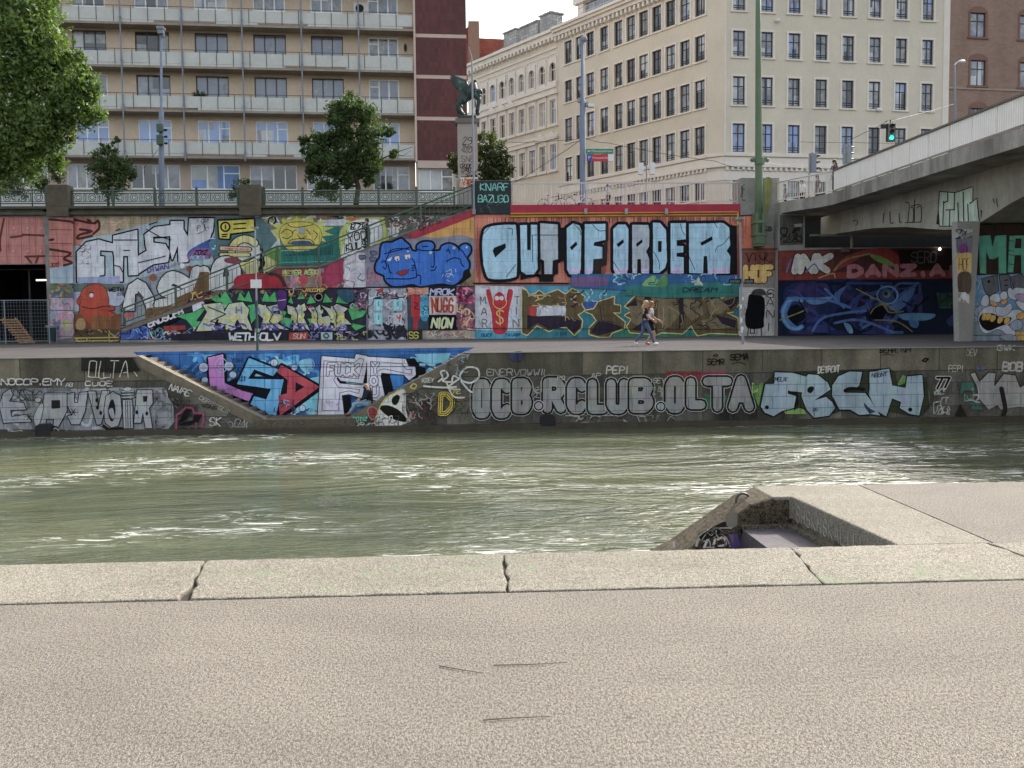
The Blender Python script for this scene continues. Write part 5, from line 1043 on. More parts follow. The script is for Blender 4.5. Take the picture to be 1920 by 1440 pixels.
# gate lintel and pier
m = Mural(E1, 'Y', B-.22, C1)
m.poly([(364, 350), (548, 352), (548, 700), (374, 735)], 'a86a5f'); m.poly([(374, 735), (450, 720), (548, 690), (548, 845), (378, 845)], '8c9ca6')
for q_ in ([(372, 440), (540, 445)], [(372, 545), (540, 548)], [(372, 640), (540, 645)]): m.stroke(q_, 5, '5a3030')
for q_ in ([(370, 365), (520, 380), (548, 390)], [(375, 590), (440, 600), (530, 620), (480, 660), (540, 690), (480, 710)], [(372, 520), (400, 516)]): m.stroke(q_, 18, '4a2624', False, True)
m.text('3017', 378, 720, 14, 26, 5, '5a1e1a', .1); m.mess(380, 850, 548, 960, 22, ['5a6a3a', '9a8a3a', '3a5a7a', '8a8a90', '7a4a4a'], 91, (7, 14), 55, 3); m.poly([(382, 955), (548, 950), (552, 1250), (384, 1280)], '9a828e'); m.mess(384, 960, 548, 1240, 26, ['b093a4', '7f8f9a', 'a58aa0', '6a6478', 'b07a90', '9a9a4a'], 92, (7, 15), 60, 4)
for y in (848, 950, 1046, 1142, 1240): m.stroke([(378, y), (552, y+3)], 4, '4a4448')
m.build('pink painted gate pier')
m = Mural(E1, 'Y', B-.1, C1)
m.poly([(-120, 348), (364, 350), (372, 698), (-120, 698)], 'a4695e')
for x in (-60, 50, 160, 268): m.stroke([(x, 352), (x+2, 696)], 4, '7a4a44')
for q_ in ([(170, 480), (360, 488)], [(360, 488), (350, 560), (352, 650)], [(80, 500), (165, 490)], [(190, 645), (350, 640)], [(200, 650), (235, 690)], [(5, 600), (0, 520), (30, 360)], [(290, 640), (270, 690)]): m.stroke(q_, 16, '5a302c', False, True)
for x in (105, 210, 312):
    for y in (435, 607): m.disc(x, y, 13, '8a564e'); m.disc(x-2, y-3, 10, 'b37d70')
m.build('pink painted panel with brown lines over the dark gateway')
# ---------------------------------------------------------------- canal wall, left (q1)
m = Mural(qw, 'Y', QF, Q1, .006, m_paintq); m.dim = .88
SV = '807f7e'
m.poly([(-20, 400), (340, 390), (700, 400), (1230, 385), (1245, 430), (1300, 520), (1310, 640), (1260, 700), (920, 715), (300, 700), (-20, 700)], '7c7d7e'); m.mess(-10, 400, 1250, 690, 50, ['8f9092', '6f7072', 'a0a1a2', '5f6062'], 101, (10, 26), 110)
LT = [[(0, 520), (30, 430), (80, 395), (100, 440), (70, 490), (180, 500), (200, 550), (80, 555), (90, 605), (200, 590), (240, 640), (30, 650)], [(300, 680), (340, 430), (505, 430), (505, 560), (440, 680), (405, 670), (410, 620), (350, 620), (340, 680)], [(510, 435), (560, 425), (560, 500), (590, 500), (600, 425), (660, 420), (640, 560), (600, 660), (540, 660), (510, 600), (545, 590), (510, 520)], [(665, 415), (720, 415), (740, 540), (770, 410), (825, 412), (760, 660), (730, 665)], [(785, 560), (800, 450), (850, 418), (905, 450), (915, 580), (890, 670), (840, 685), (795, 650)], [(925, 480), (995, 478), (1000, 690), (930, 690)], [(1030, 405), (1145, 405), (1150, 500), (1120, 540), (1145, 690), (1095, 690), (1075, 570), (1060, 650), (1010, 650)]]
for p in LT: m.stroke(p, 13, '1a1a1a', True); m.poly(p, '8e8e8e')
m.poly([(390, 480), (455, 480), (455, 540), (390, 545)], '1f1f1f'); m.poly([(815, 560), (830, 490), (855, 480), (870, 560), (855, 630), (830, 630)], '1a1a1a', True); m.poly([(820, 560), (848, 540), (862, 600), (845, 622)], '8f9090', True); m.poly([(1075, 450), (1110, 450), (1105, 490), (1078, 495)], '1f1f1f')
for x in (945, 960, 978): m.stroke([(x, 485), (x+4, 685)], 5, '2a2a2a')
for y in (420, 440, 462): m.stroke([(915, y), (1010, y-2)], 14, '1f1f1f'); m.stroke([(918, y-2), (1006, y-4)], 7, 'a2a3a4')
m.ring([(925, 400), (950, 385), (985, 388), (985, 405), (955, 412)], 8, '1f1f1f', 'a2a3a4'); m.ring([(265, 480), (290, 462), (312, 475), (295, 495)], 8, '1f1f1f', 'a2a3a4'); m.ring([(260, 610), (300, 520), (330, 520), (300, 660), (275, 670)], 8, '1f1f1f', 'a2a3a4'); m.poly([(775, 660), (830, 690), (910, 680), (925, 700), (790, 700)], '1a1a1a', True)
for x, y in ((730, 480), (735, 535), (760, 575), (1030, 570), (1105, 580)): m.disc(x, y, 10, '1a1a1a', 16)
for a in range(6): m.stroke([(555, 570), (555+30*math.cos(a*1.05), 570+30*math.sin(a*1.05))], 5, '1a1a1a'); m.stroke([(225, 600), (225+32*math.cos(a*1.05), 600+30*math.sin(a*1.05))], 4, '2a2a2a'); m.stroke([(1180, 470), (1180+25*math.cos(a*1.05), 470+22*math.sin(a*1.05))], 4, '2a2a2a')
m.mess(100, 400, 320, 480, 14, ['1f1f1f', '2a2a2a'], 102, (4, 6), 60); m.mess(1170, 480, 1290, 690, 10, ['2a2a2a', '55565a'], 103, (4, 7), 60)
WT = 'b4b1a8'
m.text('NOCOP.EMY', 18, 365, 46, 44, 9, WT, .05, 0, .22, 2); m.text('AB', 500, 378, 22, 26, 5, WT, .1); m.text('CUOE', 645, 372, 40, 32, 8, WT, .1, 0, .35, 2)
for q_ in ([(670, 305), (745, 310), (748, 190), (690, 185), (668, 305)], [(780, 185), (785, 310), (835, 310), (835, 285)], [(810, 185), (880, 185)], [(850, 190), (845, 270)], [(900, 305), (960, 180), (1000, 250), (1035, 300)], [(940, 240), (990, 205)]): m.stroke(q_, 6, WT)
m.text('NAIRE', 1270, 400, 30, 44, 8, 'aaa79e', .25, .32, .22, 3); m.text('DEPISTOLS', 1495, 470, 22, 28, 6, '8f8c82', .2, .47, .3, 2); m.text('SK', 1575, 670, 36, 60, 8, WT, .1, 0, .3, 3); m.mess(1660, 620, 1860, 680, 9, ['8f8c82', '6a675e'], 104, (5, 8), 60)
pk = [[(1325, 760), (1330, 590), (1365, 570), (1400, 530), (1450, 540), (1460, 575), (1530, 575), (1530, 640), (1490, 755)]]
m.stroke(pk[0], 14, '8a3a58', False); m.poly([(1345, 640), (1400, 550), (1440, 545), (1410, 620), (1340, 665)], '1a1519'); m.poly([(1400, 640), (1450, 630), (1460, 590), (1520, 590), (1490, 650), (1460, 650), (1440, 665), (1330, 670)], '1a1519'); m.poly([(1340, 690), (1520, 685), (1500, 750), (1345, 750)], '231c20'); m.stroke([(1420, 690), (1420, 750)], 12, '7a3a50'); m.stroke([(1475, 650), (1475, 765)], 14, '7a3a50'); m.stroke([(1195, 715), (1200, 755)], 12, '8a3a48'); m.text('ATTA', 1360, 500, 15, 22, 4, '2a2722'); m.text('DEK', 1365, 530, 15, 20, 4, '2a2722'); m.text('WSNS', 1520, 530, 22, 26, 5, '24211c', .1, .2); m.mess(1290, 470, 1345, 540, 6, ['5a564c', '24211c'], 105, (6, 8), 40)
m.mess(60, 690, 800, 720, 12, ['a6a49c', '8a8880'], 106, (5, 7), 50)
m.poly([(620, 160), (1000, 160), (1060, 260), (930, 275), (620, 262)], [.028, .026, .022]); m.text('OLTA', 668, 308, 62, 118, 6, WT, .1, 0, .3, 3)
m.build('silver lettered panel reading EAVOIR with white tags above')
# ---------------------------------------------------------------- blue recess (q2)
m = Mural(qw, 'Y', QR, Q2, .006, m_paintq)
m.poly([(-760, 120), (1800, 85), (1340, 330), (1000, 640), (200, 670), (-220, 560)], '2c5a92')
m.mess(-420, 140, 0, 330, 24, ['3a78b0', '24487c', '4c9ac0', '2c5a92'], 111, (14, 30), 110, 5); m.mess(-60, 440, 640, 620, 30, ['3f86b8', '6ab0cc', '8ab8cc', '2c5a92', '5aa0c4'], 112, (14, 30), 90, 6); m.mess(140, 140, 640, 300, 16, ['4c9ac0', '78b8cc', '3a78b0'], 113, (14, 26), 90, 3); m.mess(1150, 140, 1600, 330, 14, ['6ab4c8', '24487c', '8cc4d0'], 114, (16, 34), 90, 3); m.poly([(1350, 135), (1620, 128), (1600, 190), (1480, 215), (1390, 190)], '6fb2c4')
m.poly([(520, 330), (640, 300), (640, 560), (560, 540), (440, 590), (420, 480)], '74bccc'); m.poly([(880, 500), (1000, 470), (1000, 520), (880, 530)], '74bccc')
SH = [([(-195, 165), (-85, 140), (-75, 350), (60, 410), (140, 430), (110, 490), (-40, 430), (-180, 400)], 'a86aa4'), ([(20, 360), (110, 165), (330, 250), (290, 300), (150, 250), (105, 320), (370, 325), (310, 610), (120, 510), (150, 450), (240, 475), (275, 395)], '5a9cc4'), ([(320, 270), (350, 215), (640, 380), (340, 600), (330, 445), (395, 430), (400, 330)], 'a33a48')]
for p, c in SH: m.stroke([(x+4, y+6) for x, y in p], 40, '12121a', True)
m.poly([(-70, 350), (60, 300), (130, 250), (160, 320), (270, 400), (230, 480), (0, 420)], '12121a'); m.poly([(340, 330), (400, 330), (395, 440), (330, 450), (300, 400)], '12121a')
for p, c in SH: m.poly(p, c)
m.poly([(460, 345), (525, 380), (458, 420)], '15151a'); m.stroke([(-195, 165), (-85, 140), (-75, 350)], 5, 'b98ab8')
for x, y, q_ in ((-230, 235, 34), (-40, 225, 34), (-10, 290, 26), (300, 200, 26), (450, 235, 22), (440, 590, 22), (0, 590, 26), (510, 540, 22), (-220, 330, 24)): m.disc(x, y, q_+4, '1c2a40'); m.disc(x, y, q_, 'a9b4c8')
for cx_, cy_, rr, tongue in ((-95, 220, 45, 0), (562, 215, 38, 1)):
    m.stroke([(cx_+rr*math.cos(i*.524), cy_+rr*1.2*math.sin(i*.524)) for i in range(12)], 6, '8ab0d0', True); m.stroke([(cx_-10, cy_-20), (cx_-10, cy_-5)], 6, '8ab0d0'); m.stroke([(cx_+12, cy_-20), (cx_+12, cy_-5)], 6, '8ab0d0'); m.stroke([(cx_-22, cy_+14), (cx_, cy_+(8 if tongue else 28)), (cx_+22, cy_+14)], 6, '8ab0d0', False, True)
m.text('YEAH!', 15-35, 195, 15, 28, 4, '15304c'); m.text('FUCK', 20-35, 265, 18, 30, 4, '15304c'); m.text('YOU!', 60-35, 335, 14, 36, 4, '15304c')
FC = [[(660, 155), (905, 175), (915, 140), (1000, 155), (960, 350), (800, 330), (775, 300), (760, 320), (790, 360), (975, 375), (950, 460), (860, 430), (800, 440), (820, 600), (630, 585)], [(1000, 160), (1280, 175), (1300, 230), (1350, 235), (1355, 290), (1310, 325), (1270, 285), (1100, 270), (1090, 300), (1120, 440), (1100, 480), (1000, 470)]]
m.poly([(1280, 170), (1350, 165), (1390, 225), (1430, 235), (1440, 280), (1380, 310), (1310, 325), (1355, 290)], '121216'); m.poly([(960, 175), (1010, 160), (990, 380), (955, 380)], '121216'); m.poly([(820, 445), (870, 450), (880, 590), (825, 600)], '121216'); m.poly([(770, 300), (980, 330), (975, 375), (800, 360)], '121216'); m.poly([(1090, 280), (1160, 275), (1190, 400), (1110, 460)], '121216'); m.poly([(1165, 285), (1270, 285), (1260, 380), (1190, 400)], '2f6ea8'); m.poly([(835, 335), (975, 350), (970, 368), (840, 352)], '74bccc')
for p in FC: m.stroke(p, 22, '121216', True); m.stroke(p, 9, 'c9c6cc', True)
for p in FC: m.poly(p, 'bdb9c2')
for p in ([(672, 185), (900, 200), (940, 165), (970, 175), (930, 320), (800, 308), (760, 300), (745, 330), (780, 385), (940, 400), (930, 430), (860, 410), (790, 425), (780, 560), (660, 555)], [(1020, 190), (1250, 205), (1290, 250), (1330, 250), (1325, 285), (1290, 280), (1120, 245), (1075, 260), (1080, 450), (1020, 440)]): m.stroke(p, 5, '4a4660', True)
m.text('FUCK', 700, 292, 44, 84, 0, '', .06, .02, .36, 0, layers=[(28, '2a2838'), (18, 'd2cfd6')]); m.text('Y', 1030, 275, 50, 70, 0, '', 0, 0, .3, 0, layers=[(26, '2a2838'), (17, 'd2cfd6')]); m.stroke([(1045+26*math.cos(i*.6), 335+32*math.sin(i*.6)) for i in range(11)], 26, '2a2838', True); m.stroke([(1045+26*math.cos(i*.6), 335+32*math.sin(i*.6)) for i in range(11)], 17, 'd2cfd6', True); m.text('U', 1025, 450, 50, 70, 0, '', 0, 0, .3, 0, layers=[(26, '2a2838'), (17, 'd2cfd6')])
m.mess(690, 480, 790, 560, 8, ['8c88a0', 'a8a4b4'], 115, (4, 7), 40); m.mess(300, 480, 480, 610, 12, ['7a98b8', '3a3a58', '5a3a68'], 116, (5, 9), 50)
m.stroke([(-500, 240), (1500, 225)], 4, '1a2a44')
m.build('LSD and FUCK YOU in pink blue red and white letters on blue')
# ---------------------------------------------------------------- right flank (q2) and OCB line (q3)
m = Mural(qw, 'Y', QF, Q2, .006, m_paintq)
m.poly([(1045, 680), (1075, 560), (1130, 480), (1270, 395), (1285, 560), (1320, 640), (1240, 670), (1100, 690)], 'aeaba2', True); m.poly([(1085, 530), (1150, 520), (1230, 555), (1290, 620), (1270, 645), (1180, 620), (1110, 570)], '17170f', True); m.poly([(1180, 470), (1215, 440), (1240, 460), (1215, 515), (1185, 510)], '17170f', True); m.stroke([(1050, 700), (1075, 570), (1130, 470), (1240, 410)], 9, 'a8a04a', False, True); m.mess(1060, 600, 1230, 680, 20, ['5a584e', 'b9b6ac', '3a382f'], 121, (4, 8), 50)
m.ring([(1000, 560), (1020, 532), (1060, 545), (1070, 575), (1040, 625), (1015, 610)], 6, 'a09a88', '7a2f30'); m.text('POTIZ', 888, 635, 18, 26, 6, '4fae94', .1); m.mess(840, 640, 1050, 685, 20, ['8a877c', '3a382f', 'a09d92'], 122, (4, 7), 40)
m.poly([(1290, 590), (1370, 570), (1340, 610), (1310, 620)], '8a3328'); m.text('D', 1540, 580, 88, 145, 0, '', .05, 0, .3, 0, layers=[(46, '3a3210'), (36, 'b39a2c'), (22, '3a3210'), (10, 'b39a2c')]); m.stroke([(1320, 380), (1340, 358), (1365, 370), (1350, 395), (1330, 390)], 9, 'a8a04a', True, True); m.text('ONE', 1620, 430, 20, 28, 6, 'a39a34'); m.mess(1260, 430, 1520, 660, 44, ['5f5c52', '2a2822', '7d7a70', '5a2f34', '8a877c'], 123, (4, 8), 60); m.mess(1640, 440, 1780, 640, 24, ['4f4c42', '2a2822', '6a672a'], 124, (4, 7), 50)
for q_ in ([(1530, 340), (1560, 310), (1545, 270), (1580, 260), (1600, 300), (1560, 335), (1620, 345)], [(1630, 340), (1640, 300), (1680, 320), (1640, 350), (1600, 390), (1690, 400)], [(1690, 290), (1740, 235), (1820, 245), (1830, 310), (1770, 350), (1700, 330), (1690, 290)], [(1700, 340), (1750, 400), (1780, 420)], [(1420, 375), (1560, 385), (1660, 380)], [(1590, 350), (1640, 450), (1720, 460)]): m.stroke(q_, 13, 'a9a69c', False, True)
m.mess(1570, 140, 1760, 290, 20, ['5a6468', '7a878a', '3a4244'], 125, (4, 7), 50); m.text('VOSEY', 1400, 345, 14, 30, 6, '9a978c', .2)
m.build('black and white oval figure and tags beside the blue recess')
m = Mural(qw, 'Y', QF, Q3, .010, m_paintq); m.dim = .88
SVL = [(94, '98958c'), (84, '1c1a17'), (58, '84827d')]
def big_(ch, x, y, w_, h_, sl_=0, ly=SVL): m.text(ch, x+40, y-42, w_-80, h_-84, 0, '', sl_, 0, .3, 0, layers=ly, seed=3)
m.poly([(1310, 235), (1550, 235), (1560, 300), (1310, 300)], '70302f'); m.poly([(1540, 240), (1720, 232), (1700, 268), (1560, 275)], '853049'); m.poly([(1570, 390), (1720, 400), (1690, 480), (1590, 470)], '2f6a48')
for ch, x, y, w_, h_ in (('O', 10, 560, 145, 285), ('C', 140, 560, 150, 285), ('B', 275, 530, 150, 260), ('R', 480, 525, 170, 260), ('C', 640, 530, 150, 260), ('L', 780, 530, 150, 255), ('U', 905, 530, 165, 255), ('B', 1055, 525, 180, 255), ('O', 1295, 525, 150, 265), ('L', 1435, 500, 150, 235), ('T', 1545, 515, 215, 255), ('A', 1715, 515, 190, 265)): big_(ch, x, y, w_, h_)
for x, y in ((462, 465), (1275, 470)): m.disc(x, y, 38, 'b0aea6'); m.disc(x, y, 33, '141414'); m.disc(x, y, 24, '8e8d8a')
m.text('ENERVOWWIL', 118, 262, 34, 40, 7, '86837a', .1, 0, .3, 3); m.text('PEPI', 915, 250, 30, 46, 9, 'a6a399', .1, 0, .4, 2); m.text('PO', 590, 290, 20, 24, 5, 'a6a399'); m.text('AP', 815, 275, 26, 26, 5, 'a6a399'); m.text('ISEY', 1205, 312, 22, 30, 5, '9a978c', .2); m.text('SEMR', 1585, 190, 22, 36, 7, '211c14', .1, 0, .3, 2); m.text('SEMA', 1740, 160, 24, 36, 8, '211c14', .1, -.05, .3, 2); m.stroke([(1750, 185), (1800, 175), (1840, 188)], 5, '211c14', False, True); m.stroke([(1625, 130), (1640, 122), (1655, 130), (1640, 136)], 6, '211c14', True, True)
m.poly([(270, 115), (350, 105), (340, 165), (280, 160)], '3a3a58', True); m.mess(420, 300, 480, 440, 8, ['8f8c82'], 131, (4, 6), 40); m.mess(1230, 320, 1290, 440, 8, ['8f8c82'], 132, (4, 6), 40); m.mess(1885, 310, 1920, 420, 6, ['4a6a3a', '8aa05a'], 133, (5, 8), 40); m.mess(600, 530, 1400, 575, 26, ['5a564c', '8f8c82', '6a6252'], 134, (5, 9), 60)
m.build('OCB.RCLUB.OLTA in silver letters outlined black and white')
m = Mural(qw, 'Y', QF, Q4, .006, m_paintq)
FE = '84949a'
m.poly([(100, 340), (180, 310), (200, 420), (150, 470)], '5a7a3c'); m.poly([(310, 480), (330, 520), (470, 520), (440, 470), (400, 490)], '6a8a3e'); m.poly([(820, 300), (900, 290), (890, 400), (820, 330)], '5a7a3c'); m.poly([(1040, 430), (1100, 440), (1060, 500)], '7a9a44'); m.poly([(1070, 330), (1110, 260), (1140, 270), (1130, 350)], '5a7a3c'); m.poly([(1230, 300), (1290, 380), (1280, 470), (1220, 520)], '4a5a34', True); m.poly([(490, 250), (560, 250), (630, 330), (630, 400), (580, 330)], '5a3a44', True)
fe = [[(165, 470), (195, 320), (255, 318), (258, 240), (372, 245), (470, 272), (462, 330), (440, 375), (345, 365), (345, 385), (400, 400), (385, 480), (305, 500), (250, 535), (190, 510)], [(435, 400), (450, 300), (480, 255), (545, 260), (610, 310), (630, 355), (520, 430), (600, 405), (640, 440), (660, 480), (620, 530), (520, 545), (470, 490)], [(640, 400), (640, 330), (680, 270), (760, 235), (840, 240), (820, 330), (790, 355), (725, 350), (725, 378), (860, 380), (905, 440), (960, 530), (900, 520), (820, 525), (760, 490), (690, 490)], [(890, 240), (1020, 218), (1040, 330), (1130, 345), (1140, 270), (1240, 260), (1250, 400), (1220, 530), (1160, 520), (1090, 480), (1100, 440), (1040, 415), (1000, 535), (940, 500), (885, 390), (890, 330)]]
m.poly([(180, 330), (260, 240), (1020, 215), (1060, 240), (1080, 330), (1270, 270), (1290, 480), (1240, 530), (1180, 535), (1010, 500), (990, 540), (800, 500), (700, 500), (600, 535), (420, 480), (200, 515), (150, 470)], [.045, .05, .03])
for p in fe: m.stroke(p, 16, '15160f', True, False)
for p in fe: m.poly(p, FE)
m.poly([(475, 370), (480, 345), (505, 335), (520, 350), (500, 380)], '14150f', True); m.poly([(345, 362), (410, 378), (418, 450), (385, 505), (400, 400), (345, 385)], '14150f'); m.stroke([(725, 365), (760, 350), (850, 355)], 22, '14150f', False, True); m.poly([(850, 440), (880, 475), (930, 505), (890, 520), (855, 470)], '2a3a4a'); m.disc(205, 475, 13, '14150f'); m.disc(1160, 490, 14, '14150f'); m.text('MELIK', 260, 300, 14, 24, 5, '1c2a38', .1); m.text('NBGNT', 905, 275, 16, 26, 5, '1c2a38', .1, -.08); m.text('US', 510, 500, 14, 20, 4, '1c2a38', .2)
m.text('DETROIT', 545, 245, 20, 38, 8, 'a8a399', .1, -.06, .12, 3); m.text('SEHR.', 955, 110, 22, 28, 6, '1d1810', .1); m.text('NM', 1100, 108, 26, 32, 6, '20242c', .1); m.stroke([(970, 128), (1010, 122), (1055, 130)], 4, '1d1810', False, True); m.stroke([(1240, 165), (1260, 148), (1280, 152), (1262, 170)], 10, '1d1810', True); m.text('PEPI', 1415, 235, 22, 38, 6, '9a958a', .1); m.text('DEV', 1535, 130, 18, 40, 5, '8a857a', .1); m.text('GWK', 1740, 95, 32, 32, 7, '9a958a', .1); m.text('BOB', 1775, 232, 36, 56, 12, 'a29d94', .1); m.poly([(1600, 205), (1660, 205), (1655, 225), (1605, 225)], '465a78')
m.text('77', 1330, 350, 38, 72, 0, '', .1, 0, .25, 0, layers=[(26, 'a8a39a'), (14, '16150f')]); m.mess(1315, 410, 1420, 520, 16, ['9a958a'], 141, (5, 8), 50); m.mess(1320, 350, 1390, 390, 5, ['9a958a'], 142, (7, 9), 40)
m.poly([(1560, 250), (1590, 240), (1620, 300), (1680, 240), (1730, 245), (1720, 330), (1780, 250), (1860, 260), (1890, 340), (1960, 300), (2000, 480), (1880, 470), (1760, 490), (1740, 460), (1680, 490), (1620, 420), (1600, 330)], '85807a'); m.stroke([(1560, 250), (1590, 240), (1620, 300), (1680, 240), (1730, 245), (1720, 330), (1780, 250), (1860, 260), (1890, 340), (1960, 300)], 7, '2a2722'); m.poly([(1500, 305), (1580, 310), (1590, 370), (1520, 360), (1490, 400)], '365a4c'); m.poly([(1560, 450), (1600, 430), (1640, 490), (1570, 490)], '365a4c'); m.mess(1520, 350, 1620, 440, 10, ['9a958a', '5a7a6a'], 143, (6, 10), 50)
m.stroke([(1765, 350), (1790, 480), (1775, 530)], 30, [.03, .026, .018], False, True); m.poly([(1450, 540), (1490, 450), (1540, 540)], [.03, .026, .018])
m.build('pale blue grey FESH lettering with green and black shadows')
# ---------------------------------------------------------------- under the bridge
m = Mural(BR, 'Y', AB-.16, C4, .006); m.dim = .72; m.grey = .22  # dim puts the shade under the bridge into the paint tones
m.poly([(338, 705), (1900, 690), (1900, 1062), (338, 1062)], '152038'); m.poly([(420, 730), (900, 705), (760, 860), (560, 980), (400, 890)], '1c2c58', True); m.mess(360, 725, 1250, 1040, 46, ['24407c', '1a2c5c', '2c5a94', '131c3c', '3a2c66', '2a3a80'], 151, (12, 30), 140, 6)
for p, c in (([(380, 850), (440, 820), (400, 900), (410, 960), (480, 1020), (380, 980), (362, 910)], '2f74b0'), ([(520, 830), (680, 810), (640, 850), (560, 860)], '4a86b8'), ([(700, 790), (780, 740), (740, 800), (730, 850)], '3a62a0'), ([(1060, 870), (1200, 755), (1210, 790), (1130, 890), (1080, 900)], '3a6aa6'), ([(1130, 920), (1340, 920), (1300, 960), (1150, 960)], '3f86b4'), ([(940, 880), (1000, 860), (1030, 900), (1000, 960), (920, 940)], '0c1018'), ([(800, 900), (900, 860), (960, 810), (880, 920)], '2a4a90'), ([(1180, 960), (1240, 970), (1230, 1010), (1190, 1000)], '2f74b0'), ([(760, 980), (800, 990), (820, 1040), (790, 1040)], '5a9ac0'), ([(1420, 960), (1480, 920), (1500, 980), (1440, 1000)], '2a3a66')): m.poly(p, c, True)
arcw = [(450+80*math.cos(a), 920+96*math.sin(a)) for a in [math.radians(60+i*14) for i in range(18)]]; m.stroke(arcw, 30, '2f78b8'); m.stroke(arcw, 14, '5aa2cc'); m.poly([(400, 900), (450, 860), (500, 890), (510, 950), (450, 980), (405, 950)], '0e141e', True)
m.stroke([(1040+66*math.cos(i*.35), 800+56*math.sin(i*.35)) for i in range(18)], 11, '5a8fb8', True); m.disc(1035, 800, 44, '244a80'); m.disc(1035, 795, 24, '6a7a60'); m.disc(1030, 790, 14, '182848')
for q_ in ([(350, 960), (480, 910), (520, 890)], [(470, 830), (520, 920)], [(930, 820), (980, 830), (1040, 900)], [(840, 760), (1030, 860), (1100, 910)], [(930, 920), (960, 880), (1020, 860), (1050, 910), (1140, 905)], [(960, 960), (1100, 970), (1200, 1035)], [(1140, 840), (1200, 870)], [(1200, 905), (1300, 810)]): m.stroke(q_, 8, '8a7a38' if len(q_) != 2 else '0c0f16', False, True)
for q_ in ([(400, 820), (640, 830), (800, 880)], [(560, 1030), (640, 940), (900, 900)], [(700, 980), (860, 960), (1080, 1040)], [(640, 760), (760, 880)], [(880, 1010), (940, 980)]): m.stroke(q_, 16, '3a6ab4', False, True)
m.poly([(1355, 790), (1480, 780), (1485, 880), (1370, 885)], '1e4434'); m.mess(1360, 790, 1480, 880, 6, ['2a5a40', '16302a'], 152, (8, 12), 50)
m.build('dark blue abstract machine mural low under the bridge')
m = Mural(BR, 'Y', AB, C4, .006); m.dim = .9  # dim adds a little of the bridge's shade to the paint
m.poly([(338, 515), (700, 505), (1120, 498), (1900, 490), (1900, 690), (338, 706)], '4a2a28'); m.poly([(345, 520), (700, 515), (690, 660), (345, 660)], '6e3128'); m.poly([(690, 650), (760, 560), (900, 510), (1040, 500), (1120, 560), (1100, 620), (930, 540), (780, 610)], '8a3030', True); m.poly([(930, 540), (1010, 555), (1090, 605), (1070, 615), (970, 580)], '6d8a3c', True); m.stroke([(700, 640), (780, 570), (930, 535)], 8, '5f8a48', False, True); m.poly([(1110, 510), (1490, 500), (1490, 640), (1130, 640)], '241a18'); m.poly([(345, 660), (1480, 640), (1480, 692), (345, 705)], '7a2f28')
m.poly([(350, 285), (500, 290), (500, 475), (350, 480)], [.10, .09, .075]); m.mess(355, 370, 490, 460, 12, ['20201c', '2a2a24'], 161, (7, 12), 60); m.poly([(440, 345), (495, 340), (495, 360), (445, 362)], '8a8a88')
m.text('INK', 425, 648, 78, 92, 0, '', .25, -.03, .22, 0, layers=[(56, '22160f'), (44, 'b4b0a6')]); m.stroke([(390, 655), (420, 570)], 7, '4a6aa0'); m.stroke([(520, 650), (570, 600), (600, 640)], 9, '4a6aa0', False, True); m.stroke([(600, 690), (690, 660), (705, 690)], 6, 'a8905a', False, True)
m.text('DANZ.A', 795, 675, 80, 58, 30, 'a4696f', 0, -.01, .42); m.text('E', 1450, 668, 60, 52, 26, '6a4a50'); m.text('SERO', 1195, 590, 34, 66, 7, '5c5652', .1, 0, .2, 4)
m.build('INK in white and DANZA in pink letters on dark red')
GR = (1440, 160, 4)
gm = paint_mat('spray_paint_on_girder', 40, 40, 1.0, .3)
m = Mural(BR, 'X', 21.3, GR, .006, gm)
ak = [(1290, 800), (1405, 808), (1535, 765), (1532, 880), (1565, 850), (1582, 1020), (1500, 1055), (1290, 1052), (1282, 930)]
m.stroke(ak, 14, '22241f', True); m.poly([(1282, 870), (1262, 1040), (1295, 1050), (1290, 900)], '22241f'); m.poly(ak, '9fae9a')
for q_ in ([(1318, 870), (1312, 1045)], [(1320, 880), (1345, 870)], [(1335, 935), (1402, 932)], [(1365, 935), (1362, 1050)], [(1400, 810), (1398, 930)], [(1425, 880), (1430, 1020), (1440, 1020)], [(1465, 800), (1470, 1050)], [(1500, 890), (1505, 1045)], [(1535, 875), (1515, 885)], [(1350, 805), (1350, 870)]): m.stroke(q_, 9, '30332c')
for q_ in ([(1035, 880), (1055, 880), (1060, 920), (1050, 1030)], [(1070, 920), (1090, 920), (1092, 1010), (1075, 1030)], [(1100, 855), (1100, 1020)], [(1120, 920), (1150, 905), (1152, 1010), (1130, 1025)], [(1075, 905), (1140, 890)], [(1030, 1030), (1150, 1025)], [(640, 1020), (660, 1010), (675, 1030), (660, 1050)], [(870, 960), (865, 1030)], [(915, 950), (920, 1030), (945, 1030)], [(985, 960), (990, 1025), (1005, 1025)], [(1690, 850), (1700, 880)], [(1715, 850), (1725, 910)], [(1595, 950), (1605, 940), (1600, 985)]): m.stroke(q_, 6, '2a2a25', False, True)
m.build('ATOK in pale green block letters on the girder')
MZ = (1780, 380, 5.143)
m = Mural(BR, 'Y', 39.75, MZ, .006, gm)
m.poly([(235, 215), (900, 200), (900, 700), (230, 700)], '30241f'); m.poly([(240, 215), (285, 215), (265, 700), (205, 720)], '4a241e')
for p in ([(285, 320), (395, 315), (415, 425), (440, 320), (548, 312), (548, 680), (475, 682), (475, 520), (425, 545), (385, 540), (355, 470), (355, 685), (295, 680)], [(580, 320), (760, 315), (760, 690), (695, 680), (690, 505), (630, 505), (615, 672), (560, 672)]): m.poly(p, '4a9078')
m.poly([(638, 345), (695, 345), (692, 440), (628, 440)], '30241f')
for y in (365, 460, 500, 590): m.stroke([(575, y), (620, y+8)], 7, '30241f')
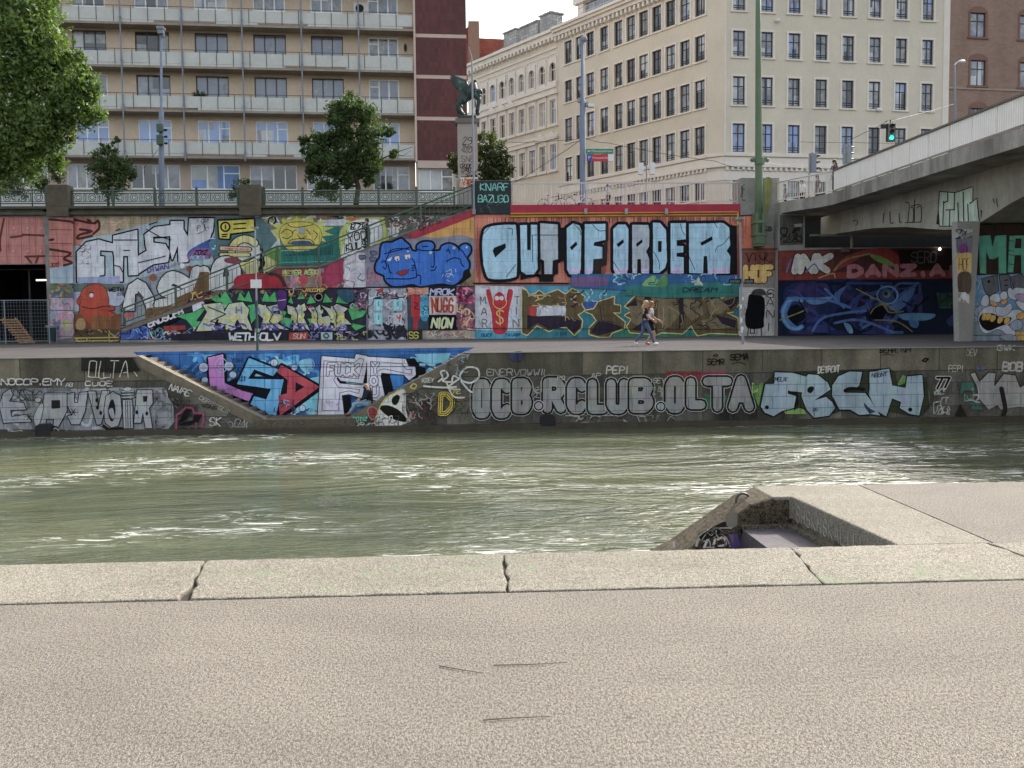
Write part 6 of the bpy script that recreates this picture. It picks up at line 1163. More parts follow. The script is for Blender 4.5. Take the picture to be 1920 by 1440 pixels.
m.poly([(205, 720), (250, 700), (900, 680), (900, 1352), (175, 1352), (190, 1150), (185, 900)], '5f7f9e'); m.mess(205, 720, 340, 1140, 16, ['6a8cae', '507094', '7a9ab8'], 171, (12, 24), 80)
for p in ([(310, 735), (460, 700), (470, 850), (380, 900), (340, 850)], [(480, 700), (570, 695), (600, 830), (500, 850)], [(590, 720), (700, 690), (760, 830), (620, 820)]): m.stroke(p, 12, '1c1c1e', True); m.poly(p, '58585a')
m.disc(378, 760, 14, '1c1c1e'); m.stroke([(530, 750), (560, 745)], 10, '1c1c1e'); m.stroke([(530, 800), (560, 795)], 10, '1c1c1e')
GY, LG = '8a93a0', 'a9aab0'
m.poly([(210, 1150), (320, 1130), (900, 1100), (900, 1352), (185, 1352)], '6f7a80')
for p, c in (([(250, 1090), (240, 1040), (290, 995), (350, 1000), (330, 1060), (280, 1100)], GY), ([(300, 980), (320, 910), (360, 890), (380, 950), (360, 1000)], LG), ([(560, 870), (575, 820), (610, 840), (640, 820), (720, 830), (760, 870), (740, 930), (600, 930)], LG), ([(275, 1100), (330, 1020), (420, 1000), (520, 1060), (640, 1030), (700, 1060), (640, 1130), (560, 1180), (600, 1200), (640, 1270), (620, 1310), (560, 1280), (470, 1220), (360, 1260), (300, 1220)], LG), ([(385, 930), (410, 890), (460, 880), (495, 910), (480, 955), (420, 960)], 'a3aab6'), ([(485, 890), (510, 860), (545, 865), (555, 910), (530, 935), (495, 925)], LG), ([(440, 1040), (460, 1000), (520, 1010), (580, 970), (600, 1020), (550, 1080), (480, 1090)], '9aa0a8'), ([(640, 960), (700, 930), (760, 960), (760, 1060), (680, 1020)], LG), ([(580, 1180), (640, 1130), (690, 1150), (690, 1210), (620, 1230)], '7f8a9a'), ([(630, 900), (680, 880), (760, 900), (760, 960), (680, 950)], '9a7f90')):
    m.ring(p, 9, '25262c', c)
m.ring([(285, 1130), (320, 1075), (420, 1075), (500, 1115), (590, 1110), (560, 1160), (480, 1190), (380, 1230), (320, 1200)], 9, '25262c', '14110f')
for x, y in ((335, 1100), (372, 1100), (415, 1115), (485, 1130), (550, 1135)): m.ring([(x-28, y+20), (x-12, y-28), (x+22, y-26), (x+26, y+4), (x-4, y+34)], 6, '3a2c10', 'b8913a')
for p in ([(390, 950), (440, 965), (460, 985), (430, 1000), (395, 980)], [(490, 960), (540, 935), (555, 950), (520, 985)], [(640, 1090), (690, 1060), (740, 1070), (700, 1120), (660, 1120)]): m.ring(p, 6, '2a1c14', 'bd7f3a')
for x in (655, 700, 745): m.ring([(x-25, 1300), (x-15, 1250), (x+18, 1250), (x+22, 1320), (x, 1342)], 6, '3a2c10', 'b8913a')
m.stroke([(215, 1278), (800, 1276)], 5, '20242a'); m.ring([(480, 1290), (560, 1270), (640, 1290), (630, 1335), (540, 1330)], 7, '25262c', '7f8a90')
m.build('green MA letters above grey cartoon monsters with yellow teeth')
m = Mural(BR, 'Y', 39.3, MZ, .006, gm)
m.poly([(60, 330), (225, 335), (215, 480), (70, 480)], '5f5c66'); m.mess(62, 262, 220, 345, 12, ['2a2a2c', '3a3a3e', '9a9a98'], 181, (8, 14), 60); m.poly([(95, 430), (120, 400), (160, 390), (180, 470), (110, 490)], '6a3a66', True)
m.poly([(65, 570), (80, 500), (200, 485), (212, 560), (210, 670), (190, 695), (120, 670), (85, 700)], 'b39350', True); m.text('HOF', 92, 650, 28, 110, 6, '4a3820', 0, 0, .3); m.poly([(85, 690), (200, 680), (200, 860), (95, 870)], '4f4234', True); m.poly([(85, 960), (110, 880), (150, 860), (190, 900), (192, 980), (165, 960), (140, 905), (115, 920)], 'b0aaa8'); m.mess(85, 870, 190, 960, 8, ['b9b4b2', '9a5a50'], 182, (6, 10), 40)
m.build('small HOF in yellow on the pier column')

# ---------------------------------------------------------------- scrawls in the near landing
m = Mural(lnd, 'Y', iy0-.004, (1220, 880, 2.743), .003, m_paintq)
for q_ in ([(235, 392), (250, 350), (285, 320), (300, 312)], [(275, 400), (300, 350), (330, 350), (320, 400)], [(345, 360), (375, 350), (385, 385), (350, 395)], [(120, 400), (118, 375)], [(410, 395), (420, 360), (430, 390)]): m.stroke(q_, 12, 'a8a29a', False, True)
m.poly([(255, 340), (370, 270), (385, 290), (330, 345), (270, 360)], [.02, .018, .015], True); m.poly([(400, 335), (440, 320), (470, 400), (410, 405)], '4a3a66'); m.poly([(385, 250), (430, 215), (455, 250), (440, 290), (400, 300)], '5f584c', True); m.mess(230, 300, 420, 400, 10, ['5a544c', '2a2622', '8a847a'], 201, (4, 9), 60)
m.build('white scrawls and dark smears on the sloping parapet')
mb = MB(); r = random.Random(6); A0, A1 = Vector((ix0, iy0, 0)), Vector((ix1, YO, 0)); dd = (A1-A0); nn = Vector((-dd.y, dd.x, 0)).normalized(); nn = nn if nn.x < 0 else -nn
mb.col = [x*.6 for x in P_('a09a8a')]
def sw(u, z): return A0+dd*u+nn*.0045+ZV*z
for i, ch in enumerate('SHSKMSKALILLIV'):
    w_ = .038; u0 = .06+i*.058
    for pl_ in glyph(ch):
        for (a, b), (c, d) in zip(pl_[:-1], pl_[1:]):
            P0, P1 = Vector((u0+a*w_, NZ-.19+b*.13)), Vector((u0+c*w_, NZ-.19+d*.13)); t_ = (P1-P0); t_ = Vector((-t_.y*.02, t_.x*.25)).normalized() if t_.length else Vector((1, 0)); hw = Vector((.0035, .006))
            mb.face([sw(P0.x-hw.x, P0.y-hw.y), sw(P1.x-hw.x, P1.y-hw.y), sw(P1.x+hw.x, P1.y+hw.y), sw(P0.x+hw.x, P0.y+hw.y)])
o = mb.build('mural', m_paintq, lnd); o['label'] = 'pale scratched lettering along the inner side wall'
# ================================================================== objects
m_green = plain('railing_green', (.068, .105, .070), .55, .25, 2, .05)
m_mast = plain('mast_green', (.105, .155, .085), .5, .15, 1, .03)
m_grey = plain('galvanised_grey', (.24, .26, .28), .75, .15, 2, .03, 60, .15)
m_bluegrey = plain('lamp_post_blue_grey', (.17, .20, .255), .85, .15, 1.5, .03)
m_black = plain('black_plastic', (.015, .015, .016), .5, .2, 3, 0)
m_white = plain('white_paint_sign', (.62, .62, .60), .5, .08, 3, 0)
# ---- stair railing
RY = F+.12
sr = thing('stair_railing', 'green bar railing following the long stair up to the street', 'railing', (-12, RY, 0))
g = lambda px, py, Y=RY: onY(px, py, Y)
topl = [g(x, y) for x, y in ((229, 579), (350, 531), (475, 482), (520, 461.5), (600, 459.5), (700, 420), (790, 385), (889, 346))]
botl = [g(x, y) for x, y in ((229, 606), (350, 561), (475, 515), (520, 496), (600, 494.5), (700, 455), (790, 421), (889, 383))]
def lerp_at(L, x):
    for a, b in zip(L[:-1], L[1:]):
        if a.x <= x <= b.x: return a.lerp(b, (x-a.x)/(b.x-a.x))
    return L[-1]
mb = MB(); mb.tube(topl, .05, 6); mb.build('handrail', m_green, sr)
mb = MB(); mb.tube([p+Vector((0, 0, -.22)) for p in topl], .022, 5); mb.tube(botl, .03, 5)
x = topl[0].x+.1
while x < topl[-1].x: mb.tube([lerp_at(botl, x), lerp_at(topl, x)-ZV*.2], .016, 4, False); x += .24
mb.build('bars', m_green, sr)
for px in (229, 327, 424, 520, 598, 692, 790, 887):
    x = g(px, 480).x; x = max(topl[0].x, min(topl[-1].x, x)); mb = MB(); a, b = lerp_at(botl, x), lerp_at(topl, x)
    mb.box((x-.055, RY-.055, a.z-.35), (x+.055, RY+.055, b.z)); mb.build('post', m_green, sr)
# ---- ornate green railing on the upper street
def ornate(px0, px1, label):
    Y = B+.1; a, b = onY(px0, 389, Y), onY(px1, 389, Y); z0 = zc1; z1 = onY((px0+px1)/2, 357.5, Y).z; h = z1-z0
    t = thing('ornate_railing', label, 'railing', ((a.x+b.x)/2, Y, z0), 0, 'ornate green railings on the upper street')
    mb = MB(); mb.tube([(a.x, Y, z1), (b.x, Y, z1)], .045, 6); mb.tube([(a.x, Y, z0+h*.84), (b.x, Y, z0+h*.84)], .028, 5); mb.build('top_rail', m_green, t)
    mb = MB(); mb.tube([(a.x, Y, z0+h*.22), (b.x, Y, z0+h*.22)], .035, 5); mb.tube([(a.x, Y, z0+h*.34), (b.x, Y, z0+h*.34)], .02, 5); mb.build('bottom_rail', m_green, t)
    n = max(1, round((b.x-a.x)/2.42)); L = (b.x-a.x)/n
    for i in range(n+1):
        x = a.x+L*i; mb = MB(); mb.box((x-.06, Y-.06, z0), (x+.06, Y+.06, z1+.12)); mb.ball((x, Y, z1+.17), .07, 8, 6); mb.build('post', m_green, t)
    for i in range(n):
        mb = MB(); k = 3
        for j in range(k):
            cx = a.x+L*(i+(j+.5)/k); cz = z0+h*.59; R0 = h*.235
            for rr in (R0, R0*.55): mb.tube([(cx+rr*math.cos(q), Y, cz+rr*math.sin(q)) for q in [s*math.pi/7 for s in range(15)]], .022, 4, False)
            for dx in (-.36, -.28, .28, .36): mb.tube([(cx+dx*L/k*1.35, Y, z0+h*.34), (cx+dx*L/k*1.35, Y, z0+h*.84)], .016, 4, False)
        mb.build('ring_panel', m_green, t)
ornate(-90, 88, 'ornate green iron railing behind the big tree at far left')
ornate(134, 447, 'ornate green iron railing between the two stone posts')
ornate(496, 852, 'ornate green iron railing right of the second stone post below the street tree')
# ---- white railing above OUT OF ORDER
Y = F+.35; a, b = onY(960, 384, Y), onY(1383, 380, Y); z0 = ztop+.12; z1 = onY(1170, 343, Y).z
wr = thing('white_railing', 'pale grey steel bar railing above the OUT OF ORDER wall', 'railing', ((a.x+b.x)/2, Y, z0))
mb = MB(); mb.box((a.x, Y-.05, z1-.04), (b.x, Y+.05, z1+.04)); mb.build('handrail', m_rail_w, wr)
mb = MB(); mb.box((a.x, Y-.03, z0+.18), (b.x, Y+.03, z0+.23))
x = a.x+.08
while x < b.x: mb.tube([(x, Y, z0+.2), (x, Y, z1-.03)], .017, 5, False); x += .155
mb.build('bars', m_rail_w, wr)
for i in range(7):
    x = a.x+(b.x-a.x)*i/6; mb = MB(); mb.box((x-.04, Y-.04, z0-.1), (x+.04, Y+.04, z1-.041)); mb.build('post', m_rail_w, wr)
# ---- masts, lamps, poles
gm_ = thing('catenary_mast', 'tall tapering light green steel mast standing before the concrete pier', 'mast', (onY(1423, 450, 55.2).x, 55.2, 3))
mb = MB(); c = onY(1423.5, 440, 55.2); t_ = onY(1421, -60, 55.2); pth = [c.lerp(t_, s/5) for s in range(6)]
mb.smooth = True; mb.tube(pth, [.235, .215, .195, .175, .15, .13], 14); mb.smooth = False
zz = onY(1423, 300, 55.2).z; mb.tube([(c.x, 55.2, zz-.25), (c.x-.01, 55.2, zz+.1)], [.29, .27], 12); mb.build('pole', m_mast, gm_)
for y0, y1, hw in ((413, 419, .32), (437, 442, .32), (451, 457, .27)):
    p, q_ = onY(1423, y0, 55.2), onY(1423, y1, 55.2); mb = MB(); mb.box((c.x-hw, 54.95, q_.z), (c.x+hw, 55.74, p.z)); mb.build('bracket', m_mast, gm_)
p, q_ = onY(1423, 400, 55.2), onY(1423, 462, 55.2); mb = MB(); mb.box((c.x-.25, 55.0, q_.z), (c.x+.25, 55.7, p.z)); mb.build('socket', m_mast, gm_)
for dx in (-.42, .42):
    mb = MB(); mb.box((c.x+dx*.55, 55.1, zz-.1), (c.x+dx, 55.3, zz+.12)); mb.ball((c.x+dx, 55.2, zz), .13, 8, 6); mb.build('wire_clamp', m_mast, gm_)
def lamp_post(px, y0, y1, Y, label, head, r=(.13, .06), kink=.45, mat=None):
    p, t = onY(px, y0, Y), onY(px-1, y1, Y); o = thing('street_lamp', label, 'street lamp', (p.x, Y, ST), 0, 'street lamps along the upper street')
    k = p.lerp(t, kink); mb = MB(); mb.smooth = True; mb.tube([(p.x, Y, ST), p, k, k+ZV*.05, t], [r[0], r[0], r[0]*.92, r[1]*1.1, r[1]], 10); mb.build('pole', mat or m_bluegrey, o)
    mb = MB()
    if head == 'box': mb.box((t.x-.2, Y-.3, t.z), (t.x+.2, Y+.3, t.z+.16)); mb.box((t.x-.16, Y-.22, t.z-.26), (t.x+.16, Y+.22, t.z)); mb.tube([(t.x+.12, Y, t.z-.2), (t.x+.16, Y, t.z-.45)], .09, 6)
    elif head == 'dome': mb.ball((t.x+.08, Y, t.z+.02), .24, 12, 8, (1, 1, .8)); mb.tube([(t.x, Y, t.z-.25), (t.x+.04, Y, t.z)], [.09, .16], 8)
    else: mb.tube([(t.x, Y, t.z), (t.x+.12, Y, t.z+.16), (t.x+.5, Y-.2, t.z+.25)], [.05, .05, .06], 6); mb.ball((t.x+.45, Y-.1, t.z+.22), .2, 10, 6, (1.35, .8, .5))
    mb.build('lamp_head', m_grey if head != 'arm' else m_white, o); return o, p, t
o, p, t = lamp_post(303, 372, 56, 62.5, 'tall blue grey street lamp with two green signal boxes behind the ornate railing', 'box', (.17, .07), .52)
for y0, y1 in ((233, 248), (254, 272)):
    a, b = onY(296, y1, 62.3), onY(304, y0, 62.3); mb = MB(); mb.box((a.x-.02, 62.05, a.z), (b.x+.06, 62.35, b.z)); mb.build('green_box', m_green, o, bevel=.03)
a = onY(306, 245, 62.2)
for dz in (-.75, -.35, .05): mb = MB(); mb.tube([(a.x+.06, 62.3, a.z+dz), (a.x+.22, 62.1, a.z+dz-.03)], .07, 8); mb.build('insulator', m_black, o)
for s in (0, 1): mb = MB(); pa = onY(300, 272, 62.4); mb.tube([pa+Vector((0, .2, 0)), onY(270, 315, 66), onY(272, 330, 68)], .015, 4); 
mb.build('cable', m_black, o)
o2, p, t = lamp_post(1093, 372, 74, 61, 'thick blue grey lamp post carrying the green and red direction signs', 'dome', (.19, .10), .62)
cm = onY(1108, 199, 61); mb = MB(); mb.tube([onY(1092, 213, 61), onY(1110, 208, 61)], .04, 6); mb.box((cm.x-.2, 60.8, cm.z-.08), (cm.x+.2, 61.2, cm.z+.1)); mb.build('security_camera', m_white, o2, bevel=.03)
for px, py in ((1086, 188), (1100, 196)): mb = MB(); c_ = onY(px, py, 61); mb.box((c_.x-.08, 60.85, c_.z-.12), (c_.x+.08, 61.15, c_.z+.12)); mb.build('bracket', m_grey, o2)
def board(name, x0, y0, x1, y1, col, label):
    a, b = onY(x0, y1, 60.7), onY(x1, y0, 60.7); mb = MB(); mb.box((a.x, 60.68, a.z), (b.x, 60.74, b.z)); o = mb.build(name, plain('sign_'+col, col, .4, .06, 3, 0), o2); o['label'] = label; return o, a, b
def words(txt, x, z, Y, h, mat, parent, name='lettering', width=None):
    cu_ = bpy.data.curves.new('t', 'FONT'); cu_.body = txt; cu_.size = h; ob = bpy.data.objects.new('t', cu_); link(ob); bpy.context.view_layer.update()
    me = bpy.data.meshes.new_from_object(ob.evaluated_get(bpy.context.evaluated_depsgraph_get())); bpy.data.objects.remove(ob)
    xs = [v.co.x for v in me.vertices]; s = (width/(max(xs)-min(xs))) if width else 1
    mb = MB(); mb.add([(x+v.co.x*s, Y, z+v.co.y) for v in me.vertices], [tuple(pl.vertices) for pl in me.polygons]); bpy.data.meshes.remove(me); return mb.build(name, mat, parent)
s1, a, b = board('direction_sign', 1099, 279, 1150, 287.5, '2c7a58', 'green sign reading Messezentrum')
mb = MB(); mb.box((a.x-.03, 60.745, a.z-.03), (b.x+.03, 60.76, b.z+.03)); mb.build('frame', m_white, s1); words('Messezentrum', a.x+.33, a.z+.07, 60.675, .20, m_white, s1, 'lettering', 1.25)
def arrow(x, z, s, mat, par): 
    mb = MB(); mb.prism([(x-s, 60.676, z), (x-.2*s, 60.676, z+.6*s), (x-.2*s, 60.676, z+.2*s), (x+s, 60.676, z+.2*s), (x+s, 60.676, z-.2*s), (x-.2*s, 60.676, z-.2*s), (x-.2*s, 60.676, z-.6*s)], (0, .003, 0)); mb.build('arrow', mat, par)
arrow(a.x+.17, (a.z+b.z)/2, .1, m_white, s1)
s2, a, b = board('parking_sign', 1100, 289.5, 1150.5, 302.5, 'ad2f3c', 'red sign with a blue parking field and a white arrow field'); w_ = b.x-a.x
mb = MB(); mb.box((a.x+.002, 60.672, a.z+.002), (a.x+w_*.19, 60.679, b.z-.002)); bp_ = mb.build('blue_field', plain('sign_blue', '2d4f9a', .4, .05, 3, 0), s2); words('P', a.x+.08, a.z+.12, 60.668, .30, m_white, s2)
mb = MB(); mb.box((a.x+w_*.79, 60.672, a.z+.002), (b.x-.002, 60.679, b.z-.002)); mb.build('white_field', m_white, s2); words('Franz-Josefs-Kai', a.x+w_*.21, a.z+.15, 60.668, .19, m_white, s2, 'lettering', w_*.56)
arrow(a.x+w_*.895, (a.z+b.z)/2, .13, m_black, s2)
mb = MB(); mb.tube([(onY(1097, 285, 60.9).x, 60.85, a.z-.2), (onY(1097, 285, 60.9).x, 60.85, b.z+.4)], .03, 6); mb.build('sign_bracket', m_grey, o2)
lamp_post(1791, 240, 122, 66, 'slim street lamp with a curved pale head near the brick building', 'arm', (.07, .05), .5)
fp = onY(889, 402, 55.8); ft = onY(885, 120, 55.8)
pl = thing('thin_pole', 'thin grey pole with a bent tip beside the dark lettered block', 'pole', fp); mb = MB(); mb.tube([fp, ft, onY(884, 104, 55.8), onY(878, 88, 55.8)], [.06, .045, .035, .02], 8); mb.build('pole', m_grey, pl)
mb = MB(); mb.box((fp.x-.09, 55.7, fp.z), (fp.x+.09, 55.9, fp.z+.3)); mb.build('base', m_grey, pl)
b0 = onZ(483, 661, 0); b0.y = max(b0.y, QF+.25); t0 = onY(478, 428, b0.y)
sp_ = thing('sign_pole', 'slim sign pole with a small white plate, green at its foot, at the quay edge', 'sign pole', (b0.x, b0.y, 0)); k = b0.lerp(t0, .42)
mb = MB(); mb.tube([b0, k], .045, 8); mb.build('lower_tube', plain('pole_dark_green', (.03, .075, .06), .5), sp_); mb = MB(); mb.tube([k, t0], .03, 8); mb.box((t0.x-.14, b0.y-.05, t0.z), (t0.x+.1, b0.y+.05, t0.z+.04)); mb.build('upper_tube', m_grey, sp_)
a, b = onY(470, 540, b0.y-.05), onY(490, 524, b0.y-.05); mb = MB(); mb.box((a.x, b0.y-.06, a.z), (b.x, b0.y-.047, b.z)); mb.build('plate', m_white, sp_)
mb = MB(); mb.box((k.x-.08, b0.y-.04, k.z-1.1), (k.x+.06, b0.y+.06, k.z-.98)); mb.build('clamp', m_grey, sp_)
b0 = onZ(1393, 645, 0); t0 = onY(1387, 416, b0.y)
sp_ = thing('street_sign_pole', 'grey pole with black street name plates and a flat cap before the pier', 'sign pole', (b0.x, b0.y, 0))
mb = MB(); mb.tube([b0, t0], [.055, .04], 8); mb.build('pole', m_grey, sp_); mb = MB(); mb.tube([t0, t0+ZV*.1], [.05, .17], 10); mb.tube([t0+ZV*.1, t0+ZV*.16], .17, 10); mb.build('lamp_cap', m_grey, sp_)
for x0, x1, tx in ((1366, 1389, 'REGEN'), (1395, 1413, 'GEHT')):
    a, b = onY(x0, 532, b0.y), onY(x1, 523, b0.y); mb = MB(); mb.box((a.x, b0.y-.09, a.z), (b.x, b0.y-.06, b.z)); o = mb.build('name_plate', m_black, sp_)
    mb = MB(); r = random.Random(x0)
    for i in range(7): xx = a.x+(b.x-a.x)*(.12+.11*i); mb.box((xx, b0.y-.093, a.z+.05), (xx+.02, b0.y-.091, b.z-.05-.02*r.random()))
    mb.build('worn_marks', m_grey, o)
for px, py, s in ((1391, 600, .1), (1392, 618, .12), (1390, 575, .08), (1392, 560, .07)): 
    c_ = onY(px, py, b0.y); mb = MB(); mb.tube([(c_.x, c_.y, c_.z-s), (c_.x, c_.y, c_.z+s)], .056, 8, False); mb.build('sticker', m_white, sp_)
# ---- wires
def wire(label, pts, Y, r=.016, sag=.25):
    P = []
    for i in range(len(pts)-1):
        a, b = onY(*pts[i], Y if not isinstance(Y, list) else Y[i]), onY(*pts[i+1], Y if not isinstance(Y, list) else Y[i+1])
        for s in range(6): q_ = s/6; P.append(a.lerp(b, q_)-ZV*sag*4*q_*(1-q_))
    P.append(b); mb = MB(); mb.tube(P, r, 5); tag(mb.build('overhead_wire', m_black), label, 'wire', 'overhead wires above the street')
wire('overhead wire running right from the thick lamp post to the green mast', [(1095, 258), (1140, 268), (1340, 302), (1421, 322)], [61, 61, 57, 55.3], .015, .08)
wire('overhead wire running left from the thick lamp post past the street trees', [(1090, 260), (930, 266)], [61, 70], .018, .1)
wire('overhead wire sloping down from the thick lamp post over the white railing', [(1088, 262), (1040, 295), (960, 345)], [61, 64, 70], .018, .05)
wire('overhead wire carrying the hanging traffic light', [(1590, 262), (1618, 250), (1662, 228), (1790, 195)], [62, 62, 61, 70], .016, .05)
wire('overhead wire from the green mast to the signal at the bridge end', [(1424, 302), (1530, 318)], [55.3, 60], .014, .05)
wire('level overhead wire across the blue windows of the corner building', [(1500, 266), (1600, 267), (1700, 268)], [70, 66, 62], .013, .03)
# ---- traffic signals
def signal(label, px, y0, y1, Y, rz, lit, post=None):
    c_ = onY(px, (y0+y1)/2, Y); t_ = onY(px, y0, Y).z; b_ = onY(px, y1, Y).z; h = t_-b_; w_ = h*.36
    o = thing('traffic_light', label, 'traffic light', (c_.x, c_.y, b_), rz, 'traffic lights at the bridge head'); mb = MB(); mb.box((-w_/2, -w_*.3, 0), (w_/2, w_*.35, h)); mb.build('housing', m_bluegrey if not lit else plain('signal_housing', (.13, .14, .12), .5), o, local=True, bevel=.02)
    mb = MB(); mb.box((-w_*.75, w_*.36, -.04), (w_*.75, w_*.40, h+.04)); mb.build('back_plate', m_black if lit else m_grey, o, local=True)
    for i, z in enumerate((.17, .5, .83)):
        mb = MB(); mb.tube([(0, -w_*.31, h*z), (0, -w_*.36, h*z)], w_*.34, 12)
        if i == 0 and lit:
            em = bpy.data.materials.new('green_light'); em.use_nodes = True; e_ = em.node_tree.nodes['Principled BSDF']; e_.inputs['Base Color'].default_value = (0, .4, .25, 1); e_.inputs['Emission Color'].default_value = (.02, 1, .55, 1); e_.inputs['Emission Strength'].default_value = 1.1
            mb.build('green_lens', em, o, local=True)
        else: mb.build('lens', m_black, o, local=True)
        mb = MB(); n = 7
        mb.add([(w_*.36*math.cos(math.pi*s/(n-1)), y, h*z+w_*.36*math.sin(math.pi*s/(n-1))) for y in (-w_*.31, -w_*.95) for s in range(n)], [(s, s+1, n+s+1, n+s) for s in range(n-1)]); mb.build('visor', m_black, o, local=True)
    return o, c_, b_, h
o, c_, b_, h = signal('hanging traffic light showing green in front of the corner building', 1671, 232, 264, 61, R(-12), True)
mb = MB(); mb.tube([(-.05, 0, h), (-.05, 0, h+.2)], .03, 6); mb.tube([(-.35, 0, h+.16), (.35, 0, h+.3)], .02, 5); mb.box((-.62, -.1, h*.75), (-.28, .15, h*.97)); mb.build('hanger', m_black, o, local=True)
for lb, px, y0, y1, Yp, rz in (('grey traffic light on a pole seen from the side at the bridge head', 1525, 288, 323, 58.5, R(95)), ('grey traffic light seen from behind below the overhead wire', 1590, 272, 306, 60, R(110))):
    o, c_, b_, h = signal(lb, px, y0, y1, Yp, rz, False); mb = MB(); mb.tube([(.0, .25, DZ1-b_), (.0, .25, h*.9)], .05, 8); mb.tube([(0, .25, h*.5), (0, .05, h*.5)], .03, 5); mb.build('pole', m_grey, o, local=True)
bx_o = thing('signal_cabinet', 'pair of grey signal backs on a thin pole in front of the side street', 'signal', (onY(1212, 330, 64).x, 64, ST)); c_ = onY(1212, 322, 64)
mb = MB(); mb.tube([(c_.x, 64, ST), (c_.x, 64, c_.z+1.6)], .04, 6); mb.build('pole', m_grey, bx_o)
for dx in (-.38, .38): mb = MB(); mb.box((c_.x+dx-.16, 63.8, c_.z-.2), (c_.x+dx+.16, 64.1, c_.z+.55)); mb.build('signal_box', m_white, bx_o, bevel=.03)
# ---- pedestal with winged statue
PY = 62.0; pa, pb = onY(859, 350, PY), onY(895, 222, PY)
ped = thing('pedestal', 'tall grey stone pedestal scrawled with black tags under the bronze statue', 'pedestal', ((pa.x+pb.x)/2, PY, ST)); pcx = (pa.x+pb.x)/2; pw_ = (pb.x-pa.x)/2
mb = MB(); mb.box((pcx-pw_, PY, ST), (pcx+pw_, PY+1.15, pb.z-.28)); mb.build('shaft', plain('pedestal_stone', (.34, .30, .26), .85, .15, 1, .15, 14), ped)
mb = MB(); mb.box((pcx-pw_-.12, PY-.12, pb.z-.28), (pcx+pw_+.12, PY+1.27, pb.z)); pq = MB(); pq.box((pcx-pw_-.1, PY-.1, ST), (pcx+pw_+.1, PY+1.25, pa.z+.4)); pq.build('foot', m_conc, ped); mb.build('cap', plain('pedestal_cap', (.16, .14, .12), .85, .2, 2, .2, 14), ped)
m = Mural(ped, 'Y', PY, (820, 130, 4.962), .004, gm)
m.text('29', 235, 695, 34, 62, 6, '26231f', .2, 0, .3, 3); m.text('420', 222, 770, 26, 40, 5, '26231f', .2, 0, .3, 3); m.text('SNZ', 225, 860, 30, 55, 5, '3a3632', .1, 0, .3, 5); m.text('CROOK', 212, 915, 18, 34, 6, '1e1c1a', .1, 0, .2, 3); m.mess(225, 920, 370, 1000, 26, ['26231f', '3a3632', '5a3a34'], 191, (4, 7), 40); m.mess(240, 690, 320, 720, 3, ['26231f'], 192, (4, 5), 40)
m.build('black tags scrawled on the pedestal')
m = Mural(ped, 'Y', PY-.1, (820, 130, 4.962), .004, gm); m.mess(212, 1010, 375, 1090, 40, ['b06030', 'b8b4ac', '8a3a24', 'c8a080', '3a2a24'], 193, (7, 14), 45, 3); m.build('orange and white scribbles on the pedestal foot')
def skin_mesh(verts, edges, radii, sub=1):
    me = bpy.data.meshes.new('sk'); me.from_pydata([tuple(v) for v in verts], edges, []); ob = bpy.data.objects.new('sk', me); link(ob)
    md = ob.modifiers.new('s', 'SKIN'); md.use_smooth_shade = True
    if sub: sb = ob.modifiers.new('u', 'SUBSURF'); sb.levels = sub; sb.render_levels = sub
    for i, rr in enumerate(radii):
        rr = rr if isinstance(rr, tuple) else (rr, rr); me.skin_vertices[0].data[i].radius = rr
    me.skin_vertices[0].data[0].use_root = True
    bpy.context.view_layer.update(); ev = bpy.data.meshes.new_from_object(ob.evaluated_get(bpy.context.evaluated_depsgraph_get())); bpy.data.objects.remove(ob); bpy.data.meshes.remove(me)
    vs = [v.co.copy() for v in ev.vertices]; fs = [tuple(p.vertices) for p in ev.polygons]; bpy.data.meshes.remove(ev); return vs, fs
def verdigris():
    k = NT('green_bronze'); c = k.ramp(k.noise(2.4, 5, .65), [(.35, (.008, .013, .012)), (.56, (.022, .045, .036)), (.70, (.08, .17, .125))]); return k.fin(c, .55, k.bump(k.noise(14, 4, .6), .4, .03), .5)
m_bron = verdigris()
st = thing('statue', 'green bronze winged figure on top of the tagged stone pedestal', 'statue', (pcx, PY+.55, pb.z))
S_ = lambda x, y, d=0: onY(820+x/4.962, 130+y/4.962, PY+.55)+Vector((0, d, 0))
V_ = [S_(262, 285), S_(295, 235), S_(328, 195), S_(332, 150), S_(338, 115),
      S_(215, 300, -.2), S_(188, 345, -.22), S_(215, 400, -.22), S_(245, 425, -.22), S_(215, 310, .2), S_(200, 350, .25), S_(225, 395, .25), S_(255, 425, .25),
      S_(352, 250, -.2), S_(392, 290, -.22), S_(378, 345, -.2), S_(368, 415, -.2), S_(350, 240, .2), S_(395, 210, .25), S_(372, 260, .1),
      S_(185, 300), S_(178, 360), S_(205, 425)]
E_ = [(0, 1), (1, 2), (2, 3), (3, 4), (0, 5), (5, 6), (6, 7), (7, 8), (0, 9), (9, 10), (10, 11), (11, 12), (2, 13), (13, 14), (14, 15), (15, 16), (2, 17), (17, 18)]
E_ += [(13, 19), (0, 20), (20, 21), (21, 22)]
RD = [.26, .24, .25, .15, .17, .2, .13, .10, .09, .2, .13, .10, .09, .15, .11, .09, .12, .14, .10, .08, .08, .06, .05]
RD = [x*(1.55 if i < 4 else 1.35) for i, x in enumerate(RD)]; vs, fs = skin_mesh(V_, E_, RD); mb = MB(); mb.smooth = True; mb.add(vs, fs)
mb.ball(S_(395, 212, -.1), .18, 10, 8); mb.ball(S_(375, 412, -.1), .15, 10, 8); mb.ball(S_(390, 250, -.25), .12, 8, 6); mb.ball(S_(352, 108), .1, 8, 6); mb.build('figure', m_bron, st)
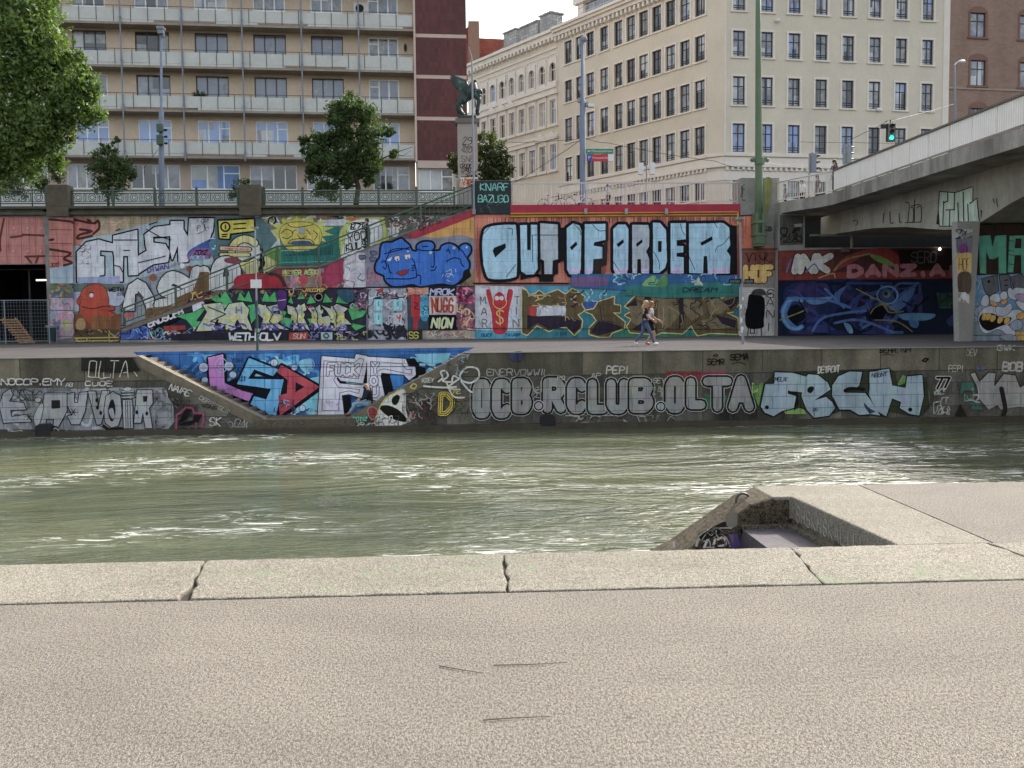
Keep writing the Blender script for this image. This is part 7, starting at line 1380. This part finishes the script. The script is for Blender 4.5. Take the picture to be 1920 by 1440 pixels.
mb = MB(); mb.box((pcx-pw_*.95, PY+.1, pb.z), (pcx+pw_*.9, PY+1.05, pb.z+.22)); mb.build('bronze_base', m_bron, st, bevel=.04)
for d, s in ((-.3, 1.06), (.25, .98)):
    mb = MB(); W = [(122, 72), (150, 78), (200, 95), (245, 110), (278, 140), (300, 190), (305, 235), (285, 262), (250, 285), (222, 262), (205, 222), (200, 190), (165, 160), (185, 160), (140, 130), (165, 128), (125, 100), (148, 102)]
    W = [(300+(x-300)*s, 250+(y-250)*s) for x, y in W]; P3 = [S_(x, y, d-(300-x)*.0012*(1 if d < 0 else -1)) for x, y in W]; mb.prism(P3, (0, .14, 0))
    for i in range(6): a = S_(160+i*22, 110+i*12, d-.05); b = S_(235+i*10, 190+i*14, d-.05); mb.tube([a, b], [.02, .05], 5)
    mb.build('wing', m_bron, st)
mb = MB(); a, b = S_(285, 345, -.35), S_(315, 305, -.35); mb.box((a.x, a.y, a.z), (b.x, a.y+.03, b.z)); mb.build('white_plate', m_white, st)
# ---- trees
def leaf_mat(name, dark, light):
    k = NT(name); c = k.ramp(k.mix(.5, k.noise(1.1, 4, .6), k.noise(7, 2, .5)), [(.35, dark), (.65, light)])
    k.fin(c, .55, None, .35); tr = k.n('BsdfTranslucent'); k.l(k.mix(1, c, (1.0, 1.15, .45), 'MULTIPLY'), tr.inputs[0]); mx = k.n('MixShader'); mx.inputs[0].default_value = .38
    k.l(k.b.outputs[0], mx.inputs[1]); k.l(tr.outputs[0], mx.inputs[2]); k.l(mx.outputs[0], k.out.inputs[0]); return k.m
m_leaf = leaf_mat('bright_tree_leaf', (.04, .08, .024), (.21, .285, .085)); m_leaf2 = leaf_mat('dark_tree_leaf', (.028, .052, .018), (.115, .16, .058)); m_leaf3 = leaf_mat('olive_tree_leaf', (.04, .055, .02), (.10, .115, .045))
m_bark = plain('bark', (.05, .04, .03), .95, .4, 6, .6, 30)
def tree(label, base, clumps, n, leaf, seed, mat, trunk, limbs=(), cat='tree', group='trees and shrubs along the upper street', name='tree', grow=1, flat=.75, mx=(.3, 1.15)):
    """clumps = [(centre, radius, weight)]: leaf clusters of different size that leave gaps between them"""
    r = random.Random(seed); t = thing(name, label, cat, base, 0, group); mb = MB(); mb.smooth = True
    for pth, rad in trunk: mb.tube(pth, rad, 8)
    for pth, rad in limbs: mb.tube(pth, rad, 6)
    mb.build('trunk' if cat == 'tree' else 'stem', m_bark, t)
    mb = MB(); tw = sum(w_ for _, _, w_ in clumps)
    for c, R0, w_ in clumps:
        c = Vector(c); R0 *= grow; subs = []
        for _ in range(max(5, int(R0*15))):
            d = Vector((r.gauss(0, 1), r.gauss(0, 1), r.gauss(0, 1))).normalized(); subs.append((c+d*R0*r.uniform(*mx)*1.0, R0*r.uniform(.16, .36)))
        for _ in range(int(n*w_/tw)):
            sc_, sr_ = r.choice(subs); d = Vector((r.gauss(0, .5), r.gauss(0, .5), r.gauss(0, .42)))*sr_*1.5; p = sc_+d if r.random() > .14 else c+Vector((r.gauss(0, 1), r.gauss(0, 1), r.gauss(0, 1))).normalized()*R0*r.uniform(.5, 1.25)
            if r.random() < .14: p = c+Vector((r.gauss(0, 1), r.gauss(0, 1), r.gauss(0, 1))).normalized()*R0*r.uniform(.5, 1.25)
            nrm = Vector((r.gauss(0, .7), r.gauss(0, .7), r.uniform(.1, 1))).normalized(); u = nrm.orthogonal().normalized(); u.rotate(Matrix.Rotation(r.random()*6.28, 3, nrm)); v = nrm.cross(u); l = leaf*r.uniform(.6, 1.3)
            mb.face([p-u*l, p+v*l*.48-nrm*l*.12, p+u*l*1.05, p-v*l*.48-nrm*l*.12])
    mb.build('crown' if cat == 'tree' else 'foliage', mat, t); return t
T = lambda px, py, Y, dy=0: onY(px, py, Y)+Vector((0, dy, 0))
Y1 = 46; tb = T(-95, 640, Y1); tb.z = 0
cl1 = [(T(20, 40, Y1), 1.7, 3), (T(70, 60, Y1, -.5), 1.35, 2.4), (T(-10, 130, Y1), 1.7, 3), (T(75, 150, Y1, .4), 1.5, 3), (T(140, 175, Y1), 1.05, 1.7), (T(158, 150, Y1, .3), .55, .6), (T(152, 212, Y1), .75, 1), (T(172, 165, Y1), .3, .3), (T(60, 230, Y1, -.4), 1.3, 2.4), (T(5, 250, Y1), 1.5, 2.5), (T(40, 300, Y1, .4), 1.0, 1.5), (T(-20, 330, Y1), .9, 1), (T(95, 260, Y1), .8, 1), (T(105, 100, Y1), .9, 1.3), (T(20, -40, Y1), 1.5, 2), (T(75, -15, Y1), 1.1, 1.3), (T(120, 225, Y1), .8, 1), (T(100, 305, Y1, .5), .45, .35), (T(-80, 60, Y1), 2, 1.5), (T(-80, 220, Y1), 1.8, 1.3)]
tree('large bright green tree leaning in at the upper left corner', tb, cl1, 34000, .125, 11, m_leaf, [([tb, T(-92, 400, Y1), T(-70, 250, Y1), T(-40, 100, Y1), T(-20, -20, Y1)], [.32, .27, .2, .12, .05])], [([T(-80, 300, Y1), T(0, 230, Y1), T(70, 170, Y1), T(150, 165, Y1)], [.14, .09, .06, .02]), ([T(-85, 350, Y1), T(0, 320, Y1), T(60, 300, Y1)], [.1, .06, .02]), ([T(-60, 200, Y1), T(20, 110, Y1), T(70, 50, Y1)], [.12, .07, .03])])
Y2 = 62; b2 = T(664, 380, Y2); b2.z = ST
cl2 = [(T(660, 200, Y2), .75, 1), (T(640, 222, Y2, -.3), .8, 1.1), (T(690, 218, Y2), .75, 1), (T(640, 262, Y2, .2), .95, 1.6), (T(690, 262, Y2, -.2), .95, 1.5), (T(605, 270, Y2), .75, 1.1), (T(585, 285, Y2), .5, .6), (T(620, 300, Y2, -.3), .95, 1.6), (T(665, 300, Y2, .3), 1.0, 1.5), (T(695, 305, Y2), .7, 1), (T(595, 322, Y2), .6, .8), (T(640, 330, Y2), .75, 1), (T(605, 352, Y2), .5, .6), (T(625, 365, Y2), .35, .35), (T(738, 290, Y2), .28, .22), (T(725, 245, Y2), .4, .35), (T(690, 335, Y2), .4, .35), (T(572, 262, Y2), .3, .25)]
tree('dark green street tree with a forked trunk behind the ornate railing', b2, cl2, 17000, .125, 12, m_leaf2, grow=1.0, mx=(.35, 1.2), trunk= [([b2, T(672, 352, Y2), T(668, 335, Y2), T(660, 290, Y2), T(655, 220, Y2)], [.19, .15, .13, .1, .03])], limbs=[([T(668, 338, Y2), T(690, 322, Y2), T(715, 298, Y2), T(745, 285, Y2), T(775, 275, Y2)], [.1, .07, .05, .03, .012]), ([T(672, 350, Y2), T(640, 345, Y2), T(605, 345, Y2)], [.08, .05, .02]), ([T(662, 300, Y2), T(620, 275, Y2), T(590, 270, Y2)], [.08, .05, .02]), ([T(735, 290, Y2), T(757, 292, Y2), T(770, 282, Y2)], [.02, .015, .008])])
Y3 = 66; b3 = T(908, 360, Y3); b3.z = ST
cl3 = [(T(912, 268, Y3), .65, 1), (T(930, 285, Y3), .6, .9), (T(905, 300, Y3), .7, 1.1), (T(925, 315, Y3), .75, 1.2), (T(945, 300, Y3), .4, .5), (T(950, 320, Y3), .45, .5), (T(900, 330, Y3), .6, .9), (T(860, 312, Y3), .6, .8), (T(852, 300, Y3), .4, .4), (T(935, 335, Y3), .6, .8)]
tree('olive green small tree just right of the statue pedestal', b3, cl3, 7000, .11, 13, m_leaf3, grow=1.1, mx=(.4, 1.25), trunk= [([b3, T(908, 320, Y3), T(915, 270, Y3)], [.12, .09, .03])], limbs=[([T(908, 325, Y3), T(935, 300, Y3)], [.06, .02]), ([T(906, 330, Y3), T(865, 315, Y3)], [.06, .02])])
Y4 = 61.5; b4 = T(203, 372, Y4); b4.z = ST
cl4 = [(T(210, 278, Y4), .3, .3), (T(220, 262, Y4), .14, .12), (T(192, 275, Y4), .16, .12), (T(200, 300, Y4), .6, 1), (T(222, 310, Y4), .6, 1), (T(190, 325, Y4), .6, .9), (T(225, 335, Y4), .65, 1), (T(205, 350, Y4), .7, .9), (T(245, 322, Y4), .3, .3)]
tree('small dark bushy tree between the left stone post and the lamp', b4, cl4, 4500, .10, 14, m_leaf2, grow=1.15, mx=(.4, 1.3), trunk= [([b4, T(201, 330, Y4), T(203, 280, Y4)], [.09, .06, .02])])
b5 = T(450, 372, 60.5); b5.z = ST
tree('low dark shrub beside the second stone post', b5, [(T(450, 350, 60.5), .5, 1), (T(438, 362, 60.5), .4, .7), (T(462, 345, 60.5), .3, .5)], 1800, .06, 15, m_leaf2, [([b5, T(450, 350, 60.5)], [.05, .02])], cat='shrub', name='shrub')
b6 = T(60, 375, 60.5); b6.z = ST
tree('low leafy shrub behind the railing under the big tree', b6, [(T(30, 350, 60.5), .7, 1), (T(75, 345, 60.5), .6, 1), (T(0, 340, 60.5), .8, 1), (T(110, 330, 60.5), .4, .6)], 3500, .07, 16, m_leaf3, [([b6, T(60, 350, 60.5)], [.05, .02])], cat='shrub', name='shrub')
# ---- a pot plant on a balcony, lamps on the corner building
pz = lf.uz(373, 172, .7); pw0 = lf.w(pz[0], .7, slabs[1]+.16); zq = pz[1]-pw0.z
pp = thing('potted_plant', 'dark spiky pot plant on the second balcony of the apartment block', 'plant', pw0); mb = MB(); mb.tube([pw0, pw0+ZV*(zq-.45)], [.13, .2], 10); mb.build('pot', m_bf, pp); mb = MB(); r = random.Random(2); c_ = pw0+ZV*(zq-.45)
for _ in range(70):
    a = r.random()*6.28; d = Vector((math.cos(a), math.sin(a), r.uniform(.3, 1.6))).normalized(); l = r.uniform(.4, .85); sd2 = d.cross(ZV).normalized()*.04; mb.face([c_-sd2, c_+sd2, c_+d*l*.6+sd2*1.3, c_+d*l-ZV*.12, c_+d*l*.6-sd2*1.3])
mb.build('foliage', m_leaf2, pp)
for px, py in ((1457, 39), (1646, 206)):
    u_, z_ = rf.uz(px, py, -.1); mb = MB(); mb.ball((u_, -.22, z_), .22, 10, 6, (1, .7, .8)); mb.tube([(u_, .0, z_+.1), (u_, -.2, z_+.05)], .04, 5); rf.build(mb, 'wall_lamp', m_white)
# ---- people
m_skin = plain('skin', (.42, .25, .17), .55, .1, 4, 0); m_jean = plain('blue_jeans', (.075, .105, .17), .8, .25, 6, .1, 90); m_blk = plain('black_cloth', (.012, .012, .013), .85, .3, 5, .1, 60); m_wht = plain('white_cloth', (.62, .62, .61), .8, .1, 5, .1, 60); m_lj = plain('pale_jeans', (.20, .27, .36), .8, .2, 6, .1, 90)
m_blond = plain('blond_hair', (.42, .29, .15), .6, .25, 20, .3, 90); m_red = plain('reddish_hair', (.26, .10, .04), .6, .25, 20, .3, 90); m_dkh = plain('dark_hair', (.02, .015, .012), .6, .25, 20, .3, 90)
def person(label, loc, rz, J_, top, legs, shoes, hair, height=1.7, hairlen=0, bald=False, sleeve='short', skirt=None, group=None, coat=False):
    """J_: joints for a 1.7 m figure facing +x, y to the left: pelvis, chest, neck, head, l/r shoulder elbow hand, l/r hip knee ankle"""
    k = height/1.7; t = thing('person', label, 'person', loc, rz, group); g_ = {n: Vector(v)*k for n, v in J_.items()}
    V, E, Rr = [], [], []
    def v(p, r): V.append(Vector(p)); Rr.append(tuple(x*k for x in r) if isinstance(r, tuple) else r*k); return len(V)-1
    pe = v(g_['pelvis'], .115); ch = v(g_['chest'], (.125, .105)); E.append((pe, ch)); nk = v(g_['neck'], .055); E.append((ch, nk)); h0 = v(g_['head'], (.085, .078)); E.append((nk, h0)); h1 = v(g_['head']+Vector((.01, 0, .09*k)), .075); E.append((h0, h1))
    for s in ('l', 'r'):
        sh, el, ha = v(g_[s+'sh'], .058), v(g_[s+'el'], .042), v(g_[s+'ha'], .028); E.extend([(ch, sh), (sh, el), (el, ha)])
        d = (g_[s+'ha']-g_[s+'el']).normalized(); pm_ = v(g_[s+'ha']+d*.06*k, .03); E.append((ha, pm_)); sd_ = d.cross(Vector((0, 1, 0))).normalized() if abs(d.y) < .9 else Vector((0, 0, 1))
        for i, (o_, l) in enumerate(((-.03, .065), (-.01, .078), (.01, .074), (.03, .06))):
            a = v(g_[s+'ha']+d*.10*k+sd_*o_*k, .0095); b = v(g_[s+'ha']+d*(.10+l)*k+sd_*o_*1.1*k+Vector((0, 0, -.012*k)), .008); E.extend([(pm_, a), (a, b)])
        a = v(g_[s+'ha']+d*.045*k+sd_*.045*k, .011); b = v(g_[s+'ha']+d*.085*k+sd_*.065*k, .009); E.extend([(ha, a), (a, b)])
        hp, kn, an = v(g_[s+'hip'], .088), v(g_[s+'kn'], .056), v(g_[s+'an'], .038); E.extend([(pe, hp), (hp, kn), (kn, an)])
        to = v(g_[s+'an']+Vector(J_.get(s+'toe', (.15, 0, -.05)))*k, .032); E.append((an, to))
    vs, fs = skin_mesh(V, E, Rr); mb = MB(); mb.smooth = True; mb.add(vs, fs)
    hd = g_['head']; mb.ball(hd+Vector((.095, 0, .03))*k, .018*k, 6, 5, (1, .8, 1.2)); mb.ball(hd+Vector((.0, .083, .03))*k, .026*k, 6, 5, (.7, .4, 1.2)); mb.ball(hd+Vector((.0, -.083, .03))*k, .026*k, 6, 5, (.7, .4, 1.2)); mb.ball(hd+Vector((.075, 0, -.045))*k, .03*k, 6, 5, (.7, .9, .6))
    mb.build('body', m_skin, t, local=True)
    for sy in (1, -1): mb = MB(); mb.ball(hd+Vector((.083, .03*sy, .052))*k, .011*k, 6, 5); mb.build('eye', m_black, t, local=True)
    # clothing
    V, E, Rr = [], [], []
    pe = v(g_['pelvis']+Vector((0, 0, -.02 if not coat else -.30)), .145 if coat else .13); ch = v(g_['chest'], (.148, .125)); E.append((pe, ch)); nb = v(g_['neck']-Vector((0, 0, .03)), .07); E.append((ch, nb))
    for s in ('l', 'r'):
        sh = v(g_[s+'sh'], .075); E.append((ch, sh)); el = v(g_[s+'sh'].lerp(g_[s+'el'], .75 if sleeve == 'short' else 1), .06 if sleeve == 'short' else .056); E.append((sh, el))
        if sleeve == 'long': ha = v(g_[s+'ha'], .042); E.append((el, ha))
    vs, fs = skin_mesh(V, E, Rr); mb = MB(); mb.smooth = True; mb.add(vs, fs); mb.build('top', top, t, local=True)
    V, E, Rr = [], [], []
    pe = v(g_['pelvis']+Vector((0, 0, .04)), .126)
    for s in ('l', 'r'):
        hp = v(g_[s+'hip'], .10); kn = v(g_[s+'kn'] if not skirt else g_[s+'hip'].lerp(g_[s+'kn'], .9), .07 if not skirt else .10); E.extend([(pe, hp), (hp, kn)])
        if not skirt: an = v(g_[s+'kn'].lerp(g_[s+'an'], .94), .056); E.append((kn, an))
    vs, fs = skin_mesh(V, E, Rr); mb = MB(); mb.smooth = True; mb.add(vs, fs); mb.build('skirt' if skirt else 'trousers', legs, t, local=True)
    for s in ('l', 'r'):
        a = g_[s+'an']; to = a+Vector(J_.get(s+'toe', (.15, 0, -.05)))*k; vs, fs = skin_mesh([a+Vector((-.04, 0, -.02))*k, a.lerp(to, .5)-Vector((0, 0, .012)), to+(to-a)*.12], [(0, 1), (1, 2)], [.055*k, .05*k, .042*k]); mb = MB(); mb.smooth = True; mb.add(vs, fs); mb.build('shoe', shoes, t, local=True)
    if not bald:
        mb = MB(); mb.smooth = True; mb.ball(hd+Vector((-.018, 0, .075))*k, .104*k, 12, 8, (1, .92, .92)); mb.ball(hd+Vector((-.055, 0, .01))*k, .085*k, 10, 8, (.8, .95, 1.1))
        if hairlen: vs, fs = skin_mesh([hd+Vector((-.08, 0, .03))*k, hd+Vector((-.13, 0, -.1))*k, hd+Vector((-.12, 0, -.1-hairlen))*k], [(0, 1), (1, 2)], [.07*k, .06*k, .025*k]); mb.add(vs, fs)
        mb.build('hair', hair, t, local=True)
    else:
        mb = MB(); mb.smooth = True; mb.ball(hd+Vector((.06, 0, -.055))*k, .055*k, 8, 6, (.8, 1, .8)); mb.build('beard', m_dkh, t, local=True)
    return t
walk = dict(pelvis=(0, 0, .93), chest=(.02, 0, 1.27), neck=(.03, 0, 1.46), head=(.06, 0, 1.55), lsh=(.02, .17, 1.38), lel=(.06, .22, 1.12), lha=(.27, .2, 1.0), rsh=(.02, -.17, 1.38), rel=(.06, -.23, 1.10), rha=(.28, -.2, .96), lhip=(0, .09, .90), lkn=(-.07, .1, .50), lan=(-.36, .1, .14), ltoe=(.12, 0, -.09), rhip=(0, -.09, .90), rkn=(.20, -.1, .50), ran=(.34, -.1, .09), rtoe=(.15, 0, -.02))
pA = onZ(1209, 648.5, 0)
person('woman in black t-shirt, blue jeans and white sneakers walking right along the promenade', (pA.x, pA.y, 0), 0, walk, m_blk, m_jean, m_wht, m_blond, 1.74, .12, group='people walking on the promenade')
walk2 = dict(walk); walk2.update(lkn=(.16, .1, .50), lan=(.16, .1, .09), ltoe=(.15, 0, -.03), rkn=(.05, -.1, .49), ran=(-.18, -.1, .12), rtoe=(.13, 0, -.07))
person('woman in white t-shirt and dark skirt half hidden behind her companion on the promenade', (pA.x+.34, pA.y+.6, 0), 0, walk2, m_wht, m_blk, plain('pink_shoe', (.45, .10, .12), .6), m_red, 1.72, .1, skirt=True, group='people walking on the promenade')
stairw = dict(walk); stairw.update(lkn=(.02, .1, .47), lan=(-.05, .1, .09), rkn=(.2, -.1, .58), ran=(.14, -.1, .18), rtoe=(.15, 0, -.03), lel=(.02, .22, 1.12), lha=(.16, .2, .98), rel=(.0, -.22, 1.12), rha=(.12, -.2, .95), ltoe=(.15, 0, -.04))
for lb, px, h_, hair in (('bearded man in long black coat descending the upper flight of the stair', 691, 1.78, m_dkh), ('man in dark clothes descending the lower flight of the stair', 492, 1.72, m_dkh)):
    z = lerp_at([Vector((p.x, 0, p.z)) for p in up], onY(px, 480, 57.3).x).z; x = onY(px, 480, 57.3).x
    person(lb, (x, 57.3, z), math.pi, stairw, m_blk, plain('dark_trousers', (.02, .022, .024), .85), m_blk, hair, h_, 0, False, 'long', coat=True, group='people on the stair')
sit = dict(pelvis=(0, 0, .10), chest=(.02, 0, .46), neck=(.07, 0, .64), head=(.13, 0, .72), lsh=(.04, .18, .57), lel=(.12, .22, .32), lha=(.34, .12, .24), rsh=(.04, -.18, .57), rel=(.14, -.22, .32), rha=(.36, -.12, .24), lhip=(.06, .09, .10), lkn=(.46, .12, .14), lan=(.72, .12, -.22), ltoe=(.15, 0, -.05), rhip=(.06, -.09, .10), rkn=(.47, -.12, .12), ran=(.70, -.12, -.26), rtoe=(.15, 0, -.05))
ps = onY(694, 761, QF+.2)
person('bald bearded man in black hoodie and pale jeans sitting on the sloping coping', (ps.x, QF+.18, ps.z-.02), math.pi, sit, m_blk, m_lj, plain('brown_shoe', (.12, .07, .05), .8), m_dkh, 1.62, 0, True, 'long')
stand = dict(walk); stand.update(lkn=(.02, .1, .48), lan=(-.0, .1, .08), rkn=(.02, -.1, .48), ran=(.0, -.1, .08), ltoe=(.15, 0, -.04), rtoe=(.15, 0, -.04), lel=(-.02, .24, 1.1), lha=(.06, .22, .88), rel=(-.02, -.24, 1.1), rha=(.06, -.22, .88))
for lb, px, py, Yp, rz, tp, hr, lg in (('person in pale blue shirt behind the white railing', 1141, 374, 59, R(180), plain('pale_blue_shirt', (.32, .40, .55), .8), m_dkh, m_blk), ('dark haired person in white shirt at the curved bar railing', 1505, 322, 59.5, R(200), m_wht, m_dkh, m_blk), ('person with dark hair in black top just before the ribbed bridge railing', 1534, 319, 57.5, R(180), m_blk, m_dkh, m_blk), ('woman in dark top looking over the bridge railing', 1566, 299, 52, R(190), plain('plum_top', (.06, .04, .06), .8), m_dkh, m_blk), ('person in black standing behind the curved bar railing', 1473, 347, 59, R(170), m_blk, m_dkh, m_blk)):
    c_ = onY(px, py, Yp); base = ST if Yp > 56.3 else DZ1
    person(lb, (c_.x, Yp, base), rz, stand, tp, lg, m_blk, hr, max(1.55, min(1.85, c_.z-base)), .1 if 'woman' in lb else 0, group='people on the bridge and street')
# ---- bicycles parked behind the white railing
def bicycle(label, x, Yp, rz, mat):
    t = thing('bicycle', label, 'bicycle', (x, Yp, ST), rz, 'bicycles parked on the street')
    for wx in (-.53, .53):
        mb = MB(); mb.tube([(wx+.33*math.cos(q), 0, .34+.33*math.sin(q)) for q in [i*math.pi/12 for i in range(25)]], .02, 6, False); wl = mb.build('wheel', m_black, t, local=True)
        mb = MB()
        for i in range(10): mb.tube([(wx, 0, .34), (wx+.32*math.cos(i*.628), 0, .34+.32*math.sin(i*.628))], .005, 3, False)
        mb.tube([(wx, -.04, .34), (wx, .04, .34)], .025, 6); mb.build('spokes', m_grey, wl, local=True)
    mb = MB()
    for a, b in (((-.53, .34), (-.12, .30)), ((-.12, .30), (-.2, .82)), ((-.2, .78), (-.53, .34)), ((-.12, .30), (.36, .72)), ((-.2, .75), (.36, .80)), ((.36, .68), (.34, .95)), ((.38, .68), (.53, .34))): mb.tube([(a[0], 0, a[1]), (b[0], 0, b[1])], .02, 6)
    mb.build('frame', mat, t, local=True)
    mb = MB(); mb.tube([(.25, -.27, .98), (.36, -.2, 1.0), (.34, 0, .96), (.36, .2, 1.0), (.25, .27, .98)], .015, 6); mb.build('handlebar', m_grey, t, local=True)
    mb = MB(); mb.ball((-.2, 0, .86), .12, 8, 6, (1.1, .6, .35)); mb.build('saddle', m_black, t, local=True)
    mb = MB(); mb.tube([(-.12, -.06, .30), (-.05, -.06, .2)], .012, 5); mb.tube([(-.12, .06, .30), (-.19, .06, .4)], .012, 5); mb.tube([(-.12, -.06, .3), (-.12, .06, .3)], .05, 8); mb.build('crank', m_grey, t, local=True)
bicycle('silver bicycle leaning by the thick lamp post behind the white railing', onY(1085, 370, 58.2).x, 58.2, R(5), m_white); bicycle('black bicycle left of the silver one behind the white railing', onY(1036, 370, 58.6).x, 58.6, R(-8), m_black)
# ---- at the gateway on the left
gf = thing('mesh_fence', 'low wire mesh site fence in front of the dark gateway', 'fence', (onZ(40, 640, 0).x, 56.2, 0)); Yf = 56.2
a, b = onY(-60, 640, Yf), onY(90, 566, Yf); x0, x1, zt = a.x, b.x, onY(40, 563, Yf).z
mb = MB()
for x in (x0, onY(9, 600, Yf).x, x1): mb.tube([(x, Yf, 0), (x, Yf, zt)], .03, 6)
mb.tube([(x0, Yf, zt), (x1, Yf, zt)], .025, 6); mb.tube([(x0, Yf, .15), (x1, Yf, .15)], .025, 6); mb.build('frame', m_grey, gf)
mb = MB(); x = x0
while x < x1: mb.tube([(x, Yf, .15), (x, Yf, zt)], .006, 3, False); x += .16
z = .3
while z < zt: mb.tube([(x0, Yf, z), (x1, Yf, z)], .006, 3, False); z += .2
mb.build('mesh', m_grey, gf)
m_wood = plain('weathered_pallet_wood', (.27, .17, .10), .85, .3, 5, .3, 40)
pc = onY(30, 640, 54.8); plc = thing('pallet_lounger', 'wooden pallet lounger tipped up before the dark gateway', 'lounger', (pc.x, 54.8, 0)); a, b = onY(12, 600, 54.8), onY(47, 642, 54.8)
for s in range(10):
    q_ = s/9; c_ = a.lerp(b, q_); mb = MB(); mb.box((c_.x-.12, 54.3, c_.z-.03), (c_.x+.42-.1*q_, 55.3, c_.z+.05)); mb.build('slat', m_wood, plc)
mb = MB(); mb.tube([a+Vector((0, -.3, .1)), b+Vector((.1, -.3, -.1))], .05, 4); mb.tube([a+Vector((.3, .4, .1)), b+Vector((.3, .4, -.1))], .05, 4); mb.build('rail', m_wood, plc)
tc = onZ(98, 643, 0); tr_ = thing('litter_bin', 'dark teal litter bin with a bag at the gate pier', 'litter bin', (tc.x, tc.y, 0)); zt = onY(98, 609, tc.y).z
mb = MB(); mb.tube([(tc.x, tc.y, .12), (tc.x, tc.y, zt*.85)], [.23, .28], 12); mb.build('bag', plain('bin_teal', (.02, .045, .05), .5, .3, 8, .4, 20), tr_, bevel=.02)
mb = MB(); mb.tube([(tc.x+.29*math.cos(q), tc.y+.29*math.sin(q), zt*.86) for q in [i*.4488 for i in range(15)]], .025, 6, False); mb.tube([(tc.x+.26, tc.y, 0), (tc.x+.26, tc.y, zt)], .03, 6); mb.box((tc.x-.25, tc.y-.25, zt*.9), (tc.x+.25, tc.y+.25, zt*.97)); mb.build('holder', m_grey, tr_)
fl = thing('tube_light', 'lit fluorescent tube inside the dark gateway', 'lamp', onY(80, 525, B+3)); a, b = onY(68, 525.5, B+3), onY(95, 525, B+3)
mb = MB(); mb.tube([a, b], .04, 6); em = bpy.data.materials.new('tube_glow'); em.use_nodes = True; e_ = em.node_tree.nodes['Principled BSDF']; e_.inputs['Emission Color'].default_value = (1, .85, .65, 1); e_.inputs['Emission Strength'].default_value = 1.6; mb.build('tube', em, fl)
mb = MB(); mb.box((a.x-.05, B+2.97, a.z+.05), (b.x+.05, B+3.03, a.z+.12)); mb.build('fitting', m_grey, fl)
gp_ = thing('gate_frame', 'dark steel post and beam standing inside the gateway', 'gate', onY(54, 620, B+2)); mb = MB(); a = onY(54, 505, B+2); mb.tube([(a.x, B+2, 0), (a.x, B+2, a.z)], .05, 6); mb.tube([(a.x-2, B+2, a.z), (a.x+2, B+2, a.z)], .05, 6); mb.build('frame', plain('dim_steel', (.08, .08, .08), .6), gp_)
# ---- weeds by the gate, twigs on the near pavement
mb = MB(); r = random.Random(4)
for _ in range(900):
    p = onZ(r.uniform(-10, 92), r.uniform(640, 645), 0); 
    if p.y > 57.5: p.y = 57.4
    h_ = r.uniform(.06, .25); d = r.uniform(-.1, .1); mb.face([p, p+Vector((.03, 0, 0)), p+Vector((d, .02, h_))])
o = mb.build('weeds', m_leaf3); kind(o, 'stuff'); tag(o, 'low weeds growing along the foot of the gateway', 'weeds')
m_twig = plain('dry_twig', (.10, .08, .062), .9, .3, 20, .3)
for lb, pts in (('thin dark twig lying near the middle of the near pavement', [(823, 1248), (850, 1253), (905, 1262)]), ('long pale edged twig right of the dark one on the pavement', [(925, 1247), (990, 1246), (1062, 1242)]), ('short twig low on the near pavement', [(905, 1350), (960, 1346), (1030, 1343)])):
    mb = MB(); mb.tube([onZ(x, y, NZ+.006) for x, y in pts], [.0026, .0022, .0012], 6); tag(mb.build('twig', m_twig), lb, 'twig', 'twigs on the near pavement')
